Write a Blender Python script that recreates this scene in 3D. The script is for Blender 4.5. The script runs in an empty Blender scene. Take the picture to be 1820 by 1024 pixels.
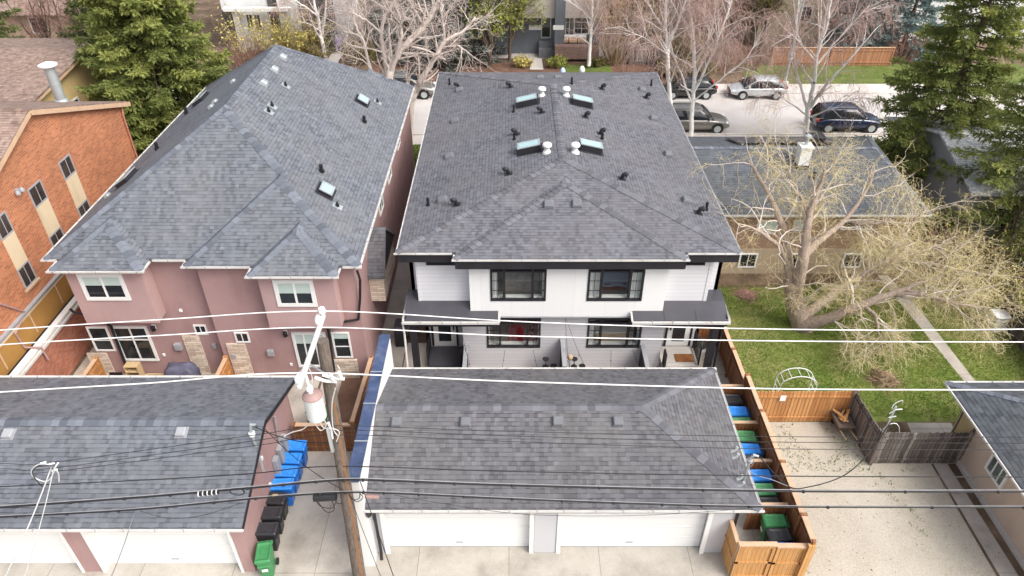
import bpy, math, random
import numpy as np
from mathutils import Vector, Matrix

R = math.radians
scene = bpy.context.scene
COL = scene.collection

# ------------------------------------------------------------------ camera
CAM_H = 21.0
PITCH = 36.2          # degrees below the horizon
FPX = 1271.0          # focal length in photo pixels (photo is 1820 wide)
cam_data = bpy.data.cameras.new("camera")
cam_data.sensor_width = 36.0
cam_data.lens = 36.0 * FPX / 1820.0
cam_data.clip_start = 0.1
cam_data.clip_end = 3000.0
cam = bpy.data.objects.new("camera", cam_data)
cam.location = (0, 0, CAM_H)
cam.rotation_euler = (R(90 - PITCH), 0, 0)
COL.objects.link(cam)
scene.camera = cam

# ------------------------------------------------------------------ light
SUN_EL, SUN_AZ = 50.0, 126.0       # azimuth clockwise from +Y (the view direction)
world = bpy.data.worlds.new("World")
scene.world = world
world.use_nodes = True
wn = world.node_tree
wn.nodes.clear()
w_out = wn.nodes.new("ShaderNodeOutputWorld")
w_bg = wn.nodes.new("ShaderNodeBackground")
w_sky = wn.nodes.new("ShaderNodeTexSky")
w_sky.sky_type = 'NISHITA'
w_sky.sun_disc = False
w_sky.sun_elevation = R(SUN_EL)
w_sky.sun_rotation = R(SUN_AZ)
w_sky.air_density = 1.0
w_sky.dust_density = 6.0
w_sky.ozone_density = 1.0
w_hs = wn.nodes.new("ShaderNodeHueSaturation")
w_hs.inputs['Saturation'].default_value = 0.5
wn.links.new(w_sky.outputs[0], w_hs.inputs['Color'])
wn.links.new(w_hs.outputs[0], w_bg.inputs['Color'])
w_bg.inputs['Strength'].default_value = 0.15
wn.links.new(w_bg.outputs[0], w_out.inputs[0])
sun_d = bpy.data.lights.new("sun", 'SUN')
sun_d.energy = 0.9
sun_d.angle = R(35)
sun_d.color = (1.0, 0.975, 0.94)
sun = bpy.data.objects.new("sun", sun_d)
az, el = R(SUN_AZ), R(SUN_EL)
sdir = Vector((math.sin(az) * math.cos(el), math.cos(az) * math.cos(el), math.sin(el)))
sun.rotation_euler = sdir.to_track_quat('Z', 'Y').to_euler()
sun.location = (0, -30, 60)
COL.objects.link(sun)
scene.view_settings.view_transform = 'Standard'
scene.view_settings.look = 'None'
scene.view_settings.exposure = 0.80
scene.view_settings.gamma = 1.0
scene.cycles.max_bounces = 5
scene.cycles.diffuse_bounces = 4
scene.cycles.transparent_max_bounces = 6
scene.cycles.caustics_reflective = False
scene.cycles.caustics_refractive = False

# ------------------------------------------------------------------ measuring helper
_sp, _cp = math.sin(R(PITCH)), math.cos(R(PITCH))
def at(px, py, x=None, y=None, z=None):
    """a measured photo point on a known world plane (x=, y= or z=)"""
    u = (px - 910.0) / FPX
    v = (py - 512.0) / FPX
    Yt = _cp - v * _sp
    Zt = -(_sp + v * _cp)
    if z is not None: t = (z - CAM_H) / Zt
    elif y is not None: t = y / Yt
    else: t = x / u
    return Vector((u * t, Yt * t, CAM_H + Zt * t))

# ------------------------------------------------------------------ materials
def nodes_of(name):
    m = bpy.data.materials.new(name)
    m.use_nodes = True
    nt = m.node_tree
    return m, nt, nt.nodes['Principled BSDF']
def N(nt, t, **kw):
    n = nt.nodes.new(t)
    for k, v in kw.items(): setattr(n, k, v)
    return n
def L(nt, a, b): nt.links.new(a, b)
def rgba(c): return (c[0], c[1], c[2], 1.0)
def srgb(r, g, b):
    f = lambda c: (c / 255 / 12.92) if c / 255 <= 0.04045 else ((c / 255 + 0.055) / 1.055) ** 2.4
    return (f(r), f(g), f(b))
def uvnode(nt): return N(nt, 'ShaderNodeTexCoord').outputs['UV']
def objnode(nt): return N(nt, 'ShaderNodeTexCoord').outputs['Object']
def noise(nt, vec, scale, detail=4, rough=0.6, dims='3D'):
    n = N(nt, 'ShaderNodeTexNoise'); n.noise_dimensions = dims
    n.inputs['Scale'].default_value = scale; n.inputs['Detail'].default_value = detail
    n.inputs['Roughness'].default_value = rough
    if vec is not None: L(nt, vec, n.inputs['Vector'])
    return n
def ramp(nt, fac, stops):
    r = N(nt, 'ShaderNodeValToRGB')
    e = r.color_ramp.elements
    while len(e) < len(stops): e.new(0.5)
    for i, (p, c) in enumerate(stops):
        e[i].position = p; e[i].color = rgba(c) if len(c) == 3 else c
    L(nt, fac, r.inputs[0])
    return r.outputs[0]
def mix(nt, fac, a, b, mode='MIX'):
    n = N(nt, 'ShaderNodeMix'); n.data_type = 'RGBA'; n.blend_type = mode
    for sock, val in ((0, fac), (6, a), (7, b)):
        if hasattr(val, 'node'): L(nt, val, n.inputs[sock])
        elif sock == 0: n.inputs[0].default_value = val
        else: n.inputs[sock].default_value = rgba(val)
    return n.outputs[2]
def bump(nt, bsdf, height, strength=0.3, dist=0.02):
    b = N(nt, 'ShaderNodeBump'); b.inputs['Strength'].default_value = strength
    b.inputs['Distance'].default_value = dist
    L(nt, height, b.inputs['Height']); L(nt, b.outputs[0], bsdf.inputs['Normal'])
def scaled(nt, vec, s):
    m = N(nt, 'ShaderNodeMapping'); L(nt, vec, m.inputs[0]); m.inputs['Scale'].default_value = s
    return m.outputs[0]

def m_plain(name, c, rough=0.6, var=0.12, scale=3.0, fine=40.0, metal=0.0, bmp=0.0, spec=0.4, stain_or_glare=None):
    """painted / plastic / metal surface with soft patchy wear"""
    m, nt, b = nodes_of(name)
    o = objnode(nt)
    n1 = noise(nt, o, scale, 5); n2 = noise(nt, o, fine, 3)
    lo = tuple(x * (1 - var) for x in c); hi = tuple(min(1, x * (1 + var)) for x in c)
    col = ramp(nt, n1.outputs[0], [(0.3, lo), (0.7, hi)])
    col = mix(nt, 0.25, col, ramp(nt, n2.outputs[0], [(0.3, lo), (0.7, hi)]))
    if stain_or_glare:
        n3 = noise(nt, scaled(nt, o, (1.2, 1.2, 0.25)), 1.4, 6)
        col = mix(nt, ramp(nt, n3.outputs[0], [(0.5, (0, 0, 0)), (0.78, (0.6, 0.6, 0.6))]), col, stain_or_glare)
    L(nt, col, b.inputs['Base Color'])
    b.inputs['Roughness'].default_value = rough; b.inputs['Metallic'].default_value = metal
    b.inputs['Specular IOR Level'].default_value = spec
    if bmp: bump(nt, b, n2.outputs[0], bmp, 0.01)
    return m

def m_shingle(name, c1, c2, w=0.25, h=0.145, patch=(0.16, 0.15, 0.12), patch_amt=0.25):
    """laminated asphalt shingles: courses along the eave, random dark and pale tabs, worn patches"""
    m, nt, b = nodes_of(name)
    uv = uvnode(nt)
    # the courses wander a few millimetres so the lines are not ruled
    wob = noise(nt, uv, 2.2, 3)
    va = N(nt, 'ShaderNodeVectorMath', operation='MULTIPLY_ADD'); L(nt, wob.outputs['Color'], va.inputs[0]); va.inputs[1].default_value = (0.05, 0.018, 0); L(nt, uv, va.inputs[2])
    mv = N(nt, 'ShaderNodeMapping'); L(nt, va.outputs[0], mv.inputs[0]); mv.inputs['Location'].default_value = (45.13, 20.3, 0); vec = mv.outputs[0]
    def brick(w, h, mort, off, ca, cb, freq=2):
        t = N(nt, 'ShaderNodeTexBrick'); t.offset = off; t.offset_frequency = freq
        t.inputs['Scale'].default_value = 1.0
        t.inputs['Brick Width'].default_value = w; t.inputs['Row Height'].default_value = h
        t.inputs['Mortar Size'].default_value = mort; t.inputs['Mortar Smooth'].default_value = 0.4
        t.inputs['Color1'].default_value = rgba(ca); t.inputs['Color2'].default_value = rgba(cb); t.inputs['Mortar'].default_value = rgba(ca)
        L(nt, vec, t.inputs['Vector'])
        return t
    t1 = brick(w, h, 0.0, 0.37, c1, c2, 3)
    t2 = brick(w * 0.57, h, 0.0, 0.21, (0, 0, 0), (1, 1, 1), 2)
    col = mix(nt, 1.0, t1.outputs[0], ramp(nt, t2.outputs[0], [(0.14, (0.74, 0.74, 0.75)), (0.28, (0.98, 0.98, 0.98)), (0.86, (1.0, 1.0, 1.0)), (0.95, (1.13, 1.12, 1.12))]), 'MULTIPLY')
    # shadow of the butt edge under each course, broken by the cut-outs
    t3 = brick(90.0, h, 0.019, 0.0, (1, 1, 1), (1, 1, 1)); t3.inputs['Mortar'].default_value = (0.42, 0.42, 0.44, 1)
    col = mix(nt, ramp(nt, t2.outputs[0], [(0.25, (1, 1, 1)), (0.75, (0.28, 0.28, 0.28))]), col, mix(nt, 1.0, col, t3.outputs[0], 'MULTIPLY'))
    n1 = noise(nt, uv, 0.35, 6, 0.65)
    col = mix(nt, ramp(nt, n1.outputs[0], [(0.42, (0, 0, 0)), (0.72, (patch_amt,) * 3)]), col, patch)
    n2 = noise(nt, uv, 60.0, 2)
    col = mix(nt, 0.6, col, ramp(nt, n2.outputs[0], [(0.25, (0.3, 0.3, 0.3)), (0.75, (0.7, 0.7, 0.7))]), 'OVERLAY')
    n4 = noise(nt, scaled(nt, uv, (1.0, 0.18, 1)), 1.3, 4)
    col = mix(nt, 0.42, col, ramp(nt, n4.outputs[0], [(0.3, (0.38, 0.38, 0.38)), (0.7, (0.62, 0.62, 0.62))]), 'OVERLAY')
    L(nt, col, b.inputs['Base Color'])
    b.inputs['Roughness'].default_value = 0.8; b.inputs['Specular IOR Level'].default_value = 0.35
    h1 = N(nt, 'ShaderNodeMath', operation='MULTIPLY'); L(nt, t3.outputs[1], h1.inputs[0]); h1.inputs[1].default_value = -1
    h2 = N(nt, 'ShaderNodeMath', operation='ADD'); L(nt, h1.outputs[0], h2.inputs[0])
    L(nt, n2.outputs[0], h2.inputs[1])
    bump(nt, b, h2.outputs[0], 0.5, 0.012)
    return m

def m_brick(name, c1, c2, mortar, w=0.21, h=0.075, ms=0.008, var=0.5, bstr=0.4):
    m, nt, b = nodes_of(name)
    uv = uvnode(nt)
    t = N(nt, 'ShaderNodeTexBrick'); t.offset = 0.5
    t.inputs['Scale'].default_value = 1.0
    t.inputs['Brick Width'].default_value = w; t.inputs['Row Height'].default_value = h
    t.inputs['Mortar Size'].default_value = ms
    t.inputs['Color1'].default_value = rgba(c1); t.inputs['Color2'].default_value = rgba(c2)
    t.inputs['Mortar'].default_value = rgba(mortar)
    L(nt, uv, t.inputs['Vector'])
    n1 = noise(nt, uv, 0.5, 6, 0.7)
    col = mix(nt, var, t.outputs[0], ramp(nt, n1.outputs[0], [(0.25, (0.3, 0.3, 0.3)), (0.75, (0.7, 0.7, 0.7))]), 'OVERLAY')
    n2 = noise(nt, uv, 18, 3)
    col = mix(nt, 0.3, col, ramp(nt, n2.outputs[0], [(0.25, (0.3, 0.3, 0.3)), (0.75, (0.7, 0.7, 0.7))]), 'OVERLAY')
    L(nt, col, b.inputs['Base Color']); b.inputs['Roughness'].default_value = 0.85
    h1 = N(nt, 'ShaderNodeMath', operation='MULTIPLY'); L(nt, t.outputs[1], h1.inputs[0]); h1.inputs[1].default_value = -1
    bump(nt, b, h1.outputs[0], bstr, 0.01)
    return m

def m_boards(name, c1, c2, w=0.14, gap=0.006, vertical=True, rough=0.7, grain=0.5, streak=None, streak_amt=0.5, joint=0.3, bstr=0.5):
    """timber boards (or lap siding when vertical is False): one board tone after another, grain along the board"""
    m, nt, b = nodes_of(name)
    uv = uvnode(nt)
    if vertical:
        mp = N(nt, 'ShaderNodeMapping'); L(nt, uv, mp.inputs[0]); mp.inputs['Rotation'].default_value = (0, 0, R(90)); vec = mp.outputs[0]
    else: vec = uv
    mv = N(nt, 'ShaderNodeMapping'); L(nt, vec, mv.inputs[0]); mv.inputs['Location'].default_value = (200.0, 0.0, 0); vec = mv.outputs[0]
    t = N(nt, 'ShaderNodeTexBrick'); t.offset = 0.0
    t.inputs['Scale'].default_value = 1.0; t.inputs['Brick Width'].default_value = 400.0
    t.inputs['Row Height'].default_value = w; t.inputs['Mortar Size'].default_value = gap
    t.inputs['Color1'].default_value = rgba(c1); t.inputs['Color2'].default_value = rgba(c2)
    t.inputs['Mortar'].default_value = rgba(tuple(x * joint for x in c1))
    L(nt, vec, t.inputs['Vector'])
    g = noise(nt, scaled(nt, vec, (0.6, 14, 1)), 3.0, 5, 0.7)
    col = mix(nt, grain, t.outputs[0], ramp(nt, g.outputs[0], [(0.25, (0.25, 0.25, 0.25)), (0.75, (0.75, 0.75, 0.75))]), 'OVERLAY')
    if streak:
        g2 = noise(nt, scaled(nt, vec, (0.5, 3.5, 1)), 1.5, 5, 0.7)
        col = mix(nt, ramp(nt, g2.outputs[0], [(0.45, (0, 0, 0)), (0.7, (streak_amt,) * 3)]), col, streak)
    L(nt, col, b.inputs['Base Color']); b.inputs['Roughness'].default_value = rough
    h1 = N(nt, 'ShaderNodeMath', operation='MULTIPLY'); L(nt, t.outputs[1], h1.inputs[0]); h1.inputs[1].default_value = -1
    bump(nt, b, h1.outputs[0], bstr, 0.01)
    return m

def m_ground(name, stops, scale=0.8, fine=30.0, fine_amt=0.5, rough=0.95, bstr=0.4, stops2=None, scale2=0.25, vor=0.0, cracks=None):
    """soil, lawn, gravel or concrete: broad patches, fine speckle, optional pebbles and slab joints"""
    m, nt, b = nodes_of(name)
    o = objnode(nt)
    n1 = noise(nt, o, scale, 8, 0.68)
    col = ramp(nt, n1.outputs[0], stops)
    if stops2:
        n3 = noise(nt, o, scale2, 5, 0.6)
        col = mix(nt, ramp(nt, n3.outputs[0], [(0.48, (0, 0, 0)), (0.68, (0.9, 0.9, 0.9))]), col, ramp(nt, n1.outputs[0], stops2))
    n2 = noise(nt, o, fine, 4, 0.75)
    col = mix(nt, fine_amt, col, ramp(nt, n2.outputs[0], [(0.25, (0.18, 0.18, 0.18)), (0.75, (0.82, 0.82, 0.82))]), 'OVERLAY')
    hgt = n2.outputs[0]
    if vor:
        v = N(nt, 'ShaderNodeTexVoronoi'); v.inputs['Scale'].default_value = vor; L(nt, o, v.inputs['Vector'])
        col = mix(nt, 0.22, col, ramp(nt, v.outputs['Color'], [(0.1, (0.2, 0.2, 0.2)), (0.9, (0.8, 0.8, 0.8))]), 'OVERLAY')
        hgt = v.outputs['Distance']
    if cracks:
        t = N(nt, 'ShaderNodeTexBrick'); t.offset = 0.0
        t.inputs['Scale'].default_value = 1.0; t.inputs['Brick Width'].default_value = cracks[0]; t.inputs['Row Height'].default_value = cracks[1]
        t.inputs['Mortar Size'].default_value = 0.012; t.inputs['Mortar Smooth'].default_value = 0.2
        t.inputs['Color1'].default_value = (0.92, 0.92, 0.92, 1); t.inputs['Color2'].default_value = (1.06, 1.06, 1.06, 1); t.inputs['Mortar'].default_value = (0.5, 0.48, 0.45, 1)
        mp = N(nt, 'ShaderNodeMapping'); L(nt, o, mp.inputs[0]); mp.inputs['Location'].default_value = (cracks[2], cracks[3], 0)
        L(nt, mp.outputs[0], t.inputs['Vector'])
        col = mix(nt, 0.9, col, t.outputs[0], 'MULTIPLY')
    L(nt, col, b.inputs['Base Color']); b.inputs['Roughness'].default_value = rough
    b.inputs['Specular IOR Level'].default_value = 0.25
    bump(nt, b, hgt, bstr, 0.03)
    return m

def m_leaf(name, dark, light, rough=0.6, sub=0.0):
    """foliage and twigs: tone follows each spray's own value stored on the mesh"""
    m, nt, b = nodes_of(name)
    a = N(nt, 'ShaderNodeAttribute'); a.attribute_name = 'tone'
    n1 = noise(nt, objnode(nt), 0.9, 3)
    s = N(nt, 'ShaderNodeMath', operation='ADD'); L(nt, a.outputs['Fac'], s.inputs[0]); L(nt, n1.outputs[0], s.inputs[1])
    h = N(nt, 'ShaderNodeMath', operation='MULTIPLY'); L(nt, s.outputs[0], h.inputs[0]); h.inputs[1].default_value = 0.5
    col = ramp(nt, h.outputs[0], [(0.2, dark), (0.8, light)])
    L(nt, col, b.inputs['Base Color'])
    if sub:                                         # thin leaves let light through
        tr = N(nt, 'ShaderNodeBsdfTranslucent'); mx = N(nt, 'ShaderNodeMixShader'); mx.inputs[0].default_value = sub
        L(nt, col, tr.inputs[0]); L(nt, b.outputs[0], mx.inputs[1]); L(nt, tr.outputs[0], mx.inputs[2])
        L(nt, mx.outputs[0], nt.nodes['Material Output'].inputs[0])
    b.inputs['Roughness'].default_value = rough; b.inputs['Specular IOR Level'].default_value = 0.2
    return m

def m_bark(name, c1, c2, scale=6.0, dark=None):
    m, nt, b = nodes_of(name)
    o = objnode(nt)
    n1 = noise(nt, scaled(nt, o, (1, 1, 0.22)), scale * 2.5, 5, 0.7)
    col = ramp(nt, n1.outputs[0], [(0.3, c1), (0.7, c2)])
    if dark:
        n2 = noise(nt, scaled(nt, o, (1, 1, 2.4)), 1.6, 5, 0.7)
        col = mix(nt, ramp(nt, n2.outputs[0], [(0.60, (0, 0, 0)), (0.67, (0.9, 0.9, 0.9))]), col, dark)
    L(nt, col, b.inputs['Base Color']); b.inputs['Roughness'].default_value = 0.9
    bump(nt, b, n1.outputs[0], 0.6, 0.02)
    return m

def m_glass(name, c=(0.02, 0.024, 0.028), rough=0.04):
    m, nt, b = nodes_of(name)
    o = objnode(nt)
    n1 = noise(nt, o, 1.1, 4)
    col = ramp(nt, n1.outputs[0], [(0.3, tuple(x * 0.6 for x in c)), (0.7, tuple(x * 1.7 for x in c))])
    L(nt, col, b.inputs['Base Color'])
    b.inputs['Roughness'].default_value = rough; b.inputs['Specular IOR Level'].default_value = 0.6
    return m
def m_clear(name):
    m = bpy.data.materials.new(name); m.use_nodes = True
    nt = m.node_tree; nt.nodes.clear()
    out = N(nt, 'ShaderNodeOutputMaterial'); mx = N(nt, 'ShaderNodeMixShader')
    tr = N(nt, 'ShaderNodeBsdfTransparent'); gl = N(nt, 'ShaderNodeBsdfGlossy'); fr = N(nt, 'ShaderNodeMapRange'); lw_ = N(nt, 'ShaderNodeLayerWeight'); lw_.inputs['Blend'].default_value = 0.12; L(nt, lw_.outputs['Facing'], fr.inputs[0]); fr.inputs[3].default_value = 0.05; fr.inputs[4].default_value = 0.6
    tr.inputs[0].default_value = (0.97, 0.985, 0.98, 1); gl.inputs['Roughness'].default_value = 0.02
    n1 = noise(nt, objnode(nt), 0.7, 2); bp = N(nt, 'ShaderNodeBump'); bp.inputs['Strength'].default_value = 0.02
    L(nt, n1.outputs[0], bp.inputs['Height']); L(nt, bp.outputs[0], gl.inputs['Normal'])
    L(nt, fr.outputs[0], mx.inputs[0]); L(nt, tr.outputs[0], mx.inputs[1]); L(nt, gl.outputs[0], mx.inputs[2]); L(nt, mx.outputs[0], out.inputs[0])
    return m

M = {}
M['shingle_grey'] = m_shingle('grey shingles', (0.120, 0.122, 0.139), (0.152, 0.154, 0.173), patch=(0.16, 0.15, 0.145), patch_amt=0.45)
M['shingle_blue'] = m_shingle('blue grey shingles', (0.128, 0.140, 0.163), (0.160, 0.172, 0.198), patch=(0.175, 0.172, 0.17), patch_amt=0.4)
M['shingle_garage'] = m_shingle('weathered grey shingles', (0.112, 0.112, 0.123), (0.146, 0.145, 0.157), patch=(0.165, 0.157, 0.142), patch_amt=0.38)
M['shingle_slate'] = m_shingle('slate blue shingles', (0.078, 0.087, 0.100), (0.108, 0.119, 0.135), w=0.34, h=0.15)
M['shingle_brown'] = m_shingle('brown shingles', (0.22, 0.15, 0.12), (0.34, 0.25, 0.205), patch=(0.29, 0.20, 0.16))
M['cap_grey'] = m_plain('grey ridge cap shingles', (0.105, 0.104, 0.112), 0.85, 0.45, 2.6, 60, bmp=0.4)
M['cap_blue'] = m_plain('blue grey ridge cap shingles', (0.096, 0.104, 0.126), 0.85, 0.45, 2.6, 60, bmp=0.4)
M['white_wall'] = m_boards('white cladding', (0.755, 0.755, 0.75), (0.785, 0.785, 0.775), 1.22, 0.007, True, 0.7, 0.05, (0.70, 0.70, 0.69), 0.2, joint=0.88, bstr=0.05)
M['grey_siding'] = m_boards('pale grey lap siding', (0.55, 0.54, 0.565), (0.57, 0.56, 0.585), 0.19, 0.010, False, 0.6, 0.04, joint=0.82, bstr=0.08)
M['white_siding'] = m_boards('white lap siding', (0.68, 0.68, 0.70), (0.70, 0.70, 0.72), 0.19, 0.008, False, 0.6, 0.03, joint=0.8, bstr=0.08)
M['white_door'] = m_boards('white sectional door', (0.79, 0.80, 0.79), (0.81, 0.81, 0.80), 0.52, 0.008, False, 0.45, 0.03, joint=0.85, bstr=0.08)
M['white_paint'] = m_plain('white paint', (0.80, 0.80, 0.78), 0.45, 0.04, 2.0, 30)
M['gutter_white'] = m_plain('white gutter metal', (0.62, 0.61, 0.59), 0.4, 0.12, 1.2, 25, stain_or_glare=(0.42, 0.36, 0.28))
M['black_trim'] = m_plain('charcoal trim', (0.022, 0.021, 0.026), 0.55, 0.25, 2, 30)
M['black_metal'] = m_plain('black metal', (0.018, 0.018, 0.021), 0.4, 0.25, 3, 40)
M['mauve'] = m_plain('mauve stucco', (0.375, 0.240, 0.232), 0.9, 0.10, 0.9, 70, bmp=0.3, stain_or_glare=(0.26, 0.155, 0.148))
M['mauve_light'] = m_plain('mauve stucco in sun', (0.435, 0.292, 0.282), 0.9, 0.08, 0.9, 70, bmp=0.3, stain_or_glare=(0.36, 0.235, 0.225))
M['stone'] = m_brick('ledge stone', (0.54, 0.43, 0.34), (0.84, 0.74, 0.62), (0.36, 0.27, 0.20), 0.42, 0.10, 0.008, 0.6, 0.9)
M['brick_orange'] = m_brick('orange brick', (0.35, 0.112, 0.045), (0.55, 0.205, 0.088), (0.44, 0.27, 0.18), 0.26, 0.09, 0.010, 0.55)
M['brick_red'] = m_brick('weathered red brick', (0.36, 0.10, 0.055), (0.50, 0.20, 0.13), (0.42, 0.25, 0.18), 0.21, 0.075, 0.008, 0.8)
M['cream'] = m_plain('cream panel', (0.66, 0.55, 0.38), 0.7, 0.06, 1, 40, stain_or_glare=(0.45, 0.35, 0.22))
M['ochre'] = m_plain('ochre stucco', (0.38, 0.205, 0.055), 0.8, 0.16, 0.6, 40)
M['yellow_stucco'] = m_plain('yellow stucco', (0.60, 0.45, 0.21), 0.85, 0.08, 1, 50)
M['tan_stucco'] = m_plain('tan stucco', (0.34, 0.225, 0.155), 0.9, 0.08, 1, 60, stain_or_glare=(0.28, 0.2, 0.14))
M['beige_stucco'] = m_plain('beige stucco', (0.56, 0.45, 0.36), 0.9, 0.07, 1, 60, stain_or_glare=(0.40, 0.31, 0.25))
M['sand_stucco'] = m_plain('sand stucco', (0.44, 0.355, 0.25), 0.9, 0.08, 1, 60)
M['concrete'] = m_ground('concrete', [(0.25, (0.37, 0.335, 0.29)), (0.5, (0.48, 0.44, 0.39)), (0.75, (0.55, 0.51, 0.455))], 0.8, 45, 0.3, 0.9, 0.2, [(0.3, (0.27, 0.24, 0.205)), (0.55, (0.38, 0.345, 0.30)), (0.75, (0.45, 0.415, 0.365))], 0.6, cracks=(2.9, 3.1, 0.55, -0.75))
M['concrete_alley'] = m_ground('alley concrete', [(0.25, (0.34, 0.315, 0.275)), (0.5, (0.435, 0.405, 0.36)), (0.75, (0.50, 0.47, 0.425))], 0.9, 40, 0.32, 0.9, 0.2, [(0.3, (0.25, 0.225, 0.195)), (0.55, (0.36, 0.33, 0.29)), (0.75, (0.43, 0.40, 0.355))], 0.7, cracks=(2.96, 60, 0.1, 20))
M['sidewalk'] = m_ground('sidewalk concrete', [(0.25, (0.50, 0.46, 0.42)), (0.75, (0.66, 0.62, 0.58))], 0.6, 40, 0.2, 0.9, 0.12, cracks=(1.5, 40, 0, 0))
M['road'] = m_ground('road', [(0.25, (0.43, 0.395, 0.37)), (0.5, (0.52, 0.485, 0.46)), (0.75, (0.60, 0.565, 0.54))], 0.25, 30, 0.25, 0.9, 0.15)
M['gravel'] = m_ground('gravel', [(0.25, (0.40, 0.355, 0.285)), (0.5, (0.475, 0.43, 0.355)), (0.75, (0.54, 0.495, 0.415))], 0.45, 50, 0.27, 0.95, 0.5, vor=38.0)
M['lawn'] = m_ground('spring lawn', [(0.3, (0.080, 0.145, 0.022)), (0.5, (0.165, 0.22, 0.045)), (0.7, (0.28, 0.275, 0.10))], 1.1, 45, 0.8, 0.95, 0.8,
                     [(0.3, (0.20, 0.19, 0.06)), (0.5, (0.29, 0.25, 0.105)), (0.72, (0.38, 0.31, 0.17))], 0.16)
M['lawn_green'] = m_ground('green lawn', [(0.3, (0.06, 0.095, 0.020)), (0.5, (0.115, 0.155, 0.035)), (0.7, (0.20, 0.20, 0.075))], 1.0, 40, 0.6, 0.95, 0.8)
M['soil'] = m_ground('soil and dry leaves', [(0.3, (0.075, 0.052, 0.036)), (0.5, (0.15, 0.105, 0.07)), (0.7, (0.26, 0.19, 0.13))], 0.7, 25, 0.6, 0.95, 0.8)
M['mulch'] = m_ground('bark mulch', [(0.3, (0.10, 0.055, 0.038)), (0.5, (0.15, 0.085, 0.06)), (0.7, (0.22, 0.135, 0.095))], 0.8, 30, 0.7, 0.95, 0.9)
M['cedar'] = m_boards('cedar boards', (0.42, 0.185, 0.06), (0.60, 0.31, 0.12), 0.14, 0.008, True, 0.65, 0.55, (0.30, 0.13, 0.05), 0.5)
M['cedar_dark'] = m_boards('brown stained boards', (0.22, 0.085, 0.032), (0.33, 0.145, 0.06), 0.14, 0.008, True, 0.6, 0.5, (0.13, 0.055, 0.03), 0.5)
M['cedar_honey'] = m_boards('honey cedar boards', (0.50, 0.255, 0.085), (0.60, 0.33, 0.125), 0.14, 0.006, True, 0.6, 0.5, (0.40, 0.19, 0.06), 0.5)
M['grey_boards'] = m_boards('weathered grey boards', (0.085, 0.070, 0.060), (0.28, 0.245, 0.22), 0.14, 0.010, True, 0.9, 0.8, (0.05, 0.04, 0.035), 0.7)
M['cap_wood'] = m_plain('pale cap rail', (0.56, 0.38, 0.25), 0.7, 0.14, 2.5, 30)
M['raw_wood'] = m_plain('raw lumber', (0.54, 0.40, 0.22), 0.75, 0.15, 2.5, 30)
M['pole_wood'] = m_bark('pole timber', (0.075, 0.056, 0.045), (0.19, 0.155, 0.13), 7.0, (0.05, 0.038, 0.03))
M['rust_wood'] = m_plain('orange conduit board', (0.26, 0.125, 0.055), 0.8, 0.3, 2.2, 20, stain_or_glare=(0.25, 0.11, 0.05))
M['grey_panel'] = m_plain('light grey panel', (0.56, 0.56, 0.585), 0.6, 0.03, 1, 30)
M['lid_blue'] = m_plain('blue lid plastic', (0.045, 0.30, 0.88), 0.3, 0.08, 4, 30)
M['lid_green'] = m_plain('green lid plastic', (0.10, 0.33, 0.14), 0.35, 0.10, 4, 30)
M['lid_black'] = m_plain('black lid plastic', (0.04, 0.04, 0.045), 0.33, 0.2, 4, 30)
M['window_grey'] = m_glass('grey green window glass', (0.10, 0.125, 0.115))
M['far_fence'] = m_boards('red brown boards', (0.34, 0.15, 0.075), (0.48, 0.24, 0.125), 0.14, 0.008, True, 0.7, 0.5)
M['porcelain'] = m_plain('white insulator', (0.80, 0.82, 0.82), 0.25, 0.05, 4, 30)
M['arm_paint'] = m_plain('pale fibreglass', (0.60, 0.62, 0.63), 0.5, 0.1, 3, 20, stain_or_glare=(0.42, 0.42, 0.40))
M['transformer'] = m_plain('transformer paint', (0.60, 0.63, 0.63), 0.4, 0.08, 3, 30)
M['transformer_top'] = m_plain('faded red lid', (0.34, 0.225, 0.21), 0.55, 0.15, 3, 30)
M['bare_wire'] = m_plain('weathered aluminium wire', (0.78, 0.77, 0.76), 0.45, 0.06, 3, 30)
M['black_wire'] = m_plain('black cable', (0.018, 0.018, 0.02), 0.55, 0.2, 3, 30)
M['grey_wire'] = m_plain('grey cable', (0.30, 0.30, 0.31), 0.55, 0.2, 3, 30)
M['pale_wire'] = m_plain('pale cable', (0.60, 0.60, 0.58), 0.55, 0.15, 3, 30)
M['bin_blue'] = m_plain('blue cart plastic', (0.014, 0.15, 0.56), 0.36, 0.10, 4, 30)  # darker than its lid: shade between the carts put into the colour
M['bin_black'] = m_plain('black cart plastic', (0.022, 0.022, 0.025), 0.42, 0.2, 4, 30)
M['bin_green'] = m_plain('green cart plastic', (0.055, 0.24, 0.09), 0.42, 0.12, 4, 30)
M['bin_dark_green'] = m_plain('dark green cart plastic', (0.028, 0.12, 0.05), 0.42, 0.12, 4, 30)
M['rubber'] = m_plain('black rubber', (0.02, 0.02, 0.02), 0.7, 0.2, 5, 30)
M['metal_cap_blue'] = m_plain('blue grey metal flashing', (0.075, 0.105, 0.20), 0.25, 0.4, 1.6, 20, metal=0.3, stain_or_glare=(0.26, 0.29, 0.36))  # pale streaks are glare and reflections put into the colour
M['porch_metal'] = m_plain('dark membrane roof', (0.085, 0.084, 0.096), 0.38, 0.16, 0.9, 25, metal=0.25)
M['galv'] = m_plain('galvanized metal', (0.52, 0.57, 0.58), 0.4, 0.12, 2, 20, metal=0.6)
M['grey_plastic'] = m_plain('grey plastic', (0.33, 0.34, 0.36), 0.5, 0.1, 3, 30)
M['vent_grey'] = m_plain('grey roof vent', (0.15, 0.155, 0.17), 0.5, 0.15, 3, 30)
M['glass'] = m_glass('dark window glass')
M['glass_brown'] = m_glass('brown window glass', (0.05, 0.042, 0.038))  # glass with a brownish base tone
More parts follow.
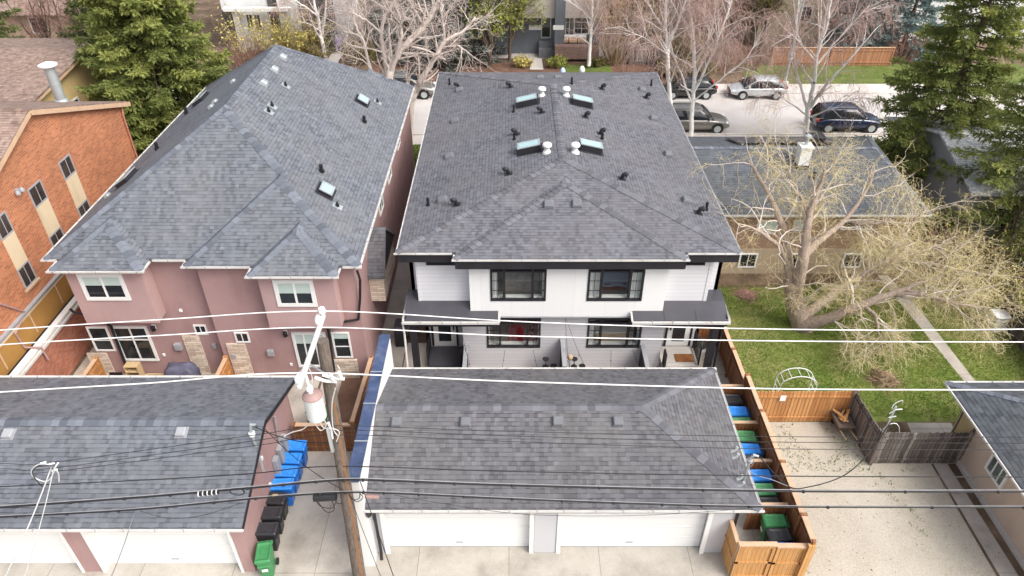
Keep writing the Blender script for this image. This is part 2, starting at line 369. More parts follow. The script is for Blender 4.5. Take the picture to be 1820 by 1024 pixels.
M['skylight_glass'] = m_plain('pale green skylight glass', (0.36, 0.52, 0.52), 0.06, 0.10, 1.2, 8, spec=0.8)
M['clear_glass'] = m_clear('clear window glass')
M['blind'] = m_plain('pale green roller blind', (0.50, 0.60, 0.56), 0.7, 0.05, 3, 30)
M['curtain'] = m_boards('white curtain', (0.80, 0.80, 0.78), (0.88, 0.88, 0.86), 0.09, 0.008, True, 0.8, 0.1, joint=0.8)
M['room'] = m_plain('room paint', (0.74, 0.72, 0.70), 0.8, 0.05, 1, 30)
M['room_floor'] = m_plain('room carpet', (0.60, 0.56, 0.53), 0.9, 0.1, 2, 30)
M['bed_blue'] = m_plain('blue bedding', (0.50, 0.64, 0.86), 0.8, 0.15, 4, 30)
M['bed_taupe'] = m_plain('taupe bedding', (0.72, 0.66, 0.61), 0.85, 0.3, 4, 20)
M['bed_wood'] = m_plain('red brown wood', (0.34, 0.09, 0.05), 0.5, 0.2, 3, 30)
M['red_cloth'] = m_plain('crimson cloth', (0.55, 0.03, 0.07), 0.8, 0.2, 4, 30)
M['mat_brown'] = m_plain('brown coir mat', (0.26, 0.105, 0.035), 0.95, 0.3, 6, 60)
M['grill_cover'] = m_plain('slate grill cover', (0.105, 0.105, 0.155), 0.5, 0.25, 3, 20)
M['red_plastic'] = m_plain('red plastic', (0.55, 0.05, 0.04), 0.4, 0.1, 3, 30)
M['blue_paint'] = m_plain('blue paint', (0.02, 0.10, 0.42), 0.35, 0.1, 3, 30)
M['spruce'] = m_leaf('spruce needles', (0.105, 0.148, 0.045), (0.42, 0.45, 0.135), sub=0.4)
M['spruce_dark'] = m_leaf('dark spruce needles', (0.065, 0.092, 0.034), (0.23, 0.26, 0.09), sub=0.3)
M['spruce_blue'] = m_leaf('blue spruce needles', (0.10, 0.15, 0.145), (0.30, 0.39, 0.375), sub=0.3)
M['spruce_grey'] = m_leaf('grey green needles', (0.06, 0.07, 0.062), (0.20, 0.215, 0.19))
M['new_leaf'] = m_leaf('new spring leaves', (0.20, 0.25, 0.04), (0.46, 0.50, 0.13), sub=0.35)
M['olive_leaf'] = m_leaf('olive hedge leaves', (0.085, 0.08, 0.025), (0.24, 0.21, 0.075))
M['willow_twig'] = m_leaf('yellow spring twigs', (0.42, 0.335, 0.175), (0.82, 0.72, 0.44))
M['willow_bud'] = m_leaf('yellow green buds', (0.38, 0.33, 0.09), (0.66, 0.58, 0.20))
M['pale_twig'] = m_leaf('pale twigs', (0.46, 0.37, 0.33), (0.74, 0.65, 0.59))
M['birch_twig'] = m_leaf('birch twigs', (0.34, 0.21, 0.18), (0.60, 0.46, 0.41))
M['red_twig'] = m_leaf('red brown twigs', (0.20, 0.10, 0.08), (0.46, 0.28, 0.23))
M['brown_twig'] = m_leaf('brown twigs', (0.10, 0.07, 0.05), (0.30, 0.22, 0.16))
M['tan_twig'] = m_leaf('tan twigs', (0.22, 0.15, 0.09), (0.46, 0.34, 0.22))
M['bark_pale'] = m_bark('pale bark', (0.50, 0.42, 0.37), (0.78, 0.70, 0.64), 4.0)
M['bark_grey'] = m_bark('furrowed grey bark', (0.20, 0.15, 0.115), (0.46, 0.37, 0.30), 5.0)
M['bark_brown'] = m_bark('brown bark', (0.07, 0.048, 0.035), (0.18, 0.13, 0.10), 5.0)
M['bark_birch'] = m_bark('birch bark', (0.76, 0.72, 0.69), (0.88, 0.86, 0.84), 3.0, (0.05, 0.045, 0.04))
M['grass_blade'] = m_leaf('grass blades', (0.10, 0.190, 0.028), (0.33, 0.345, 0.11), sub=0.25)
M['grass_green'] = m_leaf('green grass blades', (0.04, 0.10, 0.012), (0.16, 0.22, 0.04))
# ------------------------------------------------------------------ naming helpers
def tag(o, label=None, cat=None, group=None, kind=None):
    if label: o['label'] = label
    if cat: o['category'] = cat
    if group: o['group'] = group
    if kind: o['kind'] = kind
    return o
def thing(name, label, cat, loc=(0, 0, 0), group=None):
    o = bpy.data.objects.new(name, None)
    o.empty_display_size = 0.3
    COL.objects.link(o); o.location = loc
    return tag(o, label, cat, group)
def origin_of(o):
    p = Vector((0, 0, 0))
    while o is not None:
        p = p + Vector(o.location); o = o.parent
    return p
def copy_tree(o, parent=None):
    c = o.copy(); COL.objects.link(c)
    if parent is not None: c.parent = parent
    for ch in [k for k in bpy.data.objects if k.parent == o]:
        copy_tree(ch, c)
    return c

# ------------------------------------------------------------------ mesh builder
class MB:
    def __init__(s): s.v = []; s.f = []
    def add(s, vs, fs):
        n = len(s.v); s.v += [tuple(p) for p in vs]; s.f += [tuple(i + n for i in f) for f in fs]; return s
    def poly(s, pts): return s.add(pts, [tuple(range(len(pts)))])
    def boxb(s, o, u, v, w, a0, a1, b0, b1, c0, c1):
        o, u, v, w = Vector(o), Vector(u), Vector(v), Vector(w)
        P = [o + u * a + v * b + w * c for c in (c0, c1) for b in (b0, b1) for a in (a0, a1)]
        f = [(0, 2, 3, 1), (4, 5, 7, 6), (0, 1, 5, 4), (2, 6, 7, 3), (0, 4, 6, 2), (1, 3, 7, 5)]
        if u.cross(v).dot(w) * (a1 - a0) * (b1 - b0) * (c1 - c0) < 0: f = [tuple(reversed(q)) for q in f]
        return s.add(P, f)
    def box(s, x0, x1, y0, y1, z0, z1):
        return s.boxb((0, 0, 0), (1, 0, 0), (0, 1, 0), (0, 0, 1), x0, x1, y0, y1, z0, z1)
    def bar(s, p, q, w, h, up=(0, 0, 1)):
        """rectangular bar from p to q"""
        p, q = Vector(p), Vector(q); d = (q - p); l = d.length; d.normalize()
        side = d.cross(Vector(up))
        if side.length < 1e-4: side = d.cross(Vector((1, 0, 0)))
        side.normalize(); up2 = side.cross(d)
        return s.boxb(p, d, side, up2, 0, l, -w / 2, w / 2, -h / 2, h / 2)
    def taper(s, cx, cy, z0, z1, a0, b0, a1, b1, ox=0.0, oy=0.0):
        """tapered box: half sizes a,b at bottom and top"""
        P = []
        for z, a, b, dx, dy in ((z0, a0, b0, 0, 0), (z1, a1, b1, ox, oy)):
            P += [(cx + dx - a, cy + dy - b, z), (cx + dx + a, cy + dy - b, z), (cx + dx + a, cy + dy + b, z), (cx + dx - a, cy + dy + b, z)]
        return s.add(P, [(3, 2, 1, 0), (4, 5, 6, 7), (0, 1, 5, 4), (1, 2, 6, 5), (2, 3, 7, 6), (3, 0, 4, 7)])
    def tube(s, pts, r, n=8, caps=True, closed=False):
        pts = [Vector(p) for p in pts]; m = len(pts)
        rs = r if isinstance(r, (list, tuple)) else [r] * m
        vs = []; ref = None
        for i, p in enumerate(pts):
            a = pts[max(0, i - 1)]; b = pts[min(m - 1, i + 1)]
            if closed: a = pts[(i - 1) % m]; b = pts[(i + 1) % m]
            d = (b - a)
            if d.length < 1e-9: d = Vector((0, 0, 1))
            d.normalize()
            if ref is None:
                ref = Vector((0, 0, 1)) if abs(d.z) < 0.9 else Vector((1, 0, 0))
            e1 = d.cross(ref)
            if e1.length < 1e-4: e1 = d.cross(Vector((0.3, 1, 0.2)))
            e1.normalize(); e2 = d.cross(e1); ref = e1.cross(d)
            for k in range(n):
                t = 2 * math.pi * k / n
                vs.append(p + (e1 * math.cos(t) + e2 * math.sin(t)) * rs[i])
        fs = []
        rng = m if closed else m - 1
        for i in range(rng):
            j = (i + 1) % m
            for k in range(n):
                k2 = (k + 1) % n
                fs.append((i * n + k, i * n + k2, j * n + k2, j * n + k))
        if caps and not closed:
            fs.append(tuple(reversed(range(n)))); fs.append(tuple(range((m - 1) * n, m * n)))
        return s.add(vs, fs)
    def lathe(s, cx, cy, prof, n=16):
        """prof: list of (radius, z)"""
        vs = [(cx + r * math.cos(2 * math.pi * k / n), cy + r * math.sin(2 * math.pi * k / n), z) for r, z in prof for k in range(n)]
        fs = [(i * n + k, i * n + (k + 1) % n, (i + 1) * n + (k + 1) % n, (i + 1) * n + k) for i in range(len(prof) - 1) for k in range(n)]
        fs.append(tuple(reversed(range(n)))); fs.append(tuple(range((len(prof) - 1) * n, len(prof) * n)))
        return s.add(vs, fs)
    def prism(s, pts, d):
        """closed outline pts extruded by the vector d"""
        n = len(pts); d = Vector(d)
        vs = [Vector(p) for p in pts] + [Vector(p) + d for p in pts]
        fs = [tuple(range(n)), tuple(reversed(range(n, 2 * n)))] + [(i, n + i, n + (i + 1) % n, (i + 1) % n) for i in range(n)]
        return s.add(vs, fs)
    def build(s, name, mat, parent=None, bevel=0.0, smooth=False, seg=1):
        o0 = origin_of(parent) if parent is not None else Vector((0, 0, 0))
        me = bpy.data.meshes.new(name)
        V = np.array(s.v, dtype=np.float64)
        me.from_pydata([tuple(p) for p in (V - np.array(o0))], [], s.f)
        me.validate()
        # every face carries metric uv: u level along the face, v up its slope
        nl = len(me.loops)
        uvl = me.uv_layers.new(name='uv')
        co = np.empty(len(me.vertices) * 3); me.vertices.foreach_get('co', co); co = co.reshape(-1, 3) + np.array(o0)
        nor = np.empty(len(me.polygons) * 3); me.polygons.foreach_get('normal', nor); nor = nor.reshape(-1, 3)
        tot = np.empty(len(me.polygons), dtype=np.int32); me.polygons.foreach_get('loop_total', tot)
        vi = np.empty(nl, dtype=np.int32); me.loops.foreach_get('vertex_index', vi)
        ln = np.repeat(nor, tot, axis=0)
        u = np.stack([-ln[:, 1], ln[:, 0], np.zeros(nl)], axis=1)
        lu = np.linalg.norm(u, axis=1)
        flat = lu < 1e-3
        u[flat] = (1, 0, 0); lu[flat] = 1
        u /= lu[:, None]
        v = np.cross(ln, u)
        p = co[vi]
        uv = np.stack([(p * u).sum(1), (p * v).sum(1)], axis=1)
        uvl.data.foreach_set('uv', uv.ravel().astype(np.float32))
        me.materials.append(mat)
        o = bpy.data.objects.new(name, me); COL.objects.link(o)
        if parent is not None: o.parent = parent
        if smooth:
            me.polygons.foreach_set('use_smooth', [True] * len(me.polygons))
        if bevel:
            b = o.modifiers.new('bevel', 'BEVEL'); b.width = bevel; b.segments = seg; b.limit_method = 'ANGLE'; b.angle_limit = R(40)
        return o

def struct(name, pts, mat, z=None):
    """a flat sheet of ground"""
    mb = MB().poly([(p[0], p[1], z if z is not None else p[2]) for p in pts])
    o = mb.build(name, mat)
    return tag(o, kind='structure')

# ------------------------------------------------------------------ fast meshes for vegetation
def np_mesh(name, V, F, mat, parent=None, tone=None, smooth=False):
    """V (n,3) world coords, F (m,k) all faces with k corners, tone one value per face"""
    o0 = np.array(origin_of(parent)) if parent is not None else np.zeros(3)
    me = bpy.data.meshes.new(name)
    V = (np.asarray(V, dtype=np.float32) - o0.astype(np.float32)); F = np.asarray(F, dtype=np.int32)
    me.vertices.add(len(V)); me.vertices.foreach_set('co', V.ravel())
    k = F.shape[1]
    me.loops.add(F.size); me.loops.foreach_set('vertex_index', F.ravel())
    me.polygons.add(len(F))
    me.polygons.foreach_set('loop_start', np.arange(0, F.size, k, dtype=np.int32))
    me.polygons.foreach_set('loop_total', np.full(len(F), k, dtype=np.int32))
    if tone is not None:
        a = me.attributes.new('tone', 'FLOAT', 'FACE'); a.data.foreach_set('value', np.asarray(tone, dtype=np.float32))
    if smooth: me.polygons.foreach_set('use_smooth', np.ones(len(F), dtype=bool))
    me.update(); me.validate()
    me.materials.append(mat)
    o = bpy.data.objects.new(name, me); COL.objects.link(o)
    if parent is not None: o.parent = parent
    return o

def segs_mesh(name, A, B, ra, rb, mat, parent, sides=3, tone=None, rng=None):
    """many thin tapered sticks from A to B as one mesh"""
    A = np.asarray(A, float); B = np.asarray(B, float); n = len(A)
    d = B - A; ln = np.linalg.norm(d, axis=1, keepdims=True); ln[ln < 1e-6] = 1e-6; d = d / ln
    ref = np.where(np.abs(d[:, 2:3]) < 0.9, np.array([[0, 0, 1.0]]), np.array([[1.0, 0, 0]]))
    e1 = np.cross(d, ref); e1 /= np.linalg.norm(e1, axis=1, keepdims=True); e2 = np.cross(d, e1)
    ang = 2 * np.pi * np.arange(sides) / sides
    c, s = np.cos(ang), np.sin(ang)
    off = e1[:, None, :] * c[None, :, None] + e2[:, None, :] * s[None, :, None]
    ra = np.broadcast_to(np.asarray(ra, float), (n,)); rb = np.broadcast_to(np.asarray(rb, float), (n,))
    VA = A[:, None, :] + off * ra[:, None, None]; VB = B[:, None, :] + off * rb[:, None, None]
    V = np.concatenate([VA, VB], axis=1).reshape(-1, 3)
    base = (np.arange(n) * 2 * sides)[:, None]
    k = np.arange(sides); k2 = (k + 1) % sides
    F = np.stack([base + k, base + k2, base + sides + k2, base + sides + k], axis=2).reshape(-1, 4)
    t = None if tone is None else np.repeat(np.asarray(tone), sides)
    return np_mesh(name, V, F, mat, parent, t)

def catmull(pts, sub=8):
    P = [Vector(p) for p in pts]; P = [P[0] * 2 - P[1]] + P + [P[-1] * 2 - P[-2]]
    out = []
    for i in range(1, len(P) - 2):
        for k in range(sub):
            t = k / sub
            a, b, c, d = P[i - 1], P[i], P[i + 1], P[i + 2]
            out.append(0.5 * ((2 * b) + (c - a) * t + (2 * a - 5 * b + 4 * c - d) * t * t + (3 * b - a - 3 * c + d) * t ** 3))
    out.append(P[-2])
    return out

# ------------------------------------------------------------------ house parts
def window(house, o, u, n, w, h, frame, mat_frame, mat_glass, cols=(0.5,), rows=(), depth=0.05, blind=0.0, name='window', sill=None, fw=None):
    """framed window on a wall: o lower left corner on the wall face, u along, n out; cols/rows mullions as fractions"""
    o, u, n = Vector(o), Vector(u).normalized(), Vector(n).normalized(); v = Vector((0, 0, 1))
    f = MB(); fr = frame
    f.boxb(o, u, v, n, 0, w, 0, fr, 0.0, depth); f.boxb(o, u, v, n, 0, w, h - fr, h, 0.0, depth)
    f.boxb(o, u, v, n, 0, fr, fr, h - fr, 0.0, depth); f.boxb(o, u, v, n, w - fr, w, fr, h - fr, 0.0, depth)
    mw = fr * 0.55
    for c in cols: f.boxb(o, u, v, n, w * c - mw / 2, w * c + mw / 2, fr, h - fr, 0.0, depth * 0.8)
    xs = [fr] + [w * c for c in cols] + [w - fr]
    for r_ in rows:
        cc, rr = (None, r_) if not isinstance(r_, tuple) else r_
        ranges = [(xs[i] + (mw / 2 if i else 0), xs[i + 1] - (mw / 2 if i < len(xs) - 2 else 0)) for i in range(len(xs) - 1)]
        for i, (xa, xb) in enumerate(ranges):
            if cc is None or i in (cc if isinstance(cc, (list, tuple)) else (cc,)):
                f.boxb(o, u, v, n, xa, xb, h * rr - mw / 2, h * rr + mw / 2, 0.0, depth * 0.78)
    wo = f.build(name, mat_frame, house)
    g = MB().boxb(o, u, v, n, fr * 0.9, w - fr * 0.9, fr * 0.9, h - fr * 0.9, 0.004, 0.018)
    g.build('pane', mat_glass, wo)
    if blind:
        b = MB().boxb(o, u, v, n, fr * 1.0, w - fr * 1.0, h - fr - (h - 2 * fr) * blind, h - fr, 0.0185, 0.024)
        b.build('blind', M['blind'], wo)
    if sill:
        s_ = MB().boxb(o, u, v, n, -0.08, w + 0.08, -0.09, 0.0, 0.0, depth + 0.06); s_.build('sill', sill, wo)
    return wo

def gutter(parent, pts, mat=None, size=0.075, name='gutter', seams=3.0):
    """open eaves trough along pts, hung so its top sits at the given height, with joint straps"""
    mb = MB()
    for a, b in zip(pts[:-1], pts[1:]):
        a, b = Vector(a), Vector(b)
        d = b - a; l = d.length; d.normalize(); out = d.cross(Vector((0, 0, 1)))
        mb.boxb(a, d, out, (0, 0, 1), -0.01, l + 0.01, 0.0, size, -size, -size + 0.012)
        mb.boxb(a, d, out, (0, 0, 1), -0.01, l + 0.01, size - 0.012, size, -size + 0.012, 0.0)
        mb.boxb(a, d, out, (0, 0, 1), -0.01, l + 0.01, size * 0.05, size - 0.013, -0.035, -0.025)
    g = mb.build(name, mat or M['gutter_white'], parent)
    st = MB()
    for a, b in zip(pts[:-1], pts[1:]):
        a, b = Vector(a), Vector(b); d = b - a; l = d.length; d.normalize(); out = d.cross(Vector((0, 0, 1)))
        k = int(l / 0.9)
        for i in range(1, k + 1):
            p = a + d * (l * i / (k + 1) + random.uniform(-0.1, 0.1))
            st.boxb(p, d, out, (0, 0, 1), -0.012, 0.012, 0.004, size + 0.004, -size - 0.003, 0.006)
    if st.v: st.build('gutter_strap', M['grey_plastic'], g)
    return g

def ridge_caps(parent, lines, mat, w=0.15, l=0.25, tone=0.0):
    """overlapping folded cap shingles along hips and ridges"""
    for line in lines:
        mb = MB()
        a, b, na, nb = line
        a, b = Vector(a), Vector(b); d = b - a; L_ = d.length; d.normalize()
        na, nb = Vector(na), Vector(nb)
        # directions down each adjoining slope, square to the ridge
        sa = na.cross(d); sb = nb.cross(d)
        if sa.z > 0: sa = -sa
        if sb.z > 0: sb = -sb
        k = max(1, int(L_ / l))
        for i in range(k):
            p = a + d * (i * L_ / k); q = a + d * ((i + 1) * L_ / k + 0.02)
            lift0, lift1 = 0.012, 0.030
            up = (na + nb).normalized()
            r0 = p + up * lift1; r1 = q + up * lift0
            ww = w * random.uniform(0.93, 1.07)
            mb.add([r0, r1, r1 + sa * ww - up * 0.004, r0 + sa * ww, r1 + sb * ww - up * 0.004, r0 + sb * ww], [(0, 1, 2, 3), (1, 0, 5, 4)])
            mb.add([r0, r0 + sa * ww, r0 + sa * ww - up * 0.02, r0 - up * 0.02, r0 + sb * ww, r0 + sb * ww - up * 0.02], [(0, 1, 2, 3), (4, 0, 3, 5)])
        o = mb.build('ridge_cap', mat, parent)
        me = o.data                                  # one tone per cap
        at_ = me.attributes.new('tone', 'FLOAT', 'FACE')
        vals = []
        for i in range(len(me.polygons) // 4): vals += [random.random()] * 4
        vals += [0.5] * (len(me.polygons) - len(vals))
        at_.data.foreach_set('value', np.array(vals, dtype=np.float32))
def m_cap(name, a, b):
    m, nt, bs = nodes_of(name)
    t = N(nt, 'ShaderNodeAttribute'); t.attribute_name = 'tone'
    n2 = noise(nt, objnode(nt), 60, 2)
    col = ramp(nt, t.outputs['Fac'], [(0.0, a), (1.0, b)])
    col = mix(nt, 0.5, col, ramp(nt, n2.outputs[0], [(0.25, (0.3,) * 3), (0.75, (0.7,) * 3)]), 'OVERLAY')
    L(nt, col, bs.inputs['Base Color']); bs.inputs['Roughness'].default_value = 0.85
    bump(nt, bs, n2.outputs[0], 0.4, 0.01)
    return m
M['cap_grey'] = m_cap('grey ridge cap shingles', (0.088, 0.089, 0.100), (0.168, 0.169, 0.188))
M['cap_blue'] = m_cap('blue grey ridge cap shingles', (0.085, 0.096, 0.118), (0.172, 0.19, 0.225))
M['cap_brown'] = m_cap('brown ridge cap shingles', (0.14, 0.09, 0.07), (0.26, 0.18, 0.14))

def nrm(pts):
    a, b, c = Vector(pts[0]), Vector(pts[1]), Vector(pts[2])
    n = (b - a).cross(c - a); n.normalize()
    return n if n.z > 0 else -n
def roof(parent, faces, mat, thick=0.1, name='roof'):
    """roof of planar slopes (each a list of 3D points), a thin slab"""
    mb = MB()
    edges = {}
    for f in faces:
        pts = [Vector(p) for p in f]
        n = Vector((0, 0, 0))
        for i in range(len(pts)):
            a, b = pts[i], pts[(i + 1) % len(pts)]
            n += Vector(((a.y - b.y) * (a.z + b.z), (a.z - b.z) * (a.x + b.x), (a.x - b.x) * (a.y + b.y)))
        if n.z < 0: pts.reverse()
        mb.poly(pts)
        mb.poly([p - Vector((0, 0, thick)) for p in reversed(pts)])
        for i in range(len(pts)):
            a, b = pts[i], pts[(i + 1) % len(pts)]
            key = tuple(sorted([tuple(round(c, 3) for c in a), tuple(round(c, 3) for c in b)]))
            edges.setdefault(key, []).append((a, b))
    for k, e in edges.items():
        if len(e) == 1:
            a, b = e[0]; t = Vector((0, 0, thick))
            mb.poly([a - t, b - t, b, a])
    return mb.build(name, mat, parent)

def on_plane(pts, x, y):
    """height of the plane through three points above (x, y)"""
    n = nrm(pts); a = Vector(pts[0])
    return a.z - (n.x * (x - a.x) + n.y * (y - a.y)) / n.z

def slope_basis(pts):
    n = nrm(pts)
    u = Vector((-n.y, n.x, 0))
    u = Vector((1, 0, 0)) if u.length < 1e-4 else u.normalized()
    v = n.cross(u)
    return n, u, v
# ------------------------------------------------------------------ ground
GX = 900
struct('ground', [(-GX, -60), (GX, -60), (GX, 900), (-GX, 900)], M['soil'], 0.0)
struct('alley', [(-60, -30), (60, -30), (60, 12.6), (-60, 12.6)], M['gravel'], 0.004)
struct('stall_floor', [(7.0, 14.4), (9.2, 14.4), (9.2, 19.6), (7.0, 19.6)], M['concrete'], 0.010)
struct('driveway', [(-30, 4), (9.2, 4), (9.2, 14.5), (-30, 14.5)], M['concrete_alley'], 0.008)
struct('side_path', [(-8.0, 12.6), (-4.75, 12.6), (-4.75, 40), (-8.0, 40)], M['concrete'], 0.012)
struct('patio', [(-4.7, 19.5), (9.2, 19.5), (9.2, 24.5), (-4.7, 24.5)], M['concrete'], 0.012)
struct('gravel_path', [(-18.7, 17), (-17.2, 17), (-17.2, 40), (-18.7, 40)], M['gravel'], 0.008)
struct('lawn', [(9.25, 19.72), (60, 19.72), (60, 17.6), (60, 29.0), (9.25, 29.0)], M['lawn'], 0.008)
struct('gravel_pad', [(9.15, 5), (18.1, 5), (17.2, 17.7), (13.3, 17.7), (13.2, 19.7), (9.15, 19.7)], M['gravel'], 0.012)
struct('garden_bed', [(9.5, 28.7), (24, 28.9), (24, 30.4), (9.5, 30.4)], M['soil'], 0.013)
# street side
struct('front_lawn', [(-60, 41.0), (90, 41.0), (90, 47.2), (-60, 47.2)], M['lawn_green'], 0.006)
struct('sidewalk', [(-120, 45.3), (120, 45.3), (120, 47.0), (-120, 47.0)], M['sidewalk'], 0.011)
struct('road', [(-200, 47.0), (200, 47.0), (200, 54.6), (-200, 54.6)], M['road'], 0.004)
struct('far_verge', [(-120, 56.6), (120, 56.6), (120, 64), (-120, 64)], M['soil'], 0.008)
struct('far_lawn', [(19.5, 56.7), (44, 56.7), (44, 61.6), (19.5, 61.6)], M['lawn_green'], 0.012)
struct('far_grass_patch', [(4.4, 58.0), (8.5, 58.0), (8.5, 61.4), (4.4, 61.4)], M['lawn_green'], 0.016)
struct('far_garden_bed', [(-12, 56.9), (14, 56.9), (14, 62.0), (-12, 62.0)], M['mulch'], 0.012)
for k, (x0, x1, y0, y1) in enumerate([(-120, 120, 54.6, 56.6)]):
    o = MB().box(x0, x1, y0, y1, -0.1, 0.10).build('far_sidewalk', M['sidewalk'], None); tag(o, kind='structure')
o = MB().box(-120, 120, 46.82, 47.0, -0.1, 0.10).build('kerb', M['sidewalk'], None); tag(o, kind='structure')
# garden walk on the right lawn, from the near garage to the bungalow
a = [at(1735, 680, z=0), at(1715, 680, z=0), at(1605, 545, z=0), at(1560, 490, z=0), at(1578, 490, z=0), at(1630, 545, z=0)]
struct('garden_walk', a, M['concrete'], 0.014)
struct('paving_slabs', [at(1612, 752, z=0), at(1690, 752, z=0), at(1700, 775, z=0), at(1622, 775, z=0)], M['concrete'], 0.015)
struct('concrete_strip', [(15.66, 17.6), (16.2, 17.6), (16.3, 8), (15.6, 8)], M['concrete'], 0.016)
struct('soil_seam', [(15.58, 17.6), (15.665, 17.6), (15.61, 8), (15.48, 8)], M['soil'], 0.020)
struct('soil_strip', [(16.19, 17.6), (16.5, 17.6), (16.5, 8), (16.29, 8)], M['soil'], 0.020)
struct('far_front_path', [at(942, 124, z=0), at(966, 124, z=0), at(962, 100, z=0), at(940, 100, z=0)], M['sidewalk'], 0.018)
struct('far_entry_paving', [at(760, 104, z=0), at(1150, 104, z=0), at(1150, 98, z=0), at(760, 98, z=0)], M['sidewalk'], 0.020)
struct('far_terrace', [at(905, 100, z=0), at(985, 100, z=0), at(978, 80, z=0), at(915, 80, z=0)], M['sidewalk'], 0.024)
struct('far_drive', [at(574, 120, z=0), at(597, 120, z=0), at(612, 88, z=0), at(594, 88, z=0)], M['sidewalk'], 0.016)
struct('side_walk_far', [at(1065, 105, z=0), at(1083, 105, z=0), at(1070, 62, z=0), at(1058, 62, z=0)], M['sidewalk'], 0.028)

def hit(px, py, pts):
    """photo point on the plane of a slope"""
    n = nrm(pts); a = Vector(pts[0])
    d = at(px, py, y=10.0) - Vector((0, 0, CAM_H)); c = Vector((0, 0, CAM_H))
    t = n.dot(a - c) / n.dot(d)
    return c + d * t
def caps(parent, mat, lst, w=0.15):
    return ridge_caps(parent, [(a, b, nrm(fa), nrm(fb)) for a, b, fa, fb in lst], mat, w)

# roof fittings; each is a part of its house
def box_vent(house, p, pts, mat=None, s=0.2, h=0.17):
    n, u, v = slope_basis(pts)
    mb = MB()
    mb.boxb(p, u, v, n, -s * 1.12, s * 1.12, -s * 1.12, s * 1.12, 0.004, 0.018)
    b = MB()
    P = []
    for c, k in ((0.018, 1.0), (h * 0.45, 1.0), (h, 0.82)):
        P += [p + u * (-s * k) + v * (-s * k) + n * c, p + u * (s * k) + v * (-s * k) + n * c, p + u * (s * k) + v * (s * k) + n * c, p + u * (-s * k) + v * (s * k) + n * c]
    b.add(P, [(8, 9, 10, 11)] + [(i + 4 * r, (i + 1) % 4 + 4 * r, (i + 1) % 4 + 4 * r + 4, i + 4 * r + 4) for r in (0, 1) for i in range(4)])
    o = b.build('roof_vent', mat or M['vent_grey'], house, bevel=0.02)
    mb.build('flashing', mat or M['vent_grey'], o)
    return o
def pipe_vent(house, p, pts, h=0.38, r=0.055, flash=None):
    n, u, v = slope_basis(pts)
    p2 = Vector(p)
    o = MB().tube([p2 - Vector((0, 0, 0.05)), p2 + Vector((0, 0, h * 0.5)), p2 + Vector((0, 0, h))], r, 10).tube([p2 + Vector((0, 0, 0.0)), p2 + Vector((0, 0, 0.09))], r * 1.5, 10).build('vent_pipe', M['black_metal'], house, smooth=False)
    MB().boxb(p, u, v, n, -0.16, 0.16, -0.2, 0.2, 0.004, 0.014).build('flashing', flash or M['vent_grey'], o)
    return o
def hood_vent(house, p, pts):
    """curved black exhaust hood"""
    n, u, v = slope_basis(pts)
    b = MB()
    arc = [p + n * (0.02), p + n * 0.12, p + n * 0.21 - v * 0.02, p + n * 0.25 - v * 0.09, p + n * 0.21 - v * 0.17]
    b.tube(arc, [0.08, 0.08, 0.095, 0.10, 0.105], 10)
    o = b.build('exhaust_hood', M['black_metal'], house, smooth=False)
    MB().boxb(p, u, v, n, -0.15, 0.15, -0.17, 0.17, 0.004, 0.016).build('flashing', M['black_metal'], o)
    return o
def mushroom(house, p, k=1.0):
    p = Vector(p)
    b = MB().lathe(p.x, p.y, [(0.34 * k, p.z - 0.1), (0.28 * k, p.z + 0.05), (0.2 * k, p.z + 0.1), (0.18 * k, p.z + 0.24), (0.19 * k, p.z + 0.265)], 18)
    o = b.build('roof_turbine', M['white_paint'], house, smooth=False)
    c = MB().lathe(p.x, p.y, [(0.19 * k, p.z + 0.27), (0.32 * k, p.z + 0.28), (0.34 * k, p.z + 0.34), (0.28 * k, p.z + 0.42), (0.10 * k, p.z + 0.46)], 18)
    c.build('turbine_cap', M['white_paint'], o, smooth=True)
    return o
def skylight(house, p, pts, w=1.15, l=0.72, h=0.2, tilt=0.0, curb=None):
    n, u, v = slope_basis(pts)
    b = MB()
    b.boxb(p, u, v, n, -w / 2, w / 2, -l / 2, l / 2, 0.004, h)
    b.boxb(p, u, v, n, -w / 2 - 0.12, w / 2 + 0.12, -l / 2 - 0.12, l / 2 + 0.12, 0.003, 0.014)
    o = b.build('skylight', curb or M['black_trim'], house)
    f = MB()
    for a0, a1, b0, b1 in ((-w / 2 - .02, w / 2 + .02, -l / 2 - .02, -l / 2 + .05), (-w / 2 - .02, w / 2 + .02, l / 2 - .05, l / 2 + .02), (-w / 2 - .02, -w / 2 + .05, -l / 2 + .05, l / 2 - .05), (w / 2 - .05, w / 2 + .02, -l / 2 + .05, l / 2 - .05)):
        f.boxb(p, u, v, n, a0, a1, b0, b1, h + 0.002, h + 0.035)
    f.build('frame', M['galv'], o)
    MB().boxb(p, u, v, n, -w / 2 + .05, w / 2 - .05, -l / 2 + .05, l / 2 - .05, h + 0.002, h + 0.024).build('pane', M['skylight_glass'], o)
    return o

